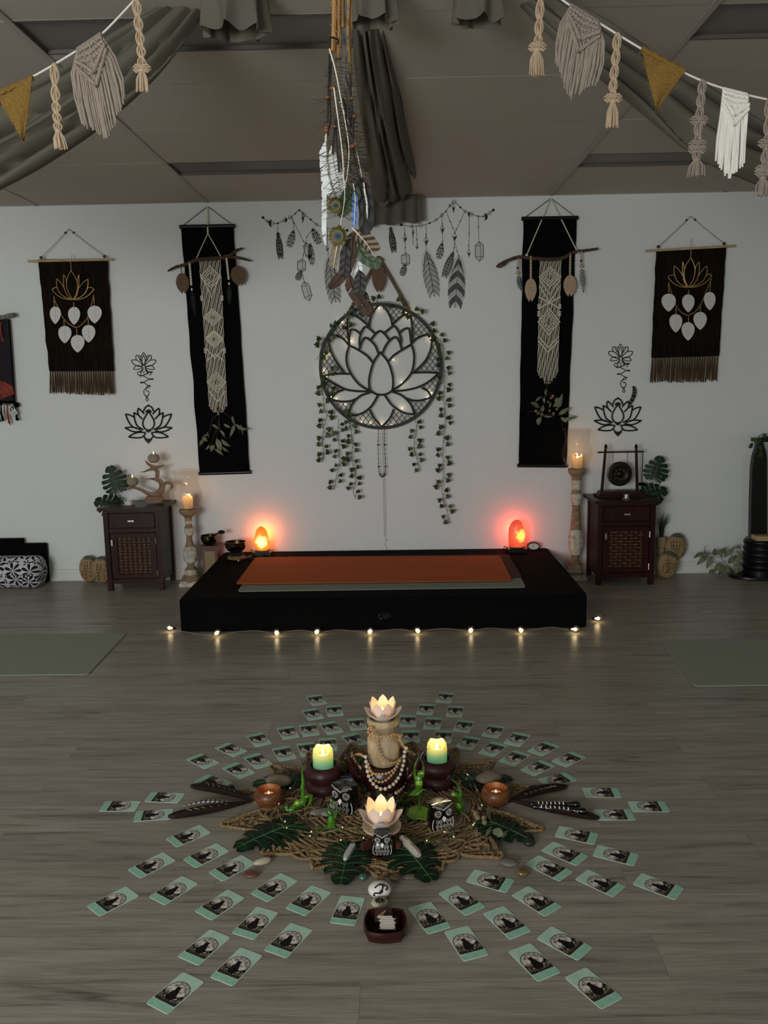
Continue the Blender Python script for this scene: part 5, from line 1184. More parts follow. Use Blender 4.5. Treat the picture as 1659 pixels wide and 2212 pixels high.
# ------------------------------------------------------------------ string of globe bulbs
m_('bulb_core', '#ffe7b0', .4, emis=(1, .78, .42), es=15)
C3 = CR(830, 1080, 3.318)
bl = [(CP(52, 930), 1), (CP(395, 965), 0), (CP(820, 962), 0), (CP(1112, 955), 0), (CP(1492, 952), 0), (C3(237, 948), 0), (C3(622, 944), 0), (C3(977, 944), 0), (C3(1372, 940), 2), (C3(1535, 862), 3)]
t = thing('string_lights', 'string of clear globe bulbs lying along the front foot of the black platform', 'string lights', (0, -1.45, 0))
br = .0245; pos = []
for (px, k) in bl:
    p = F(px[0], px[1]-4, br); pos.append((p, k))
wire = []
for i, (p, k) in enumerate(pos):
    w = V((p.x, min(p.y+.035, -1.392) if k in (0, 2) else p.y+.02, .003)); wire.append(w)
    if i < len(pos)-1:
        q = pos[i+1][0]
        for u in (.33, .66): wire.append(V((lerp(p.x, q.x, u), (PY0-.012+.006*math.sin(i*3+u*9)) if 0 < i < len(pos)-2 else lerp(p.y, q.y, u), .003+.008*abs(math.sin(i*2+u*5)))))
wire = [V((w.x, min(w.y, -1.385) if -1.2 < w.x < 1.215 else w.y, w.z)) for w in wire]
b = MB(); b.tube(spline(wire, 6), .0016, 5); obj('wire', b, MT['taupe_cotton'], t)
for i, (p, k) in enumerate(pos):
    d = V((0, 1, 0)) if k == 0 else (V((1, -.3, 0)) if k == 1 else V((-1, .15, 0)) if k == 2 else V((-1, -.1, 0))); d.normalize()
    if k == 0: d = V((.25*math.sin(i*2.3), 1, .0)).normalized()
    b = MB(); R = d.to_track_quat('Z', 'Y').to_matrix(); n = 20
    pr = [(.0005, -br), (br*.5, -br*.87), (br*.87, -br*.5), (br, 0), (br*.87, br*.5), (br*.55, br*.84), (br*.36, br*1.05), (br*.34, br*1.2)]
    vs = [R @ V((r*math.cos(2*PI*q/n), r*math.sin(2*PI*q/n), z))+p for r, z in pr for q in range(n)]
    b.add(vs, [(a*n+q, a*n+(q+1) % n, (a+1)*n+(q+1) % n, (a+1)*n+q) for a in range(len(pr)-1) for q in range(n)])
    g = obj('bulb', b, MT['bulb_glass'], t, ang=80)
    b = MB(); b.tube([p+d*br*1.12, p+d*br*1.6], [br*.36, br*.30], 10); obj('socket', b, MT['wick'], g)
    b = MB(); b.tube([p+d*br*.9, p-d*br*.05, p-d*br*.25], [br*.12, br*.42, br*.2], 8); obj('filament', b, MT['bulb_core'], g)
    if True: point('bulb_light', p-d*.0+V((0, 0, .004)), .045, (1, .74, .40), .008, t)
# ------------------------------------------------------------------ bolsters on the left
def pattern_mat():
    m = bpy.data.materials.new('floral_cotton'); m.use_nodes = True; nt = m.node_tree; N = nt.nodes.new; L = nt.links.new
    b = nt.nodes['Principled BSDF']; b.inputs['Roughness'].default_value = .9
    def math_(op, a, b_=None, c_=None):
        n = N('ShaderNodeMath'); n.operation = op
        for i, q in enumerate((a, b_, c_)):
            if q is None: continue
            if isinstance(q, (int, float)): n.inputs[i].default_value = q
            else: L(q, n.inputs[i])
        return n.outputs[0]
    uv = N('ShaderNodeUVMap'); mp = N('ShaderNodeMapping'); L(uv.outputs[0], mp.inputs[0]); mp.inputs['Scale'].default_value = (1, 1, 1)
    def layer(scale, off, k, R):
        mp = N('ShaderNodeMapping'); mp.inputs['Scale'].default_value = (scale, scale, 1); mp.inputs['Location'].default_value = (off, off*.7, 0); L(uv.outputs[0], mp.inputs[0])
        vo = N('ShaderNodeTexVoronoi'); vo.voronoi_dimensions = '2D'; vo.inputs['Scale'].default_value = 1; vo.inputs['Randomness'].default_value = .55; L(mp.outputs[0], vo.inputs[0])
        df = N('ShaderNodeVectorMath'); df.operation = 'SUBTRACT'; L(mp.outputs[0], df.inputs[0]); L(vo.outputs['Position'], df.inputs[1])
        sp = N('ShaderNodeSeparateXYZ'); L(df.outputs[0], sp.inputs[0]); an = math_('ARCTAN2', sp.outputs[1], sp.outputs[0])
        cs = N('ShaderNodeSeparateColor'); L(vo.outputs['Color'], cs.inputs[0])
        an = math_('ADD', an, math_('MULTIPLY', cs.outputs[0], 6.28))
        c = math_('ABSOLUTE', math_('COSINE', math_('MULTIPLY', an, k/2)))
        rr = vo.outputs['Distance']
        # petal: half angular width shrinks toward both ends
        u = math_('DIVIDE', rr, R); wd = math_('SINE', math_('MULTIPLY', math_('MINIMUM', u, 1.0), PI))
        return math_('GREATER_THAN', c, math_('SUBTRACT', 1.0, math_('MULTIPLY', wd, .42))), u
    a, u1 = layer(9.5, .3, 7, .62)
    d, u2 = layer(17, 2.1, 5, .50)
    tot = math_('MAXIMUM', a, math_('MULTIPLY', d, math_('GREATER_THAN', u1, 1.02)))
    mx = N('ShaderNodeMix'); mx.data_type = 'RGBA'; mx.inputs[6].default_value = (*lin('#c9c8cc'), 1); mx.inputs[7].default_value = (*lin('#0c0c16'), 1); L(tot, mx.inputs[0])
    L(mx.outputs[2], b.inputs['Base Color']); MT['floral'] = m
pattern_mat()
R0, xa, xb = .118, -3.0, -2.475; b = MB(); n, m = 40, 34
def bol(u, v):
    a = 2*PI*u; s = lerp(0, 1, v); e = 1-max(0, (s-.90)/.10)**2.4*.55
    r = R0*e*(1+.03*noise.noise(V((math.cos(a)*2, s*5, math.sin(a)*2)))+.02*math.sin(a*9)*max(0, (s-.88)/.12))
    return V((lerp(xa, xb, s)+.0, -.2+r*math.cos(a), R0*.98+r*math.sin(a)))
b.grid(bol, n, m, cu=True); b.f.append(tuple((m-1)*n+k for k in range(n))); b.m.append(0); b.f.append(tuple(range(n-1, -1, -1))); b.m.append(0)
o = one('bolster', b, MT['floral'], 'round cotton bolster with black and white flower print on the floor', 'bolster', (-2.7, -.2, 0))
uvl = o.data.uv_layers.new(name='UVMap')
for p in o.data.polygons:
    cn_ = sum((V(o.data.vertices[i].co) for i in p.vertices), V())/len(p.vertices)
    a0 = math.atan2(cn_.z-R0, cn_.y)
    for li, vi in zip(p.loop_indices, p.vertices):
        c_ = o.data.vertices[vi].co; a = math.atan2(c_.z-R0, c_.y)
        while a-a0 > PI: a -= 2*PI
        while a-a0 < -PI: a += 2*PI
        if len(p.vertices) > 4: uvl.data[li].uv = (c_.y+3, c_.z)
        else: uvl.data[li].uv = (c_.x+3, a*R0)
def softbox(name, lo, hi, m, label, cat, r=.02, grp=None):
    lo, hi = V(lo), V(hi); b = MB(); b.bbox(lo, hi); o = one(name, b, m, label, cat, (lo+hi)/2, grp)
    bv = o.modifiers.new('bevel', 'BEVEL'); bv.width = r; bv.segments = 4; return o
zq = A1(100, 845, -.12)
softbox('black_cushion', (-3.2, -.078, .0), (A1(357, 845, -.05).x, -.015, A1(200, 848, -.07).z), MT['black_cloth'], 'long black cushion standing on the floor behind the patterned bolster', 'cushion', .012, 'black cushions by the wall')
softbox('black_cushion', (-3.25, -.078, A1(200, 848, -.07).z+.001), (A1(160, 830, -.1).x, -.03, A1(80, 824, -.12).z+.006), MT['black_cloth'], 'thin black cushion lying on top of the longer black cushion', 'cushion', .008, 'black cushions by the wall')
# ------------------------------------------------------------------ carved glyph stones
def glyph_stone(A, cx, cy, rx, ry, Y, strokes, label, tilt=0, cap=True, grp='carved glyph stones'):
    c = A(cx, cy, Y); ex = (A(cx+rx, cy, Y)-c).length; ez = (A(cx, cy+ry, Y)-c).length; bot = c.z-ez
    if bot < .001: c.z += .001-bot
    t = thing('carved_stone', label, 'stone', V((c.x, Y, 0)), grp)
    b = MB(); R = Matrix.Rotation(math.radians(tilt), 3, 'Y')
    Q = MB(); Q.ball((0, 0, 0), (ex, .028, ez), 28, 20, R)
    for f in Q.f:
        z = sum(Q.v[i][2] for i in f)/len(f); Q.m[Q.f.index(f)] = 0
    b.v = [tuple(V(p)*1.0+c+V((.04*ex*noise.noise(V(p)*30), 0, .0))) for p in Q.v]; b.f = Q.f
    b.m = [1 if cap and sum(Q.v[i][2]+.25*Q.v[i][0] for i in f)/len(f) > ez*.72 else 0 for f in Q.f]
    obj('stone', b, [MT['carved_stone'], MT['stone_cap']], t, ang=60)
    b = MB()
    for s in strokes:
        P = []
        for (x, y) in s:
            p = A(x, y, Y); u = (p.x-c.x)/ex; w = (p.z-c.z)/ez; k = max(.02, 1-u*u-w*w)**.5; P.append(V((p.x, Y-.028*k-.0004, p.z)))
        Q2 = []
        for a, e in zip(P, P[1:]):
            for i in range(4):
                p = lerp(a, e, i/4); u = (p.x-c.x)/ex; w = (p.z-c.z)/ez; k = max(.02, 1-u*u-w*w)**.5; Q2.append(V((p.x, Y-.028*k, p.z)))
        Q2.append(P[-1]); b.tube(Q2, .0019, 5)
    obj('engraving', b, MT['engraving'], t)
glyph_stone(A1, 690, 1040, 72, 102, -.075, [[(665, 985), (665, 1035)], [(665, 985), (690, 985), (690, 1035), (665, 1035)], [(665, 1010), (690, 1010)], [(640, 1005), (655, 1000)], [(645, 1060), (690, 1050)], [(655, 1045), (650, 1110)], [(680, 1050), (675, 1115)], [(648, 1080), (690, 1078)], [(645, 1110), (660, 1118), (690, 1105)], [(705, 985), (725, 985)], [(715, 975), (715, 1030)], [(705, 1005), (728, 1005)], [(705, 1030), (728, 1030)], [(702, 1060), (720, 1050), (712, 1085), (725, 1110)], [(700, 1095), (730, 1090)]], 'carved tan stone with engraved characters leaning on the baseboard, farther from cabinet')
glyph_stone(A1, 795, 1062, 72, 102, -.10, [[(755, 1010), (780, 1000)], [(765, 1000), (765, 1045)], [(755, 1025), (782, 1022)], [(755, 1048), (785, 1040)], [(790, 1000), (790, 1040), (802, 1040)], [(790, 1010), (805, 1008)], [(790, 1024), (805, 1022)], [(760, 1065), (790, 1060), (765, 1095), (795, 1092)], [(775, 1060), (772, 1130)], [(757, 1115), (795, 1108)], [(760, 1130), (785, 1128)], [(812, 1000), (830, 1000), (830, 1030), (812, 1030)], [(815, 1050), (832, 1048)], [(820, 1040), (818, 1080)], [(812, 1090), (832, 1086), (815, 1120), (832, 1122)]], 'carved tan stone with engraved characters tucked against the Om cabinet')
glyph_stone(A4, 968, 975, 80, 103, -.09, [[(930, 935), (992, 930)], [(945, 915), (943, 985)], [(968, 912), (966, 980)], [(930, 960), (990, 958)], [(928, 985), (990, 982)], [(930, 935), (930, 985)], [(992, 930), (990, 982)], [(950, 1000), (975, 990), (985, 1008), (965, 1025), (945, 1015)], [(965, 1010), (972, 1040)], [(1010, 930), (1020, 930)], [(1008, 950), (1022, 955), (1008, 970)], [(1015, 985), (1030, 980), (1022, 1005)], [(1005, 1010), (1025, 1030), (1005, 1045)]], 'carved egg shaped stone with engraved characters, upper one behind its neighbour', 6)
glyph_stone(A4, 905, 1112, 80, 98, -.17, [[(880, 1070), (928, 1066)], [(905, 1050), (905, 1095)], [(885, 1085), (925, 1083)], [(868, 1100), (940, 1095)], [(868, 1100), (866, 1160)], [(940, 1095), (938, 1150)], [(890, 1115), (925, 1112), (923, 1135), (892, 1138)], [(905, 1105), (903, 1160)], [(880, 1150), (930, 1165)], [(880, 1170), (900, 1150)], [(950, 1090), (965, 1095), (955, 1110)], [(948, 1125), (968, 1122)], [(958, 1115), (955, 1150)], [(945, 1165), (962, 1160)]], 'rounder carved stone with engraved characters standing in front on the floor', 0)
# ------------------------------------------------------------------ vase with grass behind the gong cabinet
vx = A4(850, 1100, -.06).x; m_('vase_tan', '#a58f6c', .5); m_('grass', '#33462b', .6, var=.4, scale=(30, 30, 30))
t = thing('grass_vase', 'tan vase with dark neck and grass blades behind the gong cabinet', 'vase', (vx, -.07, 0)); k = lambda y: A4(850, y, -.07).z
b = MB(); b.lathe([(.03, 0), (.032, .01), (.026, .03), (.024, k(1060)), (.03, k(1040)), (.024, k(1020)), (.03, k(1000)), (.024, k(985)), (.034, k(970)), (.036, k(900)), (.03, k(898))], (vx, -.07, 0), 24); obj('vase', b, MT['vase_tan'], t)
b = MB(); b.tube([(vx, -.07, k(905)), (vx, -.07, k(825))], [.013, .019], 12); obj('neck', b, MT['decal_black'], t)
b = MB(); rnd = random.Random(3)
for i in range(46):
    a = rnd.uniform(-1, 1); h0 = k(830); top = V((vx+a*.06+.012, -.07+rnd.uniform(-.03, .03), h0+rnd.uniform(.05, .135)*(1-.3*abs(a)))); s0 = V((vx+a*.012, -.07, h0-.02))
    b.tube([s0, lerp(s0, top, .5)+V((-a*.008, 0, .01)), top], [.0016, .0014, .0003], 4)
obj('grass_blades', b, MT['grass'], t)
# ------------------------------------------------------------------ black tower at the right edge
tx, ty = 2.66, -.16; zk = lambda y: A4(1600, y, ty-.04).z; xk = lambda x, y=1000: A4(x, y, ty-.04).x
t = thing('black_stand', 'tall black carved wooden stand with ringed foot at the edge of the room', 'stand', (tx, ty, 0))
b = MB(); b.lathe([(.20, .0), (.215, .008), (.21, .022), (.12, .026)], (tx+.05, ty, 0), 36, warp=lambda a, z: 1-.35*abs(math.sin(a))**2); obj('base', b, MT['black_satin'], t)
b = MB(); r0 = tx+.07-xk(1490); pr = [(r0*.96, .024), (r0*.97, .06)]
zz = .06
for i in range(5): pr += [(r0*.93, zz+.004), (r0*1.0, zz+.018), (r0*.99, zz+.034), (r0*.93, zz+.040)]; zz += .044
pr += [(r0*.9, zz+.004), (r0*.4, zz+.008)]
b.lathe(pr, (tx+.07, ty, 0), 40, warp=lambda a, z: 1-.15*abs(math.sin(a))); obj('ringed_foot', b, MT['black_satin'], t); ztop = zz+.008
b = MB(); pts = [(1535, 900), (1540, 600), (1548, 380), (1560, 300), (1580, 235), (1592, 195), (1628, 195), (1648, 260), (1656, 320), (1656, 900)]
P = [A4(x, y, ty-.04) for x, y in pts]; P = [V((p.x, ty-.03, max(ztop-.005, p.z))) for p in P]; b.prism(P, (0, .05, 0)); obj('post', b, MT['black_satin'], t)
b = MB(); P = [V((A4(x, y, ty-.04).x, ty-.035, A4(x, y, ty-.04).z)) for x, y in [(1576, 165), (1640, 152), (1785, 152), (1785, 190), (1640, 190), (1582, 200)]]; b.prism(P, (0, .06, 0)); obj('crossbeam', b, MT['black_satin'], t)
b = MB(); q = [V((A4(x, y, ty-.04).x, ty-.03, A4(x, y, ty-.04).z)) for x, y in [(1720, 900), (1728, 190), (1770, 190), (1800, 900)]]; q = [V((p.x, p.y, max(ztop-.005, p.z))) for p in q]; b.prism(q, (0, .05, 0)); obj('post', b, MT['black_satin'], t)
b = MB(); p = A4(1565, 920, ty-.11); b.bbox((p.x, ty-.13, ztop), (p.x+.22, ty-.035, ztop+.032)); one('wooden_block', b, MT['light_wood'], 'pale wooden block resting on the ringed foot of the black stand', 'block', (p.x+.1, ty-.07, ztop))
PS = lambda x, y, Y_: A4(x, y, ty-.06)
ivy('ivy_vine', 'few ivy leaves climbing over the crossbeam of the black stand', [(1655, 130), (1620, 128), (1588, 150), (1572, 200), (1575, 260), (1562, 300)], 0, 60, .03, seed=4, off=24, WW=PS)
TG = C4
gum_bunch('floor_foliage', 'sprawling grey green leafy spray on the floor beside the black stand', TG,
    [[(1400, 1170), (1330, 1080), (1250, 1030), (1180, 1020), (1120, 1050)], [(1420, 1170), (1390, 1060), (1380, 1000), (1440, 985)], [(1400, 1160), (1300, 1100), (1210, 1080)], [(1190, 1020), (1182, 980), (1200, 965)], [(1440, 1160), (1440, 1080), (1480, 1040)], [(1380, 1180), (1300, 1150), (1240, 1160)]],
    [(1190, 1025, 1100, 1060, 16), (1180, 1030, 1125, 1110, 18), (1240, 1040, 1200, 1140, 18), (1215, 1020, 1170, 1090, 14), (1260, 1040, 1260, 985, 18), (1270, 1030, 1340, 980, 20), (1330, 1050, 1400, 985, 18), (1380, 990, 1460, 985, 12), (1300, 1090, 1250, 1170, 20), (1340, 1120, 1290, 1180, 22), (1360, 1100, 1420, 1040, 20), (1400, 1080, 1470, 1040, 18), (1400, 1110, 1480, 1100, 18), (1380, 1140, 1340, 1170, 18), (1430, 1130, 1480, 1150, 22), (1250, 1150, 1215, 1165, 18), (1290, 1000, 1320, 1060, 14), (1420, 1000, 1490, 1050, 14), (1350, 1020, 1300, 990, 12), (1400, 1150, 1450, 1170, 20)], [], TG(1400, 1170) and V((2.3, -.2, 0)), y0=-.12)
# ================================================================== fabric swags under the ceiling
def swag(mb, secs, n=40, m=10, pleats=9, amp=.16, seed=0, tail=None):
    """secs: list of (edgeA, edgeB, depth) world points; a gathered cloth with rounded pleats between two edges"""
    A = spline([s[0] for s in secs], m); B = spline([s[1] for s in secs], m); D = spline([V((s[2], 0, 0)) for s in secs], m); L = len(A)
    vs = []
    for i in range(L):
        a, b_ = A[i], B[i]; c = (a+b_)/2; w = (b_-a)/2; t = (A[min(i+1, L-1)]+B[min(i+1, L-1)]-A[max(i-1, 0)]-B[max(i-1, 0)]).normalized()
        nn = w.cross(t); nn = nn.normalized() if nn.length > 1e-9 else V((0, -1, 0)); dp = D[i].x
        if nn.dot(CAM-c) < 0: nn = -nn
        for k in range(n):
            th = 2*PI*k/n; x = math.cos(th); y = math.sin(th)
            ph = x*pleats+2.6*noise.noise(V((x*1.7, i*.035, seed)))
            pl = (abs(math.sin(ph*1.15+seed))**.7-.55)*dp*.8 if y > 0 else 0
            vs.append(c+w*x*(1+.03*noise.noise(V((x, i*.12, seed))))+nn*(y*dp*.75+pl*abs(y)**.3))
    mb.add(vs, [(i*n+k, i*n+(k+1) % n, (i+1)*n+(k+1) % n, (i+1)*n+k) for i in range(L-1) for k in range(n)]+[tuple(range(n-1, -1, -1)), tuple((L-1)*n+k for k in range(n))])
def tail_ruffle(mb, c, z0, z1, r0, r1, lobes, seed, n=96):
    """gathered cloth end hanging down and opening like a flower, inside surface included"""
    rows = 10; vs = []
    for side in (0, 1):
        for j in range(rows):
            v = j/(rows-1)
            for k in range(n):
                a = 2*PI*k/n; q = math.sin(a*lobes+seed+1.5*noise.noise(V((math.cos(a), math.sin(a), seed))))
                r = lerp(r0, r1, v**.8)*(1+.20*q*(.4+.6*v))-(.003 if side else 0); zz = lerp(z0, z1, v)+.014*v*noise.noise(V((math.cos(a)*2.5, math.sin(a)*2.5, seed+2)))+.006*v*q
                tw = .35*v*math.cos(a*lobes+seed)
                vs.append(c+V((r*math.cos(a+tw/lobes*2), r*.8*math.sin(a+tw/lobes*2), zz)))
    R = rows; fs = []
    for side in (0, 1):
        o = side*R*n
        for j in range(R-1):
            for k in range(n):
                f = (o+j*n+k, o+j*n+(k+1) % n, o+(j+1)*n+(k+1) % n, o+(j+1)*n+k); fs.append(f if not side else f[::-1])
    for k in range(n): fs.append(((R-1)*n+k, (R-1)*n+(k+1) % n, (2*R-1)*n+(k+1) % n, (2*R-1)*n+k))
    mb.add(vs, fs)
Wd = lambda x, y, d: W(x, y, CAM.y+d)
b = MB()
swag(b, [(Wd(425, -40, 3.1), Wd(500, -30, 3.1), .02), (Wd(370, 10, 3.1), Wd(448, 18, 3.1), .045), (Wd(250, 75, 3.05), Wd(352, 150, 3.05), .06), (Wd(120, 165, 3.0), Wd(205, 285, 3.0), .07), (Wd(0, 222, 2.95), Wd(20, 400, 2.95), .08), (Wd(-150, 262, 2.9), Wd(-170, 480, 2.9), .08), (Wd(-420, 270, 2.85), Wd(-420, 470, 2.85), .07), (Wd(-900, 160, 2.8), Wd(-900, 300, 2.8), .05)], 72, 12, 5, .16, 1)
one('fabric_swag', b, MT['drape'], 'grey green fabric swag sagging beneath the garland with the single burlap flag', 'fabric swag', Wd(200, 200, 3), 'fabric swags', ang=60)
b = MB()
swag(b, [(Wd(1140, -40, 3.1), Wd(1060, -50, 3.1), .02), (Wd(1205, 2, 3.1), Wd(1118, 6, 3.1), .045), (Wd(1330, 60, 3.05), Wd(1220, 105, 3.05), .06), (Wd(1470, 150, 3.0), Wd(1370, 230, 3.0), .07), (Wd(1600, 235, 2.95), Wd(1500, 335, 2.95), .075), (Wd(1720, 290, 2.9), Wd(1640, 400, 2.9), .08), (Wd(1900, 330, 2.85), Wd(1850, 480, 2.85), .08), (Wd(2200, 300, 2.8), Wd(2200, 430, 2.8), .06)], 72, 12, 5, .16, 5)
one('fabric_swag', b, MT['drape'], 'grey green fabric swag sagging beneath the garland with the white pennant', 'fabric swag', Wd(1400, 200, 3), 'fabric swags', ang=60)
# middle swag running to the back wall and its tail
b = MB()
swag(b, [(Wd(752, -40, 3.1), Wd(838, -45, 3.1), .03), (Wd(757, 60, 3.3), Wd(832, 50, 3.3), .045), (Wd(772, 200, 3.9), Wd(862, 190, 3.9), .06), (Wd(786, 300, 4.6), Wd(882, 290, 4.6), .07), (Wd(798, 385, 5.5), Wd(898, 360, 5.5), .08), (Wd(806, 425, 6.0), Wd(905, 390, 6.0), .07), (Wd(815, 432, 6.12), Wd(908, 398, 6.12), .05)], 60, 10, 5, .15, 3)
t = thing('fabric_swag', 'grey green fabric swag running to the back wall with a gathered tail', 'fabric swag', Wd(840, 250, 4.5), 'fabric swags')
obj('swag', b, MT['drape'], t, ang=60)
b = MB()
for (x0, x1, yb, d) in ((797, 852, 447, 6.02), (843, 905, 405, 6.05)):   # folds that hang in a rounded loop
    b.grid(lambda u, v: Wd(lerp(x0, x1, u)+3*v, lerp(340, yb-(abs(2*u-1)**2.2)*(yb-365)*.8, v), d-.03*math.sin(PI*u)-.02*v), 14, 10)
    b.grid(lambda u, v: Wd(lerp(x1, x0, u)+3*v, lerp(340, yb-(abs(2*u-1)**2.2)*(yb-365)*.8, v), d+.02), 14, 10)
obj('loop_fold', b, MT['drape'], t, ang=60)
b = MB()
def tl(u, v, off): 
    x = lerp(lerp(800, 912, u), lerp(788, 916, u), v)+4*noise.noise(V((u*4, v*2, 3))); y = lerp(385, lerp(489, 478, u)+3*math.sin(u*17), v)
    return Wd(x, y, 6.15-off-.022*(1+v)*abs(math.sin(u*13+.6*math.sin(v*2))))
b.grid(lambda u, v: tl(u, v, .004), 60, 10); b.grid(lambda u, v: tl(1-u, v, 0), 60, 10); obj('tail', b, MT['drape'], t, ang=60)
for (x, y0, y1, r0, r1, d, lob, sd, lab) in ((509, -60, 72, .098, .100, 2.95, 7, 1.0, 'gathered fabric end hanging from the ceiling between swag and feather mobile'), (803, -60, 52, .072, .076, 2.9, 7, 2.6, 'gathered fabric end hanging from the ceiling directly behind the bamboo sticks'), (1033, -60, 50, .074, .078, 2.95, 6, 4.4, 'gathered fabric end hanging from the ceiling nearest the macrame pennant garland')):
    p = Wd(x, y1, d); b = MB(); tail_ruffle(b, V((p.x, p.y, 0)), H-.002, p.z, r0, r1, lob, sd)
    one('fabric_tail', b, MT['drape'], lab, 'fabric end', V((p.x, p.y, H)), 'gathered fabric ends', ang=70)
# ================================================================== bunting garlands
m_('cord_white', '#e8e6e0', .8)
GD = 2.45
def garland_cord(pts, label, ends):
    b = MB(); b.tube(spline([V(ends[0])]+[Wd(x, y, GD) for x, y in pts]+[V(ends[1])], 8), .0028, 6); one('string_garland', b, MT['cord_white'], label, 'garland', Wd(*pts[1], GD), 'string garlands')
garland_cord([(-260, 330), (-60, 232), (70, 166), (165, 110), (218, 75), (292, -2), (340, -60)], 'thin white cord carrying one burlap flag, taupe pennant and two slim knotted strands', [(-3.0, -4.3, 2.45), (-.22, -3.72, H)])
garland_cord([(1150, -60), (1215, 0), (1290, 47), (1385, 105), (1480, 158), (1560, 190), (1659, 215), (1900, 262)], 'thin white cord carrying taupe and white pennants, burlap flag and several strands', [(.30, -3.72, H), (3.2, -4.3, 2.35)])
def rope(mb, P, r=.0035): mb.tube(P, r, 6)
def knotted(name, pts, m, label, bulges=(), tas=None, d=GD-.006, w=.011):
    """strand of square knots: three ropes that cross, wider loops at bulges, tassel at the end"""
    P = [Wd(x, y, d) for x, y in pts]; t = thing(name, label, 'macrame strand', P[0], 'slim knotted strands')
    a, c = P[0], P[-2] if tas else P[-1]; Q = spline(P[:-1] if tas else P, 10); n = len(Q); b = MB(); L = sum((Q[i+1]-Q[i]).length for i in range(n-1))
    per = L/.034
    for k in range(4):
        R = []
        for i, q in enumerate(Q):
            u = i/(n-1); f = u*per*PI; ww = w*(.35+.65*abs(math.sin(f))); s = 1 if k % 2 else -1
            R.append(q+V((s*ww*(.9 if k < 2 else .35), -.003*math.sin(f*2+k*1.5), 0)))
        rope(b, R, .0031 if w < .012 else .0036)
    for i in range(int(per)+1):
        u = min(1, i/per); q = Q[min(n-1, int(u*(n-1)))]; b.ball(q, (w*.62, .006, .0055), 8, 5)
    obj('rope', b, MT[m], t)
    for u in bulges:
        b = MB(); q = Q[min(n-1, int(u*(n-1)))]
        for s in (-1, 1):
            for z in (.006, -.006): b.tube([q+V((0, -.004, z)), q+V((s*w*1.4, -.003, z+.003)), q+V((s*w*2.1, 0, z*.4)), q+V((s*w*1.4, -.003, z-.003-.001)), q+V((0, -.004, z*.6))], .0032, 6)
        obj('knot_loop', b, MT[m], t)
    if tas:
        b = MB(); p, e = P[-2], P[-1]; rnd = random.Random(int(pts[0][0])); b.ball(p, (.010, .009, .008), 8, 6)
        for k in range(34):
            a_ = rnd.uniform(0, 2*PI); r_ = rnd.random()**.5*tas; l = 1-rnd.random()*.1
            x = V((math.cos(a_)*r_, math.sin(a_)*r_*.5, 0)); b.tube([p+x*.25, lerp(p, e, .4*l)+x*.85, lerp(p, e, l)+x], [.0018, .0024, .0016], 4)
        obj('tassel', b, MT[m], t)
    return t
knotted('macrame_strand', [(117, 140), (120, 210), (123, 250), (126, 283), (134, 324)], 'beige_cotton', 'slim beige strand between the burlap flag and the taupe pennant', (), .019)
knotted('macrame_strand', [(294, 0), (300, 60), (305, 110), (307, 152), (310, 200)], 'beige_cotton', 'slim beige strand hanging last on the cord beyond the taupe pennant', (.97,), .021)
knotted('macrame_strand', [(1169, -44), (1166, 30), (1163, 85), (1160, 108), (1161, 166)], 'beige_cotton', 'beige strand hanging before the larger taupe pennant, nearest the room centre', (.92,), .023)
knotted('macrame_strand', [(1334, 74), (1330, 130), (1325, 180), (1324, 220), (1322, 278)], 'beige_cotton', 'long beige strand between the taupe pennant and the burlap flag', (.96,), .017)
knotted('macrame_strand', [(1518, 175), (1513, 230), (1508, 290), (1505, 345), (1502, 382)], 'taupe_cotton', 'grey taupe strand with loop knots beside the white pennant', (.50, .80, .88), .026)
knotted('macrame_strand', [(1662, 215), (1658, 290), (1652, 350), (1648, 385), (1645, 425)], 'taupe_cotton', 'grey taupe strand hanging past the white pennant at the frame edge', (.45, .80, .88), .022)
def burlap_flag(A_, B_, tip, label, grp='burlap flags'):
    a, c, e = Wd(*A_, GD-.004), Wd(*B_, GD-.004), Wd(*tip, GD-.004); t = thing('burlap_flag', label, 'flag', a, grp); b = MB()
    for s in (0, 1):
        def f(u, v):
            p = lerp(lerp(a, c, u), e, v); j = .003*noise.noise(V((u*20, v*20, s)))
            return p+V((j*(1 if v < .98 else 0), -.0035+.004*math.sin(u*5+v*4)-(s*.0016), j))
        b.grid((lambda u, v: f(u, v)) if s else (lambda u, v: f(1-u, v)), 12, 22)
    obj('cloth', b, MT['burlap'], t, ang=60)
    b = MB(); b.tube([lerp(a, c, i/14)+V((0, -.002, .002*math.sin(i*2))) for i in range(15)], .0075, 8); obj('hem', b, MT['burlap'], t)
    b = MB(); rnd = random.Random(3)
    for i in range(46):
        u = rnd.random(); s = rnd.choice((0, 1)); p = lerp(c if s else a, e, u); d = V(((1 if s else -1)*rnd.uniform(.004, .011), 0, rnd.uniform(-.006, .003))); b.tube([p, p+d], .0006, 3)
    obj('frayed_edge', b, MT['burlap'], t)
burlap_flag((-8, 205), (72, 170), (52, 306), 'triangular golden burlap flag at the end of its cord beside a slim strand')
burlap_flag((1385, 106), (1478, 155), (1417, 240), 'triangular golden burlap flag between beige strand and grey taupe strand')
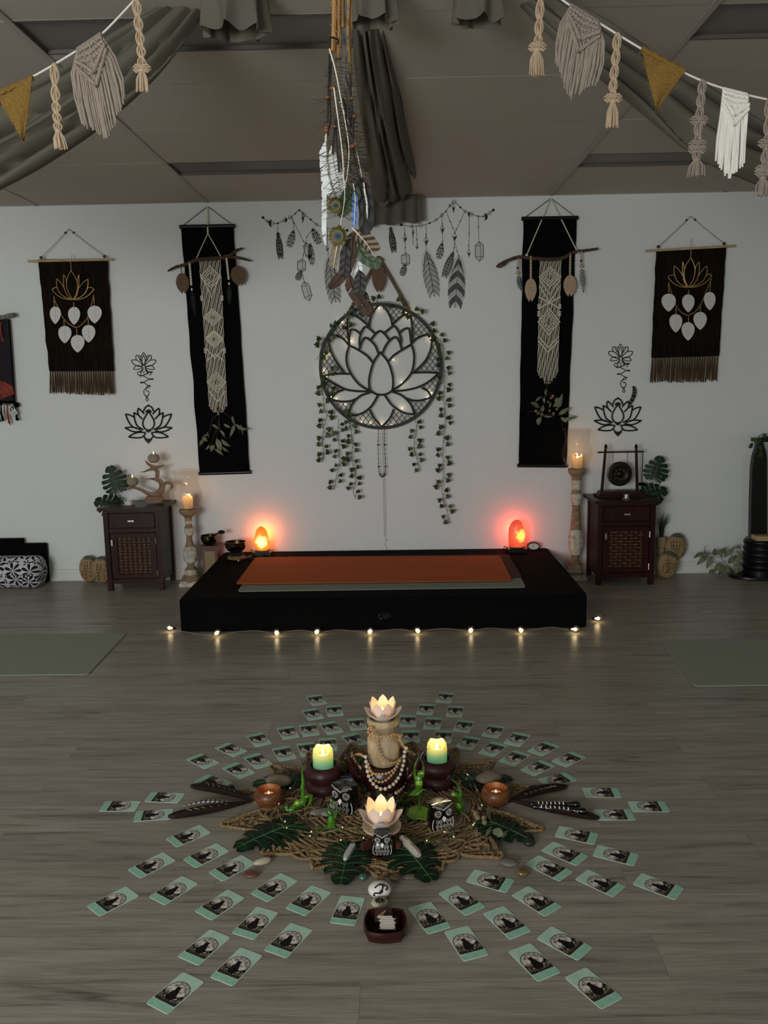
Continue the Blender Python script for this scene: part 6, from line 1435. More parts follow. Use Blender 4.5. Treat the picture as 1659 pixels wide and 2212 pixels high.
def pennant(A_, B_, side_l, side_r, tip, m, label, kn, nst=30, fr=.0028, seed=1, ymid=.42):
    """macrame pennant: rows of knots at the top, then fringe trimmed to a point"""
    a, c = Wd(*A_, GD-.006), Wd(*B_, GD-.006); l, r, e = [Wd(*q, GD-.006) for q in (side_l, side_r, tip)]; rnd = random.Random(seed)
    t = thing('macrame_pennant', label, 'macrame pennant', a, 'macrame pennants')
    def bot(u): return lerp(l, e, u*2) if u < .5 else lerp(e, r, u*2-1)
    b = MB()
    for i in range(nst):
        u = (i+.5)/nst; p, q = lerp(a, c, u), bot(u); q = q+V((rnd.uniform(-.004, .004), 0, rnd.uniform(-.006, .006)))
        out = V(((u-.5)*.035, 0, 0)) if nst > 26 else V((0, 0, 0)); P = [p, lerp(p, q, .35)+V((rnd.uniform(-.002, .002), -.002-rnd.random()*.004, 0))+out, lerp(p, q, .7)+V((rnd.uniform(-.003, .003), -.001-rnd.random()*.004, 0))+out*.8, q]
        b.tube(P, [fr, fr*1.1, fr*1.1, fr*.8], 5)
    obj('fringe', b, MT[m], t)
    b = MB(); at = lambda u, v: lerp(lerp(a, c, u), bot(u), v)+V((0, -.006, 0))
    nk = 9
    for j in range(kn):
        v = ymid*(j+.6)/kn
        for i in range(nk+(j % 2)):
            u = (i+.5+(0 if j % 2 else .0))/(nk+(j % 2)); lim = .30+.30*(1-abs(2*u-1))
            if v < lim*ymid/.42: b.ball(at(u, v), (.0072, .0045, .0050), 7, 5, Matrix.Rotation((-1)**i*.6, 3, 'Y'))
    for k in range(2):
        v0 = ymid*(.62+.26*k)
        for s in (0, 1): b.tube([at((.5*q if s else 1-.5*q), v0*.70+v0*.52*q)+V((0, -.003, 0)) for q in [x/10 for x in range(11)]], .0052, 7)
        for s in (0, 1):
            for q in [x/12 for x in range(13)]: b.ball(at((.5*q if s else 1-.5*q), v0*.70+v0*.52*q)+V((0, -.005, 0)), (.0045, .004, .006), 6, 4)
    for i in range(nst//2): b.ball(lerp(a, c, (i+.5)/(nst//2)), (.0055, .006, .007), 6, 5)
    obj('knots', b, MT[m], t)
pennant((167, 108), (218, 74), (171, 262), (270, 215), (232, 303), 'taupe_cotton', 'taupe macrame pennant between the two slim beige strands', 6, 34, .0030, 2)
pennant((1232, 12), (1292, 48), (1200, 130), (1293, 178), (1232, 214), 'taupe_cotton', 'taupe macrame pennant hanging high on the cord beside the longer beige strand', 6, 34, .0030, 5)
pennant((1562, 193), (1614, 206), (1545, 345), (1611, 350), (1575, 384), 'white_cotton', 'white macrame pennant with loose fringe on the long garland', 6, 22, .0032, 9, .36)
# ================================================================== feather mobile
FD = 1.9
m_('f_white', '#dfe3e4', .7, var=.1, scale=(60, 60, 60)); m_('f_shaft', '#e6e0d0', .5); m_('f_brown', '#4a3526', .75, col2='#2a1c14', scale=(60, 60, 30)); m_('f_black', '#0b0b0d', .5); m_('f_grey', '#77726a', .8, col2='#4b463f', scale=(90, 90, 40))
m_('f_tan', '#8b7b67', .8, var=.3, scale=(60, 60, 60)); m_('f_green', '#3d4a1c', .4, col2='#1f4a3a', scale=(30, 30, 30)); m_('f_bronze', '#6b5226', .4, var=.3); m_('f_teal', '#0d4f52', .35); m_('f_navy', '#0a1030', .4); m_('f_olive', '#5c5a26', .5, var=.3, scale=(90, 90, 90)); m_('f_blue', '#5c7fc4', .55, var=.2, scale=(60, 60, 60)); m_('herl', '#332a1d', .6); m_('bead_wood', '#7a4a30', .45)
X_ = lambda x, y, d=0: Wd(x, y, FD+d)
mob = thing('feather_mobile', 'long hanging mobile of bamboo sticks, peacock, white and brown feathers', 'feather mobile', X_(750, 0))
CF = CR(640, 80, 3.567)
def fp(q, d=0): return X_(*CF(*q), d)
def feather(path, wl, wr, m, d=0, shaft=.0016, barbs=26, base=.12, tipf=.97, fray=.18, name='feather', bands=None, seed=1, sh='f_shaft', lab=None):
    """vane split into barbs on both sides of a curved shaft"""
    P = spline([V((*CF(*q), 0)) for q in path], 8); n = len(P); t = mob; rnd = random.Random(seed)
    b = MB(); b.tube([X_(p.x, p.y, d-.002) for p in P], [shaft*(1-.7*i/n) for i in range(n)], 5); s_ = None
    pt = lambda u: P[min(n-1, int(u*(n-1)))].lerp(P[min(n-1, int(u*(n-1))+1)], (u*(n-1)) % 1)
    v = MB(); N = barbs*2
    wl *= 1.45; wr *= 1.45
    if m in ('f_brown', 'f_black', 'f_grey', 'f_green') : sh = 'f_brown'
    for side, w in ((-1, wl), (1, wr)):
        if w <= 0: continue
        prev = None; cols = []
        for i in range(N+1):
            u = lerp(base, 1, i/N); c = pt(u); c2 = pt(min(1, u+.02)); dd = (c2-pt(max(0, u-.02))).normalized(); nn = V((-dd.y, dd.x, 0))*side
            q = (i/N); ww = w*min(1, (q/.16)**.6)*min(1, ((1-q)/.2+.02)**.55)
            ww *= 1-fray*rnd.random()*(1 if i % 5 == 0 else .15)
            e = c+(nn*.9+dd*.55).normalized()*ww/3.567
            cols.append((c, lerp(c, e, .5), e))
        for i in range(N):
            if rnd.random() < fray*.25: continue
            k = 1 if bands and (int((i/N)*bands) % 2) else 0; v.mat(k)
            (a0, m0, e0), (a1, m1, e1) = cols[i], cols[i+1]
            dz = .0012*math.sin(i*.5)
            Q = [X_(z.x, z.y, d+(0 if j < 1 else dz*.4 if j < 2 else dz)-.0) for z_ in ((a0, m0, e0), (a1, m1, e1)) for j, z in enumerate(z_)]
            k0 = len(v.v); v.add(Q, [(0, 1, 4, 3), (1, 2, 5, 4)])
            v.add([p+V((0, .0007, 0)) for p in Q], [(3, 4, 1, 0), (4, 5, 2, 1)])
    v.mat(0)
    o = obj(name, v, [MT[m], MT['f_brown' if m == 'f_tan' else 'f_grey']], mob, ang=80, label=lab); obj('shaft', b, MT[sh], o)
    return o
def peacock(path, eye, er, d=0, seed=1, herl_u=(.05, .9), nb=46, hl=150, lean=1.0):
    """long shaft, loose curling herls, round eye at the end"""
    rnd = random.Random(seed); P = spline([V((*CF(*q), 0)) for q in path], 8); n = len(P)
    b = MB(); b.tube([X_(p.x, p.y, d-.003) for p in P], [.0017*(1-.6*i/n) for i in range(n)], 5)
    v = MB()
    for i in range(nb):
        u = lerp(herl_u[0], herl_u[1], i/nb); c = P[int(u*(n-1))]; dd = (P[min(n-1, int(u*(n-1))+1)]-P[max(0, int(u*(n-1))-1)]).normalized()
        for side in (-1, 1):
            if rnd.random() < .18: continue
            nn = V((-dd.y, dd.x, 0))*side; l = hl*1.25/3.567*rnd.uniform(.6, 1.15)*(1 if side*lean > 0 else .55)
            cur = rnd.uniform(-.1, .75); R = []
            for k in range(9):
                s = k/8; R.append(c+nn*l*(s*.95-.12*s*s)+dd*l*(.42*s-cur*.75*s*s)+V((0, l*.12*s*s, 0)))
            v.tube([X_(p.x, p.y, d+.010*math.sin(i)*(k/8)) for k, p in enumerate(R)], [.00055]*7+[.0005, .0003], 3)
    o = obj('peacock_feather', v, MT['herl'], mob); obj('shaft', b, MT['f_shaft'], o)
    e = V((*CF(*eye), 0)); rr = er/3.567
    v = MB()
    for i in range(90):
        a = 2*PI*i/90+rnd.uniform(-.03, .03); l = rr*rnd.uniform(1.55, 2.2); R = [e+V((math.cos(a)*l*s, math.sin(a)*l*s*1.15, 0)) for s in (.5, .75, 1)]
        q0, q1, q2 = [X_(p.x, p.y, d-.004) for p in R]; v.tube([q0, q1, q2], [.0022, .0018, .0004], 3)
    obj('eye_fringe', v, MT['f_olive'], o)
    for k, (f, m) in enumerate(((1.35, 'f_bronze'), (.8, 'f_teal'), (.52, 'f_navy'))):
        v = MB(); v.prism([X_(e.x+rr*f*math.cos(2*PI*i/24)*.92, e.y+rr*f*math.sin(2*PI*i/24)*(1 if f > .6 else .85), d-.006-.0012*k) for i in range(24)], (0, -.0012, 0)); obj('eye_spot', v, MT[m], o)
    return o
# sticks and weathered slat
for k, (a, c, r) in enumerate((((715, -420), (722, 112), .0052), ((725, -430), (731, 128), .0046), ((736, -410), (741, 60), .004), ((748, -420), (754, 160), .0042), ((752, -300), (760, 235), .0026))):
    b = MB(); P = [X_(lerp(a[0], c[0], i/10)+2*math.sin(i*1.7+k), lerp(a[1], c[1], i/10), .01+.006*k) for i in range(11)]
    P = [p if p.z < H else V((p.x, p.y, H)) for p in P]; b.tube(P, [r*(1+.10*(i % 3 == 0)) for i in range(11)], 8); obj('bamboo_stick', b, MT['bamboo'], mob)
b = MB()
def slat(u, v, off):
    a = X_(lerp(733, 752, u), -60, .03); c = X_(lerp(746, 760, u), 330, .03); p = lerp(a, c, v); return p+V((.003*noise.noise(V((u*3, v*20, 1))), off+.004*noise.noise(V((u*8, v*30, 7))), 0))
b.grid(lambda u, v: slat(u, v, -.006), 8, 40); b.grid(lambda u, v: slat(1-u, v, .006), 8, 40); obj('weathered_slat', b, MT['greywood'], mob)
b = MB()
for k in range(14): b.tube([X_(712+3*k % 22, 5+k*6, -.004), X_(728+k % 9, 14+k*8, -.008), X_(735-k % 7, 40+k*9, -.004)], .0006, 4)
obj('raffia_tie', b, MT['bamboo'], mob)
for pts in ([(258, 75), (262, 10), (285, 5), (320, 20), (318, 55)], [(300, 165), (335, 168), (335, 160)], [(262, 25), (256, 130), (248, 400), (240, 660)], [(270, 190), (262, 330), (258, 450), (262, 640), (240, 760)], [(400, 262), (415, 300), (420, 420), (425, 560), (415, 700), (440, 830)], [(300, 640), (290, 760), (278, 900)], [(430, 500), (435, 700), (445, 900)], [(315, 600), (308, 780), (330, 1040)], [(360, 470), (380, 560), (385, 700)]):
    b = MB(); b.tube(spline([fp(q, -.01) for q in pts], 6), .0021, 6); obj('black_cord', b, MT['f_black'], mob)
for (x, y, r) in ((262, 118, .007), (283, 393, .0095), (243, 466, .008), (233, 700, .0085), (232, 722, .0085), (436, 842, .0085), (430, 470, .006), (448, 610, .006), (300, 690, .006)):
    b = MB(); r *= .75; b.ball(fp((x, y), -.016), (r, r, r*.75), 12, 8); obj('wooden_bead', b, MT['bead_wood'], mob)
feather([(232, 740), (228, 900), (245, 1080), (300, 1250)], 8, 42, 'f_white', -.01, seed=1, fray=.3, lab='white feather')
feather([(225, 760), (222, 1000), (232, 1250), (228, 1600)], 6, 30, 'f_white', .004, seed=2, fray=.3, base=.3, lab='white feather')
feather([(270, 840), (290, 1000), (330, 1150), (360, 1260)], 45, 40, 'f_white', -.004, seed=12, fray=.08, base=.02, lab='white feather')
feather([(330, 700), (360, 900), (372, 1080), (340, 1220)], 30, 26, 'f_tan', .006, seed=3, base=.1)
feather([(400, 760), (440, 900), (470, 1030), (480, 1120)], 40, 36, 'f_grey', .01, seed=4, fray=.3)
feather([(480, 1060), (500, 1200), (520, 1350), (510, 1520)], 62, 30, 'f_black', -.004, base=.02, seed=5, fray=.02, sh='f_shaft')
feather([(440, 1130), (455, 1250), (450, 1380), (446, 1465)], 16, 18, 'f_blue', -.014, base=.12, seed=6, fray=.02, lab='small blue feather')
feather([(430, 1470), (480, 1520), (540, 1590), (590, 1665)], 62, 58, 'f_tan', -.002, bands=11, seed=7, base=.05, fray=.05, lab='barred brown and cream feather')
feather([(470, 1560), (500, 1660), (570, 1720), (650, 1745)], 34, 42, 'f_green', -.006, seed=8, base=.05, fray=.1, lab='dark iridescent green feather')
feather([(430, 1500), (425, 1650), (380, 1800), (255, 1940)], 34, 36, 'f_brown', -.008, seed=9, base=.1, fray=.05)
feather([(385, 1560), (378, 1680), (372, 1760), (368, 1850)], 36, 34, 'f_black', -.011, seed=10, base=.05, fray=.04)
feather([(330, 1560), (310, 1640), (300, 1700), (285, 1780)], 22, 34, 'f_tan', .004, seed=11, base=.05)
feather([(455, 1480), (440, 1560), (440, 1620), (470, 1700)], 40, 50, 'f_grey', .01, seed=13, base=.02, fray=.3)
feather([(400, 1800), (430, 1930), (500, 2040), (570, 2130)], 36, 40, 'f_brown', -.01, seed=14, base=.05, fray=.12)
feather([(480, 1790), (490, 1850), (488, 1920), (480, 1985)], 40, 36, 'f_black', -.014, seed=15, base=.02, fray=.02)
feather([(500, 1900), (530, 2000), (560, 2080), (572, 2150)], 24, 34, 'f_brown', -.004, seed=16, base=.1, fray=.3)
feather([(445, 1700), (470, 1760), (480, 1820), (505, 1880)], 30, 26, 'f_white', .004, seed=17, base=.05, lab='white feather')
feather([(520, 1120), (530, 1200), (545, 1280), (548, 1400)], 6, 7, 'f_white', -.012, seed=18, base=.05, lab='narrow white feather')
feather([(380, 300), (410, 420), (420, 560), (410, 700)], 34, 20, 'f_grey', .012, seed=19, base=.1, fray=.3)
peacock([(255, 90), (300, 250), (345, 480), (385, 700), (405, 850), (400, 1000), (375, 1140), (300, 1290)], (303, 1300), 30, -.018, 3, (.1, .93), 60, 175, -1)
peacock([(290, 390), (320, 620), (350, 850), (365, 1080), (372, 1250), (330, 1500)], (318, 1535), 38, -.022, 5, (.05, .93), 60, 170, 1)
peacock([(335, 500), (420, 700), (470, 900), (510, 1100)], (512, 1100), 1, .006, 8, (.05, .98), 40, 120, 1)
feather([(470, 1110), (430, 1200), (370, 1290), (310, 1330)], 60, 62, 'f_green', -.012, seed=21, base=.02, fray=.05, lab='iridescent green peacock neck feather')
# ================================================================== floor altar: cards
m_('card_green', '#c6e2d5', .55, col2='#a2cbb8', scale=(22, 22, 22), spec=.35, ramp=(.3, .7)); m_('card_edge', '#dcebe2', .6); m_('card_back', '#8cc2a9', .55, col2='#9fd0ba', scale=(40, 40, 40), spec=.35)
m_('card_moon', '#e6ded6', .6, col2='#6b625b', scale=(75, 75, 75), spec=.3, ramp=(.38, .58)); m_('card_rim', '#8d857c', .6, col2='#4a423b', scale=(60, 60, 60)); m_('card_dark', '#0b0807', .6, spec=.3); m_('card_scrub', '#8a7c63', .7, col2='#14100c', scale=(190, 190, 190), ramp=(.42, .56)); m_('card_ground', '#1a120e', .7, col2='#3c2f26', scale=(160, 160, 160))
CW, CL = .072, .127
def card_mesh():
    b = MB(); pts = []
    for cx_, cy_, a0 in ((CW/2, CL/2, 0), (-CW/2, CL/2, 90), (-CW/2, -CL/2, 180), (CW/2, -CL/2, 270)):
        sx, sy = (1 if cx_ > 0 else -1), (1 if cy_ > 0 else -1)
        for i in range(5): a = math.radians(a0+90*i/4); pts.append((cx_-sx*.006+.006*math.cos(a), cy_-sy*.006+.006*math.sin(a), 0))
    b.mat(1); b.prism(pts, (0, 0, .0007))
    top = [(x*.972, y*.985, .00072) for x, y, z in pts]; b.mat(0); b.prism(top, (0, 0, .00008))
    def layer(P, z, m, th=.00006): b.mat(m); b.prism([(x, y, z) for x, y in P], (0, 0, th))
    rnd = random.Random(9)
    # band at the foot and ring-shaped moon
    layer([(-CW*.486, -CL*.487), (CW*.486, -CL*.487), (CW*.486, -CL*.33), (-CW*.486, -CL*.33)], .00082, 7)
    mc = (0.0, .004); R = .0335
    layer([(mc[0]+R*math.cos(2*PI*i/40), mc[1]+R*math.sin(2*PI*i/40)) for i in range(40)], .00092, 3)
    layer([(mc[0]+R*.90*math.cos(2*PI*i/40), mc[1]+R*.90*math.sin(2*PI*i/40)) for i in range(40)], .00100, 2)
    # scrub on both sides, reeds
    for s in (-1, 1):
        P = [(s*.034, -.030)]+[(s*(.034-.024*(i/9)), -.030+(.026*(1-(i/9)**1.4)+rnd.uniform(-.003, .003))) for i in range(10)]+[(s*.010, -.030)]
        layer(P if s < 0 else P[::-1], .00108, 6)
        for k in range(7):
            x = s*(.030-.0028*k); y = -.012+rnd.uniform(-.004, .003)-.0012*k; h = rnd.uniform(.010, .021)*(1-.07*k)
            layer([(x-.0014, y), (x+.0014, y), (x+.0012+s*.001, y+h*.6), (x+s*.0016, y+h), (x-.0012, y+h*.5)], .00116, 4)
    G = [(-.034, -.038)]+[(-.034+.068*i/24, -.027+.0022*math.sin(i*1.9)+rnd.uniform(-.0012, .0012)-.002*math.sin(PI*i/24)) for i in range(25)]+[(.034, -.038)]
    G += [(.034-.068*i/24, -.0385+.0015*math.sin(i*2.3)) for i in range(1, 24)]
    layer(G, .00124, 5)
    cat = [(-.006, -.029), (-.011, -.024), (-.0115, -.016), (-.009, -.007), (-.006, .001), (-.0065, .006), (-.0075, .014), (-.004, .0115), (-.001, .0115), (.0025, .0145), (.0035, .008), (.0045, .003), (.008, -.005), (.0105, -.014), (.0115, -.022), (.0105, -.029)]
    cat = [(x*1.18, -.029+(y+.029)*1.14) for x, y in cat]; layer(cat, .00132, 4)
    layer([(.008, -.029), (.011, -.022), (.0135, -.026), (.0125, -.031)], .00132, 2)
    return b
CARDS = {  # picture positions: (top mid x, y, foot mid x, y) in a magnified strip
 'front fan, toward the Om cabinet': (180, 1860, [(284, 176, 57, 291), (618, 110, 423, 232), (638, 672, 423, 855), (885, 190, 690, 318), (791, 420, 605, 579), (974, 523, 795, 700), (1188, 95, 1017, 212), (1068, 281, 919, 438), (1263, 379, 1108, 541), (1376, 163, 1225, 295), (1560, 205, 1496, 370)]),
 'small group below the wooden feathers, Om side': (180, 1480, [(496, 992, 293, 1092), (704, 832, 511, 913), (805, 939, 614, 1032), (948, 1012, 771, 1105)]),
 'trio by the wooden feather tips, Om side': (180, 1480, [(311, 700, 115, 701), (564, 655, 377, 646), (508, 745, 304, 760)]),
 'outer rear arc, Om side': (180, 1480, [(742, 466, 640, 413), (902, 396, 806, 351), (1042, 348, 990, 284), (1203, 308, 1164, 243), (1320, 295, 1293, 225), (1460, 279, 1406, 216), (1596, 262, 1573, 193)]),
 'inner rear arc, Om side': (180, 1480, [(822, 585, 682, 540), (949, 523, 848, 463), (1047, 471, 972, 405), (1184, 431, 1138, 361), (1311, 409, 1282, 334), (1418, 383, 1411, 306), (1600, 347, 1537, 289)]),
 'far rear trio, Om side': (180, 1480, [(1348, 199, 1306, 140), (1367, 115, 1330, 59), (1460, 182, 1446, 116)]),
 'far rear trio, gong side': (860, 1480, [(151, 174, 172, 109), (258, 100, 284, 46), (321, 186, 336, 121)]),
 'outer rear arc, gong side': (860, 1480, [(56, 243, 57, 175), (192, 258, 208, 187), (361, 271, 396, 207), (528, 301, 571, 235), (657, 344, 717, 283), (791, 395, 889, 341), (930, 456, 1041, 402)]),
 'inner rear arc, gong side': (860, 1480, [(75, 337, 70, 262), (254, 337, 266, 263), (379, 368, 431, 302), (508, 404, 588, 337), (628, 453, 717, 393), (747, 507, 865, 452), (845, 568, 992, 530)]),
 'trio by the wooden feather tips, gong side': (860, 1480, [(1078, 622, 1275, 623), (1148, 751, 1350, 750), (1345, 703, 1549, 703)]),
 'small group below the wooden feathers, gong side': (860, 1480, [(778, 1012, 967, 1105), (865, 932, 1062, 1016), (924, 846, 1139, 890), (1143, 957, 1374, 1012)]),
 'front fan, toward the gong cabinet': (860, 1860, [(122, 254, 241, 405), (289, 165, 447, 290), (335, 392, 452, 563), (421, 85, 645, 147), (550, 282, 709, 431), (700, 500, 875, 672), (706, 173, 896, 292), (846, 415, 1079, 537), (1027, 647, 1234, 823), (1060, 78, 1277, 178), (1385, 104, 1623, 190)])}
ORD = ['first', 'second', 'third', 'fourth', 'fifth', 'sixth', 'seventh', 'eighth', 'ninth', 'tenth', 'eleventh']
proto = None
for grp, (ox, oy, L_) in CARDS.items():
    for i, (a, b_, c, d) in enumerate(L_):
        p, q = F(ox+a/2.676, oy+b_/2.676), F(ox+c/2.676, oy+d/2.676); ctr = (p+q)/2; dd = p-q; rz = math.atan2(-dd.x, dd.y)
        lab = 'black cat card, %s from the left in the %s' % (ORD[i], grp.replace(',', '').replace('below the wooden feathers', 'below wooden feathers').replace('by the wooden feather tips', 'by the feather tips').replace('toward the', 'toward'))
        if proto is None:
            proto = obj('oracle_card', card_mesh(), [MT[k] for k in ('card_green', 'card_edge', 'card_moon', 'card_rim', 'card_dark', 'card_ground', 'card_scrub', 'card_back')], None, (0, 0, 0), ang=30); o = proto
            tag(o, lab, 'card', 'cat and moon cards around the altar')
        else: o = dup(proto)
        o['label'] = lab; o.location = (ctr.x, ctr.y, .0004); o.rotation_euler = (0, 0, rz)
# ------------------------------------------------------------------ jute doily
m_('jute', '#a08866', .9, col2='#6a5338', scale=(120, 120, 120), bump=.003, bscale=(260, 260, 260), spec=.15)
DC = V((.035, -3.475, 0)); rnd = random.Random(11)
tips = [F(x, y) for x, y in [(482, 1785), (518, 1715), (587, 1659), (668, 1630), (985, 1622), (1063, 1648), (1138, 1704), (1168, 1794), (1082, 1854), (950, 1882), (820, 1897), (680, 1878), (570, 1846)]]
tips += [F(760, 1612), F(890, 1608)]
tips.sort(key=lambda p: math.atan2(p.y-DC.y, p.x-DC.x))
def chain(mb, P, r=.0042, z=None, closed=False):
    Q = spline(P, 7, closed); R = []
    for i, q in enumerate(Q): R.append(r*(1.25 if i % 2 else .85))
    mb.tube([V((q.x, q.y, q.z+r)) for q in Q], R, 6, closed)
b = MB()
for k in range(15):
    r = .045+.0185*k; n = max(10, int(r*100)); P = []
    for i in range(n):
        a = 2*PI*i/n+k; rr = r*(1+.035*math.sin(i*2.4+k)+.02*rnd.uniform(-1, 1)); P.append(DC+V((rr*math.cos(a)*1.06, rr*math.sin(a)*1.0, .0015+.003*rnd.random())))
    chain(b, P, .0040, closed=True)
for k in range(230):
    a = rnd.uniform(0, 2*PI); r = rnd.uniform(.05, .31); d = rnd.uniform(.02, .05); t_ = a+rnd.uniform(-.25, .25)
    chain(b, [DC+V((r*math.cos(a)*1.06, r*math.sin(a), .006)), DC+V(((r+d*.5)*math.cos((a+t_)/2)*1.06, (r+d*.5)*math.sin((a+t_)/2), .009)), DC+V(((r+d)*math.cos(t_)*1.06, (r+d)*math.sin(t_), .005))], .0034)
for k in range(5):
    r = .315+.014*k; P = []
    for i in range(60): a = 2*PI*i/60; rr = r*(1+.05*math.sin(a*15+k)*(k/4)+.012*rnd.uniform(-1, 1)); P.append(DC+V((rr*math.cos(a)*1.07, rr*math.sin(a), .002+.003*rnd.random())))
    chain(b, P, .0046, closed=True)
for i, tp in enumerate(tips):
    R = (tp-DC).length; da = PI/len(tips)*1.12; dirv = (tp-DC).normalized(); sd = V((-dirv.y, dirv.x, 0)); a = math.atan2(dirv.y, dirv.x)
    base = min(.33, R*.74); A_, B_ = [DC+V((base*math.cos(a+s*da)*1.05, base*math.sin(a+s*da), .003)) for s in (-1, 1)]; w = (B_-A_).length*.5; O = DC+dirv*base
    for k, f in enumerate((1.0, .90, .68, .45)):      # nested shells with blunt rounded tips
        T_ = lerp(O, tp, f); q = .62+.1*k
        chain(b, [A_, lerp(A_, T_, .45)-sd*w*.30, lerp(A_, T_, .82)-sd*w*.26*q, T_-sd*w*.12, T_+dirv*.004, T_+sd*w*.12, lerp(B_, T_, .82)+sd*w*.26*q, lerp(B_, T_, .45)+sd*w*.30, B_], .0054 if k == 0 else .0040)
    for k in range(14):
        u = rnd.uniform(.05, .85); c0 = lerp(O, tp, u)+sd*rnd.uniform(-.8, .8)*w*(1-u); c1 = c0+dirv*rnd.uniform(.015, .045)*(1-u*.6)+sd*rnd.uniform(-.02, .02)
        chain(b, [c0, (c0+c1)/2+V((0, 0, .005)), c1], .0036)
o = one('jute_doily', b, MT['jute'], 'round star-edged brown jute crochet mat under the whole altar arrangement', 'doily', DC)
# ------------------------------------------------------------------ helper for standing things on the floor altar
CA = CR(560, 1460, 3.072); CB = CR(590, 1600, 6.9125); CC = CR(820, 1590, 6.9125); CD = CR(740, 1470, 8.505); CE = CR(720, 1690, 7.9)
def foot(x, y, r, z=0): p = F(x, y, z); return V((p.x, p.y+r, z))
def fused(name, mb, m, parent, vox=.0014, label=None):
    o = obj(name, mb, m, parent, ang=180, label=label); md = o.modifiers.new('skin', 'REMESH'); md.mode = 'VOXEL'; md.voxel_size = vox; md.use_smooth_shade = True
    sm = o.modifiers.new('soft', 'SMOOTH'); sm.factor = .6; sm.iterations = 6; return o
# monstera leaves lying flat
for i, (bx, by, tx_, ty_, z, lab, L, bend) in enumerate([
    (614, 1786, 500, 1828, .022, 'monstera leaf lying at the doily edge below the Om side tealight bowl', .155, .12),
    (752, 1838, 735, 1908, .022, 'monstera leaf in front lying under the short white crystal', .15, .10),
    (878, 1832, 938, 1900, .022, 'monstera leaf in front lying under the long clear crystal', .155, .10),
    (1068, 1778, 1156, 1812, .022, 'large monstera leaf lying beside the gum nut sprig', .165, .12),
    (628, 1682, 540, 1690, .022, 'monstera leaf lying under the flat stone on the Om side', .14, .08),
    (1024, 1682, 1112, 1676, .022, 'monstera leaf lying under the flat stone on the gong side', .14, .08),
    (800, 1655, 745, 1628, .022, 'dark monstera leaf behind the tall wooden candle stand', .15, .10),
    (850, 1650, 868, 1625, .022, 'small dark monstera leaf showing behind the wooden stand toward the gong side', .12, .1)]):
    p, q = F(bx, by, z), F(tx_, ty_, z); q2 = q-p
    monstera(p+q2.normalized()*0.0, q2, (0, 0, 1), q2.length/ .99 if q2.length > .09 else L, label=lab, seed=20+i, bend=bend, deep=.50, wid=.80, stem=[p-q2.normalized()*.03+V((0, 0, -.004))])
# stones
m_('pebble_grey', '#6f6a5f', .55, var=.2, scale=(30, 30, 30)); m_('pebble_olive', '#8a7c66', .7, col2='#6a5f4e', scale=(25, 25, 25)); m_('pebble_cream', '#b9ad97', .35, var=.15, scale=(30, 30, 60)); m_('pebble_brown', '#6b4836', .35, var=.3, scale=(50, 50, 50)); m_('pebble_dark', '#2c2824', .4, var=.3, scale=(40, 40, 40)); m_('pebble_green', '#3f6a5a', .12, var=.3, scale=(60, 60, 60), coat=.6); m_('pebble_gold', '#6e5a38', .12, var=.4, scale=(60, 60, 60), coat=.6); m_('pebble_clear', '#a8a293', .08, trans=.75)
def pebble(x, y, rx, ry, rz, rot, m, lab, z=0, seed=1):
    c = F(x, y, z+rz); b = MB(); b.ball((0, 0, 0), (rx, ry, rz), 22, 14, Matrix.Rotation(math.radians(rot), 3, 'Z'))
    b.v = [tuple(V(p)*(1+.10*noise.noise(V(p)*28+V((seed, 0, 0))))+c) for p in b.v]
    one('pebble', b, MT[m], lab, 'stone', (c.x, c.y, z), 'loose stones around the doily', ang=180)
pebble(601, 1686, .050, .034, .020, -10, 'pebble_olive', 'large flat oval stone on the monstera leaf, Om side', .014, 1)
pebble(1056, 1679, .050, .034, .020, 22, 'pebble_olive', 'large flat oval stone on the monstera leaf, gong side', .014, 2)
pebble(498, 1702, .016, .014, .010, 0, 'pebble_dark', 'small dark round stone next to the upper wooden feather, Om side', 0, 3)
pebble(1155, 1702, .022, .014, .010, 0, 'pebble_dark', 'dark reddish stone beside the upper wooden feather, gong side', 0, 4)
pebble(566, 1861, .028, .013, .011, 25, 'pebble_cream', 'smooth cream elongated stone in front of the doily', 0, 5)
pebble(543, 1888, .024, .018, .008, 0, 'pebble_brown', 'flat brown oval stone beside the cream stone', 0, 6)
pebble(1099, 1863, .030, .019, .010, -12, 'pebble_grey', 'flat smooth grey stone at the doily edge, gong side', 0, 7)
pebble(1127, 1883, .021, .019, .012, -30, 'pebble_gold', 'glossy brown tumbled stone in front of the smooth grey stone', 0, 8)
pebble(1144, 1820, .018, .014, .011, 10, 'pebble_dark', 'glossy black stone at the tip of the large monstera leaf', 0, 9)
pebble(784, 1895, .013, .012, .011, 20, 'pebble_green', 'small glossy green stone before the doily point', 0, 10)
pebble(851, 1897, .015, .012, .011, -20, 'pebble_gold', 'small glossy golden stone before the doily point', 0, 11)
pebble(886, 1894, .022, .012, .007, 5, 'pebble_clear', 'small clear stone between golden stone and monstera leaf', 0, 12)
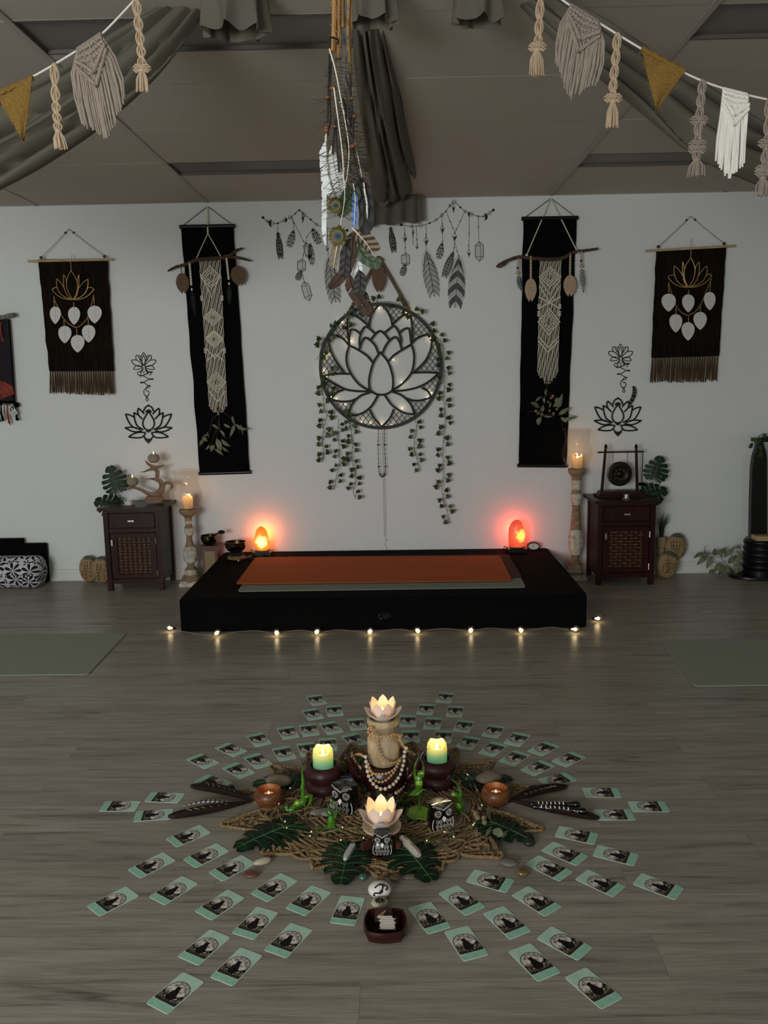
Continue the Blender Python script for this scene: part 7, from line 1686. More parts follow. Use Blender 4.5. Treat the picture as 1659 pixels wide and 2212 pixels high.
# painted stones
c = foot(820, 1950, .030, 0); t = thing('painted_stone', 'white domed stone painted with a black Om sign', 'painted stone', c); Rs = .034
b = MB(); b.ball(c+V((0, 0, .022)), (Rs, Rs*.85, .022), 30, 18); obj('stone', b, MT['white_ceramic'], t, ang=180)
C9 = CR(680, 1780, 5.53)
def on_dome(px, c, R3, up=0):
    d = ray(*px); o = CAM; # ray / ellipsoid
    S = V((1/R3.x, 1/R3.y, 1/R3.z)); oo = (o-c)*S; dd_ = d*S
    A = dd_.dot(dd_); B = 2*oo.dot(dd_); C = oo.dot(oo)-1; D = B*B-4*A*C
    if D < 0: return None
    p = o+d*((-B-D**.5)/(2*A)); nrm_ = ((p-c)*S*S).normalized(); return p+nrm_*up
E3 = V((Rs, Rs*.85, .022)); ec = c+V((0, 0, .022))
b = MB()
for path, r in (([(715, 765), (760, 730), (800, 728), (812, 760), (795, 795), (770, 815)], .0022), ([(800, 780), (805, 810), (780, 830), (745, 825), (715, 828), (705, 850), (722, 855)], .0024), ([(810, 740), (845, 738), (866, 760), (858, 785), (842, 778)], .0022), ([(740, 745), (770, 722)], .0016), ([(775, 712), (800, 722), (830, 716)], .0014)):
    P = [on_dome(C9(p.x, p.y), ec, E3, .0003) for p in spline([P2(*q) for q in path], 5)]; P = [p for p in P if p]
    if len(P) > 1: b.tube(P, r, 6)
obj('om_sign', b, MT['decal_black'], t)
c = foot(820, 1968, .020, 0); t = thing('painted_stone', 'small cream stone painted with a black and white flower', 'painted stone', c)
b = MB(); b.ball(c+V((0, 0, .013)), (.025, .021, .013), 26, 16); obj('stone', b, MT['pebble_cream'], t, ang=180)
E3 = V((.025, .021, .013)); ec = c+V((0, 0, .013)); b = MB(); o0 = (776, 915)
for i in range(9):
    a = 2*PI*i/9+.3; P = [on_dome(C9(o0[0]+l*62*math.cos(a), o0[1]+l*36*math.sin(a)), ec, E3, .0003) for l in (.2, .5, .75, 1.0)]; P = [p for p in P if p]
    if len(P) > 1: b.tube(P, [.0012, .0022, .0022, .0016][:len(P)], 5)
obj('flower_drawing', b, MT['decal_black'], t)
# ------------------------------------------------------------------ card bowl in front
m_('dark_bowl', '#3a1714', .3, col2='#220c0b', scale=(20, 20, 50)); m_('paper', '#c9beb0', .8, var=.1)
c = V((F(833, 2005).x, (F(833, 2038).y+F(833, 1985).y)/2-.012, 0)); t = thing('card_dish', 'dark red wooden dish with a notch holding a deck of tiny cards', 'dish', c)
def wp(a, z):
    sq = 1/max(abs(math.cos(a)), abs(math.sin(a)))**.45; d = abs(((a-PI/2+PI) % (2*PI))-PI)
    return sq*.93*(1-.30*math.exp(-(d/.22)**2)*min(1, z/.02+.4))
b = MB(); b.lathe([(.040, 0), (.056, .008), (.064, .028), (.062, .040), (.058, .040), (.054, .022), (.044, .010), (.001, .008)], c, 64, warp=wp); obj('dish', b, MT['dark_bowl'], t, ang=60)
t = thing('mini_card', 'brown square card with pale leaf print standing in the dish', 'card', c+V((-.005, .015, .01)))
b = MB(); R = Matrix.Rotation(-.75, 3, 'X'); b.box(c+V((-.006, .030, .036)), (.046, .002, .036), R); obj('card', b, MT['dark_bowl'], t)
b = MB(); b.prism([c+V((-.006, .030, .036))+R @ V(q) for q in [(-.014, -.0013, -.002), (.008, -.0013, .012), (.0, -.0013, -.001), (.01, -.0013, -.012)]], R @ V((0, -.0006, 0))); obj('leaf_print', b, MT['light_wood'], t)
rnd = random.Random(2)
for i in range(16):
    R = Matrix.Rotation(-.62, 3, 'X') @ Matrix.Rotation(rnd.uniform(-.05, .05), 3, 'Z'); b = MB()
    b.box((0, 0, 0), (.040, .030, .0013)); o = obj('deck_card', b, MT['paper'], None, (0, 0, 0)); o.location = c+V((.006+rnd.uniform(-.0025, .0025)-(.005 if i > 12 else 0), -.012, .022))+V((0, .58, .81))*(.0021*i); o.rotation_euler = R.to_euler()
    tag(o, 'tiny pale card edge in the deck inside the dark red dish, %s from the bottom' % (ORD+['twelfth', 'thirteenth', 'fourteenth', 'fifteenth', 'sixteenth'])[i], 'card', 'deck of tiny cards in the dish')
# ------------------------------------------------------------------ tealight bowls
m_('bowl_wood', '#7c4a2a', .4, col2='#4c2a16', scale=(40, 40, 90))
for (x, y, lab, sd) in ((579, 1749, 'Om side', 1), (1073, 1746, 'gong side', 2)):
    r = .050; c = foot(x, y, .030); t = thing('tealight_bowl', 'turned wooden tealight bowl at the doily edge, '+lab, 'candle holder', c, 'wooden tealight bowls')
    b = MB(); b.lathe([(.026, .003), (.042, .010), (.052, .030), (.051, .046), (.043, .062), (.038, .063), (.036, .050), (.030, .026), (.001, .024)], c, 40); obj('bowl', b, MT['bowl_wood'], t, ang=60)
    k = thing('tealight', 'burning tealight in the wooden bowl, '+lab, 'candle', c+V((0, 0, .0245)), 'small tealights'); z = c+V((0, 0, .0245))
    b = MB(); b.lathe([(.018, 0), (.0192, .002), (.0192, .018), (.0186, .018), (.0182, .012)], z, 22); obj('cup', b, MT['tin'], k)
    b = MB(); b.lathe([(.018, .002), (.018, .0135), (.001, .0130)], z, 20); obj('wax', b, MT['cream_wax'], k)
    flame(k, z+V((0, -.002, .014)), .55, .035)
# ------------------------------------------------------------------ candle pots with green candles
m_('pot_plum', '#36191a', .42, var=.12, scale=(20, 20, 20), spec=.4); wax('green_wax', '#93d0c6', '#f6ecb8', .045, .09, .6)  # green_wax: the flame's glow is painted in as a pale yellow upper part
for (x, yb, lab) in ((697, 1729, 'Om side, behind an owl'), (946, 1715, 'gong side, behind the tall frog')):
    c = foot(x, yb, .058); t = thing('candle_pot', 'dark plum double-bulge candle pot, '+lab, 'candle holder', c, 'plum candle pots')
    b = MB(); b.lathe([(.046, .002), (.060, .010), (.0665, .026), (.064, .040), (.055, .050), (.060, .058), (.0685, .074), (.067, .090), (.058, .104), (.050, .110), (.046, .109), (.044, .096), (.044, .070), (.001, .070)], c, 48); obj('pot', b, MT['pot_plum'], t, ang=60)
    k = thing('pillar_candle', 'burning green pillar candle in the plum pot, '+lab, 'candle', c+V((0, 0, .0705)), 'green pillar candles'); z = c+V((0, 0, .0705)); n = 40; ch = .105; cr = .037
    b = MB(); prof = [(cr*.96, 0, 0), (cr, .01, 0), (cr, ch*.72, 0), (cr*.93, ch*.9, .5), (cr*.72, ch, 1), (cr*.66, ch*.99, 1), (cr*.80, ch*.85, .5), (cr*.80, ch*.60, 0), (cr*.4, ch*.54, 0), (.001, ch*.54, 0)]; vs = []
    for r, zz, w_ in prof:
        for q in range(n):
            a = 2*PI*q/n; f = max(0, -math.sin(a)); vs.append(z+V((r*math.cos(a)*(1+.2*w_*f*0), r*math.sin(a), zz-w_*(.022*f**1.5)+w_*.004*math.sin(3*a))))
    b.add(vs, [(i*n+q, i*n+(q+1) % n, (i+1)*n+(q+1) % n, (i+1)*n+q) for i in range(len(prof)-1) for q in range(n)]+[tuple(range(n-1, -1, -1)), tuple((len(prof)-1)*n+q for q in range(n))])
    obj('wax', b, MT['green_wax'], k, ang=60); b = MB(); b.tube([z+V((0, 0, ch*.54)), z+V((.001, 0, ch*.54+.012))], .0012, 5); obj('wick', b, MT['wick'], k)
    flame(k, z+V((0, 0, ch*.54+.008)), 1.15, .27, (1, .76, .36), .010)
# ------------------------------------------------------------------ tall wooden candle stand, horned tray, lotus lights
m_('mango_wood', '#c6b192', .6, col2='#97805f', scale=(30, 30, 9)); SY = -3.33
zb = W(828, 1664, SY-.06).z; zt = W(828, 1549, SY).z
c = V((W(828, 1600, SY).x, SY, 0))
t = thing('horned_tray', 'dark wooden boat shaped tray with two upturned horns under the tall stand', 'tray', c)
b = MB(); b.lathe([(.055, 0), (.075, .006), (.085, zb*.5), (.082, zb-.012), (.074, zb-.001), (.001, zb-.001)], c, 40); obj('bowl', b, MT['dark_bowl'], t)
for s, (px, py) in ((-1, (742, 1624)), (1, (922, 1616))):
    e = W(px, py, SY-.01); b = MB(); P = spline([c+V((s*.05, 0, zb*.45)), c+V((s*.10, -.002, zb*.55)), lerp(c, e, .85)+V((0, 0, -.01)), e], 6); b.tube(P, [lerp(.026, .0035, i/(len(P)-1)) for i in range(len(P))], 10); obj('horn', b, MT['dark_bowl'], t)
t = thing('wooden_candle_stand', 'tall pale turned wooden candle stand at the back of the altar', 'candle stand', c+V((0, 0, zb)))
Hh = zt-zb; Wr_ = (W(862, 1620, SY).x-W(793, 1620, SY).x)/2
pr = [(Wr_*.78, 0), (Wr_*.90, .006), (Wr_*.97, .030), (Wr_*1.0, Hh*.3), (Wr_*1.0, Hh*.54), (Wr_*.93, Hh*.60), (Wr_*.70, Hh*.635), (Wr_*.66, Hh*.66), (Wr_*.69, Hh*.68), (Wr_*.64, Hh*.70), (Wr_*.67, Hh*.73), (Wr_*.62, Hh*.76), (Wr_*.66, Hh*.79), (Wr_*.75, Hh*.82), (Wr_*.95, Hh*.86), (Wr_*.99, Hh*.90), (Wr_*.99, Hh*.97), (Wr_*.96, Hh), (Wr_*.82, Hh), (Wr_*.80, Hh-.012), (.001, Hh-.012)]
b = MB(); b.lathe(pr, c+V((0, 0, zb)), 48); obj('body', b, MT['mango_wood'], t, ang=50)
def lotus_light(c, s, label):
    t = lotus_bowl('lotus_tealight', label, c, s, 'petal', True, [(7, .022*s, .046*s, .068*s, .0245*s, PI/2, .5), (7, .026*s, .066*s, .036*s, .024*s, PI/2+PI/7, .75)], 'candle holder', 'lotus tealight holders')
    b = MB(); b.lathe([(.028*s, -.006), (.030*s, 0), (.024*s, .004), (.001, .004)], c, 28); obj('base', b, MT['white_ceramic'], t)
    b = MB(); z = V(c)+V((0, 0, .004)); b.lathe([(.019, 0), (.0195, .002), (.0195, .017), (.0188, .017), (.0182, .011)], z, 22); k = thing('tealight', 'burning tealight inside the ' + label.split(' on ')[0] + (' up on the tall stand' if 'tall' in label else ' on the round disc'), 'candle', z, 'small tealights'); obj('cup', b, MT['tin'], k)
    b = MB(); b.lathe([(.018, .002), (.018, .0125), (.001, .012)], z, 20); obj('wax', b, MT['cream_wax'], k)
    flame(k, z+V((0, 0, .013)), .85, .115, (1, .43, .15), .008)
lotus_light(c+V((0, 0, zt-.004)), 1.05, 'white petal lotus tealight holder on the tall wooden stand')
# disc stand, box and saucer in front
DY = -3.69; dz = W(825, 1782, DY).z; dx = W(825, 1782, DY).x; dr_ = (W(868, 1782, DY).x-W(783, 1782, DY).x)/2
t = thing('wooden_disc_stand', 'round pale wooden disc on a dark round pedestal holding the front lotus light', 'stand', (dx, DY, 0))
b = MB(); b.lathe([(dr_*.97, -.006), (dr_, -.004), (dr_, .0), (dr_*.985, .002), (.001, .002)], (dx, DY, dz-.001), 48); obj('disc', b, MT['mango_wood'], t)
b = MB(); b.lathe([(dr_*.6, .0), (dr_*.62, .006), (dr_*.45, .02), (dr_*.42, dz-.03), (dr_*.85, dz-.012), (dr_*.85, dz-.007)], (dx, DY+.01, 0), 40); obj('pedestal', b, MT['dark_bowl'], t)
lotus_light(V((dx-.003, DY-.002, dz+.0075)), 1.1, 'white petal lotus tealight holder on the front wooden disc')
t = thing('wooden_corner', 'dark wooden boards set in a wide angle behind the front owl', 'wooden boards', (dx, DY-.06, 0))
for (xa, ya, xb_, yb_) in ((784, 1848, 805, 1838), (862, 1846, 846, 1838)):
    p, q = F(xa, ya), F(xb_, yb_); d = (q-p).normalized(); nn = V((-d.y, d.x, 0)); L = .05; b = MB(); P = [p-d*.004, q+d*.02]; w = .006
    b.prism([P[0]-nn*w, P[1]-nn*w, P[1]+nn*w, P[0]+nn*w], (0, 0, dz-.026)); obj('board', b, MT['plinth_wood'], t)
sc = foot(826, 1862, .040); b = MB(); b.lathe([(.026, .004), (.046, .006), (.050, .013), (.047, .014), (.040, .009), (.001, .008)], sc+V((0, 0, .004)), 40)
one('saucer', b, MT['dark_bowl'], 'dark glossy wooden saucer under the front owl', 'saucer', sc, ang=60)
# ------------------------------------------------------------------ owls
m_('owl_black', '#0a0908', .22, coat=.5); m_('owl_white', '#e8e4da', .5); m_('owl_top', '#1b1714', .4)
def owl(c, s, rz, label, fat=0):
    t = thing('owl_figurine', label, 'figurine', (0, 0, 0), 'black and white owl figurines')
    def rad(z):  # z 0..1
        return lerp(.36, .40, math.sin(PI*min(1, z*1.6)))*(1+.14*fat*math.sin(PI*min(1, z*2.0))-.05*fat*(1 if z > .55 else 0)) if z < .62 else .36*(1-.04*fat)
    b = MB(); n = 40; prof = [0, .03, .1, .2, .3, .4, .5, .58, .64, .72, .8, .86]; vs = []
    for z in prof:
        for k in range(n):
            a = 2*PI*k/n; sq = (abs(math.cos(a))**4+abs(math.sin(a))**4)**-.25; sq = lerp(1, sq, .75); r = rad(z)*sq*(.9 if z == 0 else 1)
            zz = z
            if z > .78: zz = z+(.10*abs(math.cos(a))**2*max(0, -math.sin(a)+.4) if z > .84 else .03)
            vs.append((r*math.cos(a)*s, r*.86*math.sin(a)*s, zz*s))
    top = len(vs); vs.append((0, .02*s, .86*s)); m = len(prof)
    b.add(vs, [(i*n+k, i*n+(k+1) % n, (i+1)*n+(k+1) % n, (i+1)*n+k) for i in range(m-1) for k in range(n)]+[tuple(range(n-1, -1, -1))]+[((m-1)*n+k, (m-1)*n+(k+1) % n, top) for k in range(n)])
    obj('body', b, MT['owl_black'], t, ang=50)
    def on(x, z, up=.004):   # front surface point
        r = rad(z/1.0); x_ = max(-.99, min(.99, x/(r*1.02))); y = -r*.86*(1-abs(x_)**4)**.25*1.0
        return V((x*s, (y*1.0-up)*s, z*s))
    b = MB()
    for sx in (-1, 1):
        for i in range(14):
            a = 2*PI*i/14; b.tube([on(sx*.19+.055*math.cos(a), .66+.055*math.sin(a)), on(sx*.19+.12*math.cos(a), .66+.12*math.sin(a))], .007*s, 4)
        b.ball(on(sx*.19, .66), .018*s, 8, 6)
        for P in ([(0, .74), (.08, .80), (.20, .84), (.36, .88)], [(.0, .78), (.08, .845), (.2, .885), (.34, .92)]):
            b.tube([on(sx*x*.98, z) for x, z in P], .0065*s, 5)
        b.tube([on(sx*.34, .46), on(sx*.37, .3), on(sx*.36, .15), on(sx*.30, .04)], .012*s, 6)
    obj('eyes_and_wings', b, MT['owl_white'], t)
    b = MB(); b.prism([on(-.07, .50), on(0, .57), on(.07, .50), on(0, .36)], (0, -.02*s, 0)); obj('beak', b, MT['owl_white'], t)
    b = MB()
    for j, (z, xs) in enumerate(((.40, (-.22, -.11, .11, .22)), (.25, (-.24, -.12, 0, .12, .24)), (.10, (-.2, -.07, .07, .2)))):
        for x in xs:
            P = [on(x+.042*math.cos(2*PI*i/10), z+.062*math.sin(2*PI*i/10)) for i in range(10)]; b.tube(P, .0055*s, 4, closed=True); b.tube([on(x, z-.03), on(x+.012, z+.02)], .006*s, 4)
    obj('breast_pattern', b, MT['owl_white'], t)
    t.location = c; t.rotation_euler = (0, 0, rz)
owl(foot(745, 1763, .035), .112, -.42, 'black and white owl figurine before the Om side candle pot')
owl(foot(951, 1798, .030), .102, .38, 'black and white owl figurine turned sideways beside the frogs, gong side')
owl(V((sc.x, sc.y-.004, .0135)), .078, 0, 'smallest black and white owl figurine standing on the dark saucer', 1)
# ------------------------------------------------------------------ frogs
m_('frog_green', '#4b821c', .14, col2='#28560f', scale=(25, 25, 25), coat=.8, ramp=(.3, .6)); m_('frog_belly', '#7fae3a', .15, coat=.6); m_('frog_black', '#0a140a', .1, coat=.8); m_('frog_tip', '#12200c', .08, coat=1.0)
def frog(label, A, Y, body, belly, eyes, tips_, loc, pad=None):
    t = thing('frog_figurine', label, 'figurine', loc, 'glossy green frog figurines'); sc_ = 1/A.k
    P3 = lambda x, y, d=0: W(*A(x, y), Y+d)
    b = MB(); u = (P3(100, 0)-P3(0, 0)).length/100
    for limb in body:
        L = [(q[0], q[1], q[2], q[3] if len(q) > 3 else 0) for q in limb]
        if len(L) == 1: x, y, r, d = L[0]; b.ball(P3(x, y, d), r*u, 16, 12); continue
        Q = spline([V((x, y, r)) for x, y, r, d in L], 6); Dd = spline([V((d, 0, 0)) for x, y, r, d in L], 6)
        b.tube([P3(q.x, q.y, e.x) for q, e in zip(Q, Dd)], [max(.0016, q.z*u) for q in Q], 12)
        for q in (0, -1): b.ball(P3(Q[q].x, Q[q].y, Dd[q].x), max(.0016, Q[q].z*u), 10, 8)
    fused('body', b, MT['frog_green'], t, .0011)
    if belly:
        b = MB()
        for (x, y, rx, ry, d) in belly: b.ball(P3(x, y, d), (rx*u, rx*u*.7, ry*u), 16, 12)
        obj('belly', b, MT['frog_belly'], t, ang=180)
    for (x, y, d) in eyes:
        b = MB(); b.ball(P3(x, y, d), 19*u, 12, 8); e = obj('eye', b, MT['frog_black'], t)
    for (x, y, x2, y2, d) in tips_:
        b = MB(); p, q = P3(x, y, d), P3(x2, y2, d); dd_ = (q-p); nn = V((-dd_.z, 0, dd_.x)).normalized()*dd_.length*.45
        for k in (-1, 0, 1): e = q+nn*k; b.tube([p, e], [.0019, .0011], 6); b.ball(e, .0026, 8, 6)
        obj('foot' if abs(y2-y) < 60 else 'hand', b, MT['frog_tip'], t)
    if pad:
        x, y, rx, rz_ = pad; c = F(*A(x, y)); b = MB(); b.lathe([(rx*.95, .002), (rx, .006), (rx*.9, .005), (rx*.4, .003), (.001, .003)], (c.x, c.y, .015), 40, warp=lambda a, z: 1+.05*math.sin(5*a)); obj('lily_pad', b, MT['frog_belly'], t, label='pale green lily pad')
    return t
for C_, k in ((CB, 6.9125), (CC, 6.9125)): C_.k = k
y1 = F(645, 1757).y; frog('green frog lying on its back with one leg stretched straight up', CB, y1,
    [[(215, 1030, 46), (240, 1040, 44), (300, 1010, 40), (365, 945, 60), (430, 920, 56)], [(440, 930, 48), (452, 880, 46), (445, 780, 34), (440, 680, 29), (450, 600, 25), (435, 480, 14), (448, 360, 8)], [(450, 860, 30), (500, 835, 30), (580, 822, 22)], [(580, 822, 20), (560, 900, 20), (510, 1000, 11), (520, 1070, 8)], [(300, 1020, 20, -.012), (330, 1090, 14, -.014), (400, 1130, 14, -.012)], [(180, 1000, 18), (200, 985, 18)]],
    [(365, 935, 50, 46, -.006)], [(190, 1050, -.007), (225, 985, -.004)], [(448, 370, 462, 300, 0), (520, 1070, 590, 1075, 0), (395, 1020, 420, 990, -.012), (300, 1060, 270, 1080, -.014)], F(645, 1757))
y2 = F(716, 1797).y+.02; frog('green frog sitting cross-legged on the doily with hands overhead', CB, y2,
    [[(868, 1235, 72), (870, 1170, 58), (868, 1110, 38)], [(868, 1100, 40), (850, 1075, 42), (835, 1060, 30)], [(920, 1150, 18), (948, 1080, 15), (940, 1010, 13), (915, 940, 10), (905, 890, 8)], [(825, 1120, 16), (822, 1020, 13), (845, 950, 10), (880, 890, 8)], [(840, 1290, 34, -.01), (740, 1340, 34, -.018), (650, 1300, 24, -.018)], [(650, 1300, 22, -.018), (730, 1360, 22, -.03), (850, 1380, 14, -.034)], [(900, 1300, 34, -.01), (980, 1360, 34, -.02), (1025, 1385, 20, -.022)], [(1020, 1380, 18, -.022), (930, 1350, 20, -.03), (800, 1370, 14, -.036)]],
    [(868, 1240, 62, 64, -.004)], [(810, 1070, .004), (880, 1065, .006)], [(900, 900, 880, 830, 0), (800, 1365, 760, 1360, -.036), (850, 1380, 885, 1385, -.034)], F(716, 1797))
y3 = F(904, 1762).y+.005; frog('tallest green frog balancing on one leg on a lily pad, hands joined overhead', CC, y3,
    [[(590, 1190, 9), (597, 1060, 15), (595, 930, 26), (590, 840, 32)], [(590, 770, 52), (588, 710, 66), (588, 640, 54), (595, 595, 38)], [(600, 570, 44), (625, 545, 42), (662, 528, 20)], [(540, 640, 22), (525, 560, 20), (528, 450, 15), (560, 360, 10), (585, 300, 7)], [(645, 600, 20), (660, 500, 16), (648, 410, 11), (610, 340, 8)], [(610, 800, 26), (540, 830, 30, -.012), (462, 878, 24, -.016)], [(462, 878, 22, -.016), (560, 865, 26, -.022), (640, 805, 12, -.02), (700, 805, 7, -.016)]],
    [(590, 705, 56, 68, -.006), (640, 555, 30, 26, -.008)], [(545, 520, -.004), (640, 480, .006)], [(585, 300, 590, 255, 0), (610, 340, 605, 290, 0), (700, 805, 760, 825, -.014)], F(904, 1765), pad=(580, 1225, .045, .004))
y4 = F(1000, 1762).y+.004; frog('green frog kneeling and reaching one arm up, gong side', CC, y4,
    [[(1190, 1070, 60), (1200, 1000, 56), (1180, 930, 46), (1150, 890, 42)], [(1140, 880, 40), (1100, 875, 42), (1070, 880, 24)], [(1215, 930, 26), (1205, 830, 22), (1170, 740, 15), (1110, 670, 8), (1070, 645, 5)], [(1190, 1110, 34), (1240, 1150, 34), (1320, 1180, 30)], [(1320, 1180, 26), (1290, 1215, 20), (1220, 1180, 18)], [(1150, 1120, 20), (1090, 1120, 14, -.006), (1050, 1100, 9, -.006)], [(1140, 1010, 18), (1090, 1010, 14), (1040, 1005, 8)]],
    [(1185, 1040, 50, 62, -.006), (1110, 880, 34, 28, -.008)], [(1115, 820, -.004)], [(1075, 648, 1030, 610, 0), (1060, 1105, 1020, 1100, -.008)], F(1000, 1762))
# ------------------------------------------------------------------ malas (bead necklaces)
m_('mala_wood', '#c29c6c', .35, var=.15, scale=(90, 90, 90), coat=.2); m_('mala_stone', '#dccbb8', .35, var=.15, scale=(70, 70, 70), coat=.2)
def mala(label, paths, r, m, YY, maxn=100):
    t = thing('bead_mala', label, 'bead necklace', W(*CD(*paths[0][0]), YY), 'bead malas on the tall stand'); first = None; cnt = 0; cord = MB(); rest = MB()
    for path in paths:
        cx_ = c.x; P = []
        for q in spline([P2(*p) for p in path], 12):
            w = W(*CD(q.x, q.y), YY); dxx = abs(w.x-c.x); w = W(*CD(q.x, q.y), YY+(.055*min(1.6, (dxx/.06))**2.2 if dxx < .12 else .1)); P.append(w)
        cord.tube(P, r*.2, 4); acc = 2*r; last = P[0]
        for p in P:
            acc += (p-last).length; last = p
            if acc >= 2*r*1.12:
                acc = 0; cnt += 1
                if cnt > maxn: rest.ball(p, r, 10, 7); continue
                if first is None: b = MB(); b.ball(t.location, r, 12, 8); first = obj('bead', b, MT[m], t, ang=180); o = first
                else: o = first.copy(); COL.objects.link(o)
                o.location = p-ORG[t.name]
    obj('cord', cord, MT['beige_cotton'], t)
    if rest.v: tag(obj('further_beads', rest, MT[m], t, ang=180), kind='stuff')
mala('small wooden bead mala wound round the neck of the tall stand', [[(545, 870), (500, 862), (470, 910), (490, 980), (540, 1000), (600, 1018), (690, 1033), (790, 1030), (880, 1012), (970, 990), (1085, 1000)], [(520, 900), (560, 990), (600, 1100), (635, 1230), (670, 1350), (720, 1450), (800, 1498), (890, 1518), (980, 1500), (1050, 1450), (1090, 1420)], [(1085, 1000), (1050, 1060), (1080, 1140), (1120, 1210), (1190, 1280), (1260, 1325), (1335, 1370)]], .0052, 'mala_wood', SY-.085)
mala('small wooden bead mala looping over the horns of the tray', [[(380, 1390), (330, 1358), (270, 1355), (215, 1365), (150, 1330)], [(60, 1410), (95, 1455), (145, 1410), (190, 1370), (215, 1440), (270, 1530), (345, 1615), (420, 1680), (500, 1640)], [(470, 1530), (510, 1640), (570, 1710), (650, 1720), (750, 1718), (850, 1695), (940, 1640), (1000, 1560), (1060, 1460)], [(510, 1660), (560, 1780), (620, 1845), (700, 1868), (790, 1835), (870, 1770), (940, 1690), (990, 1600), (1020, 1550)]], .0052, 'mala_wood', SY-.098)
mala('larger cream stone bead mala hanging lowest before the tall stand', [[(420, 1390), (432, 1470), (440, 1560), (460, 1680), (495, 1790), (550, 1880), (620, 1950), (700, 1990), (780, 1990), (860, 1955), (940, 1900), (1010, 1815), (1060, 1720), (1100, 1600), (1125, 1490), (1130, 1400), (1145, 1300), (1180, 1215)], [(1180, 1610), (1168, 1700), (1150, 1780), (1135, 1865), (1110, 1945), (1060, 2015), (985, 2065)]], .0070, 'mala_stone', SY-.11)
# ------------------------------------------------------------------ crystals, battery box, carved wooden feathers
m_('selenite', '#dfe2e2', .18, var=.1, scale=(20, 20, 200), trans=.35); m_('quartz', '#e9d9cf', .08, trans=.45); m_('clear_plastic', '#b9bdbf', .15, trans=.5); m_('battery', '#2a3a7a', .3)
def crystal(pa, pb, r, m, label, n=6, z=.02):
    a, e = F(*pa, z), F(*pb, z); d = (e-a).normalized(); b = MB(); b.tube([a, a+d*r*1.3, e-d*r*1.0, e], [r*.25, r, r, r*.62], n); one('crystal', b, MT[m], label, 'crystal', a-V((0, 0, z)), 'crystals', ang=20)
crystal((766, 1822), (745, 1856), .0115, 'selenite', 'short white selenite bar lying on the front monstera leaf', 4, .026)
crystal((864, 1806), (905, 1848), .0135, 'quartz', 'long clear quartz point leaning over the front monstera leaf', 6, .028)
p = F(748, 1682, .03); t = thing('battery_box', 'small clear battery box behind the plum pot, Om side', 'battery box', V((p.x, p.y, 0)))
b = MB(); b.box(p+V((0, 0, -.009)), (.058, .040, .018), Matrix.Rotation(.15, 3, 'Z')); obj('case', b, MT['clear_plastic'], t)
for k in (-1, 1):
    b = MB(); q = p+V((0, k*.009-.014, .003)); b.tube([q-V((.024, .003, 0)), q+V((.024, .004, 0))], .0065, 12); obj('battery', b, MT['battery' if k > 0 else 'tin'], t)
m_('carved_dark', '#2a1a14', .3, col2='#170e0b', scale=(60, 60, 20), spec=.5); m_('carved_mark', '#a58d72', .6)
def wood_feather(pa, pb, w, label, bow=0):
    """long boat shaped carving, stem end at pb"""
    a, e = F(*pa), F(*pb); d = e-a; L = d.length; dn = d.normalized(); sd = V((-dn.y, dn.x, 0)); t = thing('carved_feather', label, 'carved feather', a, 'dark carved wooden feathers')
    b = MB(); n = 24; ring = []
    for i in range(n+1):
        u = i/n; ww = w*(math.sin(PI*min(1, u*2.2/2+.02)) if u < .45 else 1-(u-.45)*1.25)*1.0; ww = w*max(.12, min(1, (u/.12)**.5)*(1 if u < .5 else 1-((u-.5)/.5)**1.3*.82)); cpt = a+dn*L*u+sd*bow*math.sin(PI*u)
        h = .020*max(.35, math.sin(PI*min(1, .15+u*.8))); z0 = .002+.012*u
        for k, (x, z) in enumerate(((-1, h*.75), (-.75, h), (-.12, h*.62), (.0, h*.78), (.12, h*.62), (.75, h), (1, h*.75), (.7, 0), (-.7, 0))): ring.append(cpt+sd*ww*x+V((0, 0, z0+z)))
    m = 9; b.add(ring, [(i*m+k, i*m+(k+1) % m, (i+1)*m+(k+1) % m, (i+1)*m+k) for i in range(n) for k in range(m)]+[tuple(range(m-1, -1, -1)), tuple(n*m+k for k in range(m))]); obj('body', b, MT['carved_dark'], t, ang=50)
    b = MB()
    for k in range(6):
        u = .28+.085*k; cpt = a+dn*L*u+sd*bow*math.sin(PI*u)
        for s in (1,): b.tube([cpt+V((0, 0, .0215)), cpt+sd*s*w*.62-dn*.018+V((0, 0, .0235))], .0013, 4)
    obj('slash_marks', b, MT['carved_mark'], t)
wood_feather((412, 1701), (545, 1738), .022, 'dark carved wooden feather, upper one on the Om side', .012)
wood_feather((363, 1768), (545, 1740), .020, 'dark carved wooden feather, lower longer one on the Om side', -.012)
wood_feather((1226, 1702), (1098, 1742), .022, 'dark carved wooden feather, upper one on the gong side', -.012)
wood_feather((1295, 1771), (1100, 1738), .019, 'dark carved wooden feather, lower longer one on the gong side', .010)
# spotted feather and banded twist between them
b = MB(); a, e = F(395, 1741, .012), F(505, 1738, .014); n = 22; Lf, Rf = [], []
for i in range(n+1):
    u = i/n; cpt = lerp(a, e, u)+V((0, .020*math.sin(PI*u), .004*math.sin(PI*u))); ww = .011*min(1, (1-u)*6+.1)*min(1, u*2.2+.05); Lf.append(cpt+V((0, ww, .001))); Rf.append(cpt-V((0, ww*.8, 0)))
for i in range(n): b.mat(i % 2); b.prism([Lf[i], Lf[i+1], Rf[i+1], Rf[i]], (0, 0, .0012))
b.mat(2); b.tube([lerp(x, y, .45)+V((0, 0, .0015)) for x, y in zip(Lf, Rf)], .0009, 5)
one('feather', b, [MT['f_white'], MT['f_grey'], MT['wick']], 'spotted grey and white feather lying between the two carved feathers, Om side', 'feather', a, ang=180)
t = thing('banded_stick', 'dark lumpy sticks with white bands between the carved feathers, gong side', 'carved stick', F(1140, 1740))
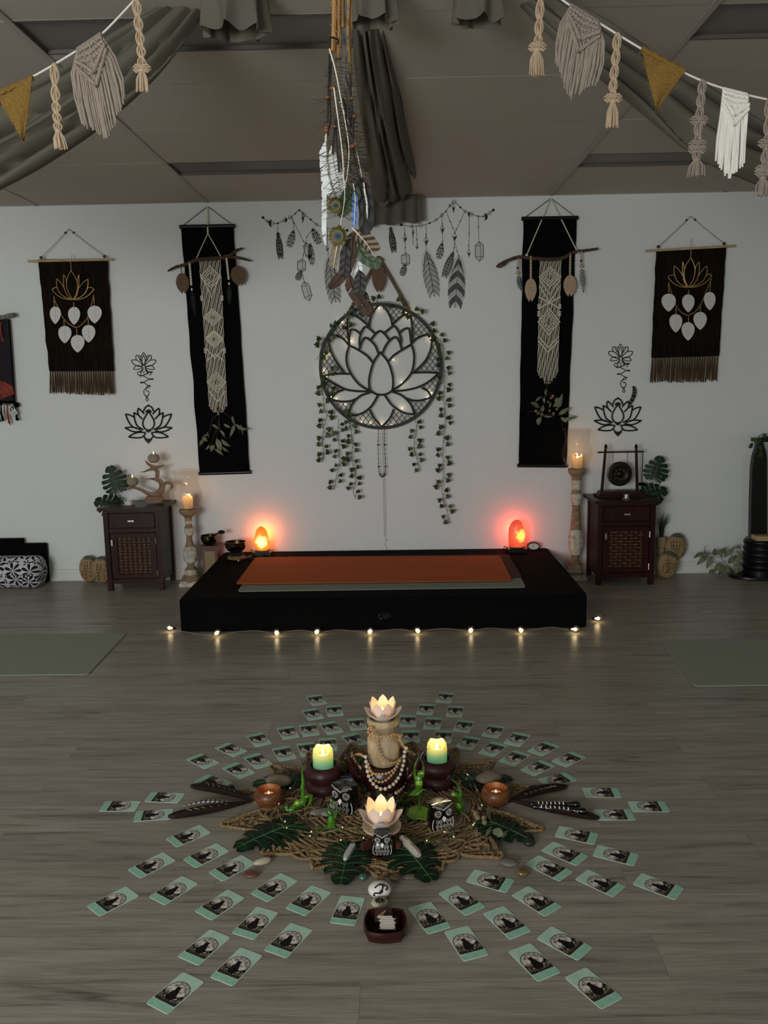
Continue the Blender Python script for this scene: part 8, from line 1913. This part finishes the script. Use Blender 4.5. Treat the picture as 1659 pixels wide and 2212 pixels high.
for (pa, pb, k) in (((1145, 1737), (1252, 1738), 0), ((1150, 1742), (1266, 1753), 1)):
    a, e = F(*pa, .024), F(*pb, .020); b = MB(); n = 60; P = [lerp(a, e, i/n) for i in range(n+1)]; b.tube(P, [.0075*(1+.28*abs(math.sin(i*.42)))*(1 if i < n*.85 else 1.35) for i in range(n+1)], 10); s_ = obj('stick', b, MT['owl_black'], t, ang=180)
    b = MB()
    for i in range(2, 9):
        p = lerp(a, e, i/12); dn = (e-a).normalized(); b.tube([p+V((0, -.0088, 0)), p+V((0, -.006, .0075)), p+V((0, 0, .0102))], [.0006, .0026, .001], 5)
    obj('white_bands', b, MT['owl_white'], s_)
# ------------------------------------------------------------------ greenery on the doily
gum_bunch('eucalyptus_sprig', 'dried gum sprig with round nuts lying across the gong side of the doily', CR(980, 1620, 8.295),
    [[(200, 480), (300, 640), (400, 820), (500, 1020), (560, 1180), (600, 1250), (740, 1450)], [(330, 520), (430, 600), (530, 720)], [(20, 1440), (200, 1360), (380, 1220)], [(250, 560), (350, 760), (480, 980)], [(780, 1600), (790, 1720), (820, 1820)], [(420, 1400), (480, 1380), (600, 1380)]],
    [(625, 1000, 690, 1300, 40), (690, 1440, 900, 1560, 75), (560, 1180, 520, 1100, 20), (780, 1560, 990, 1440, 34), (680, 1360, 560, 1560, 34), (430, 1400, 430, 1580, 20), (280, 600, 330, 700, 16), (360, 640, 420, 740, 16), (200, 500, 260, 540, 14)], [(400, 1150, .011), (430, 1210, .010), (545, 1220, .0095), (555, 1300, .0095), (470, 1060, .008)], F(1060, 1800), flat=True, y0=-.02)
FW = lambda x, y, Y_: F(x, y, max(.006, .018+Y_))
m_('herb', '#4a5a2c', .6, var=.4, scale=(40, 40, 40))
def garland_on_floor(name, label, path, step, size, seed, m='herb', tube_m='gum_nut'):
    rnd = random.Random(seed); P = spline([P2(*q) for q in path], 8); w3 = [F(p.x, p.y, .016+.004*math.sin(i*.7)) for i, p in enumerate(P)]; t = thing(name, label, 'greenery', w3[0]-V((0, 0, w3[0].z)), 'greenery on the doily')
    s, s2, l = MB(), MB(), MB(); s.tube(w3, .0022, 5); s2.tube([q+V((.003*math.sin(i*.9), .004*math.cos(i*.8), .003*math.sin(i*.8)+.002)) for i, q in enumerate(w3)], .0008, 4)
    for i in range(1, len(w3)-1):
        if rnd.random() > step: continue
        for k in range(rnd.choice((1, 2))):
            a = rnd.uniform(0, 2*PI); d = V((math.cos(a), math.sin(a), rnd.uniform(0, .6))).normalized()*size*rnd.uniform(.6, 1.3); sdv = d.cross(V((0, 0, 1))).normalized()*size*.28; p = w3[i]
            l.prism([p, p+d*.5+sdv, p+d, p+d*.5-sdv], (0, 0, .0009))
    obj('stem', s, MT[tube_m], t); obj('leaves', l, MT[m], t); obj('copper_wire', s2, MT['gold_wire'], t)
    for i in range(4, len(w3), 9):
        b = MB(); b.ball(w3[i]+V((0, 0, .005)), .0019, 6, 4); obj('fairy_light', b, MT['fairy_dim'], t)
m_('fairy_dim', '#fff0d8', .3, emis=(1, .85, .62), es=2.2)
garland_on_floor('herb_garland', 'thin green and copper wire garland along the doily front, Om side', [(600, 1782), (640, 1800), (690, 1812), (750, 1818), (790, 1812)], .8, .016, 3)
garland_on_floor('herb_garland', 'thin green and copper wire garland along the doily front, gong side', [(1030, 1770), (1010, 1798), (960, 1815), (910, 1818), (870, 1810)], .8, .016, 5)
garland_on_floor('herb_garland', 'inner wire garland curving between tealight bowl and frogs, Om side', [(640, 1690), (615, 1720), (600, 1750), (625, 1785), (680, 1800), (740, 1790), (790, 1788)], .6, .014, 7)
garland_on_floor('herb_garland', 'inner wire garland curving past the flat stone, gong side', [(1000, 1662), (1020, 1690), (1035, 1720), (1040, 1750), (1020, 1785), (960, 1800)], .7, .014, 9)
for (lab, path, sd) in (('leafy ivy spray under the beads on the Om side of the stand', [(770, 1660), (780, 1690), (800, 1720), (790, 1750)], 3), ('leafy ivy spray under the beads directly before the tray', [(810, 1690), (830, 1715), (850, 1740), (845, 1765)], 4), ('leafy ivy spray between tall frog and front lotus light', [(880, 1680), (885, 1710), (875, 1740), (880, 1770)], 6), ('ivy spray beside the battery box', [(760, 1650), (745, 1668), (770, 1680), (790, 1700)], 8)):
    ivy('ivy_spray', lab, path, .022, 9, .026, seed=sd, off=7, WW=lambda x, y, Y_: F(x, y, max(.008, .03+.01*math.sin(x*.4)+(Y_-.022))))
b = MB(); a = F(700, 1758, .012); b.ball((a.x, a.y+.01, .012), (.050, .022, .012), 20, 12); one('driftwood_piece', b, MT['greywood'], 'small weathered wood piece between the lying frog and the owl', 'driftwood', (a.x, a.y, 0), ang=180)
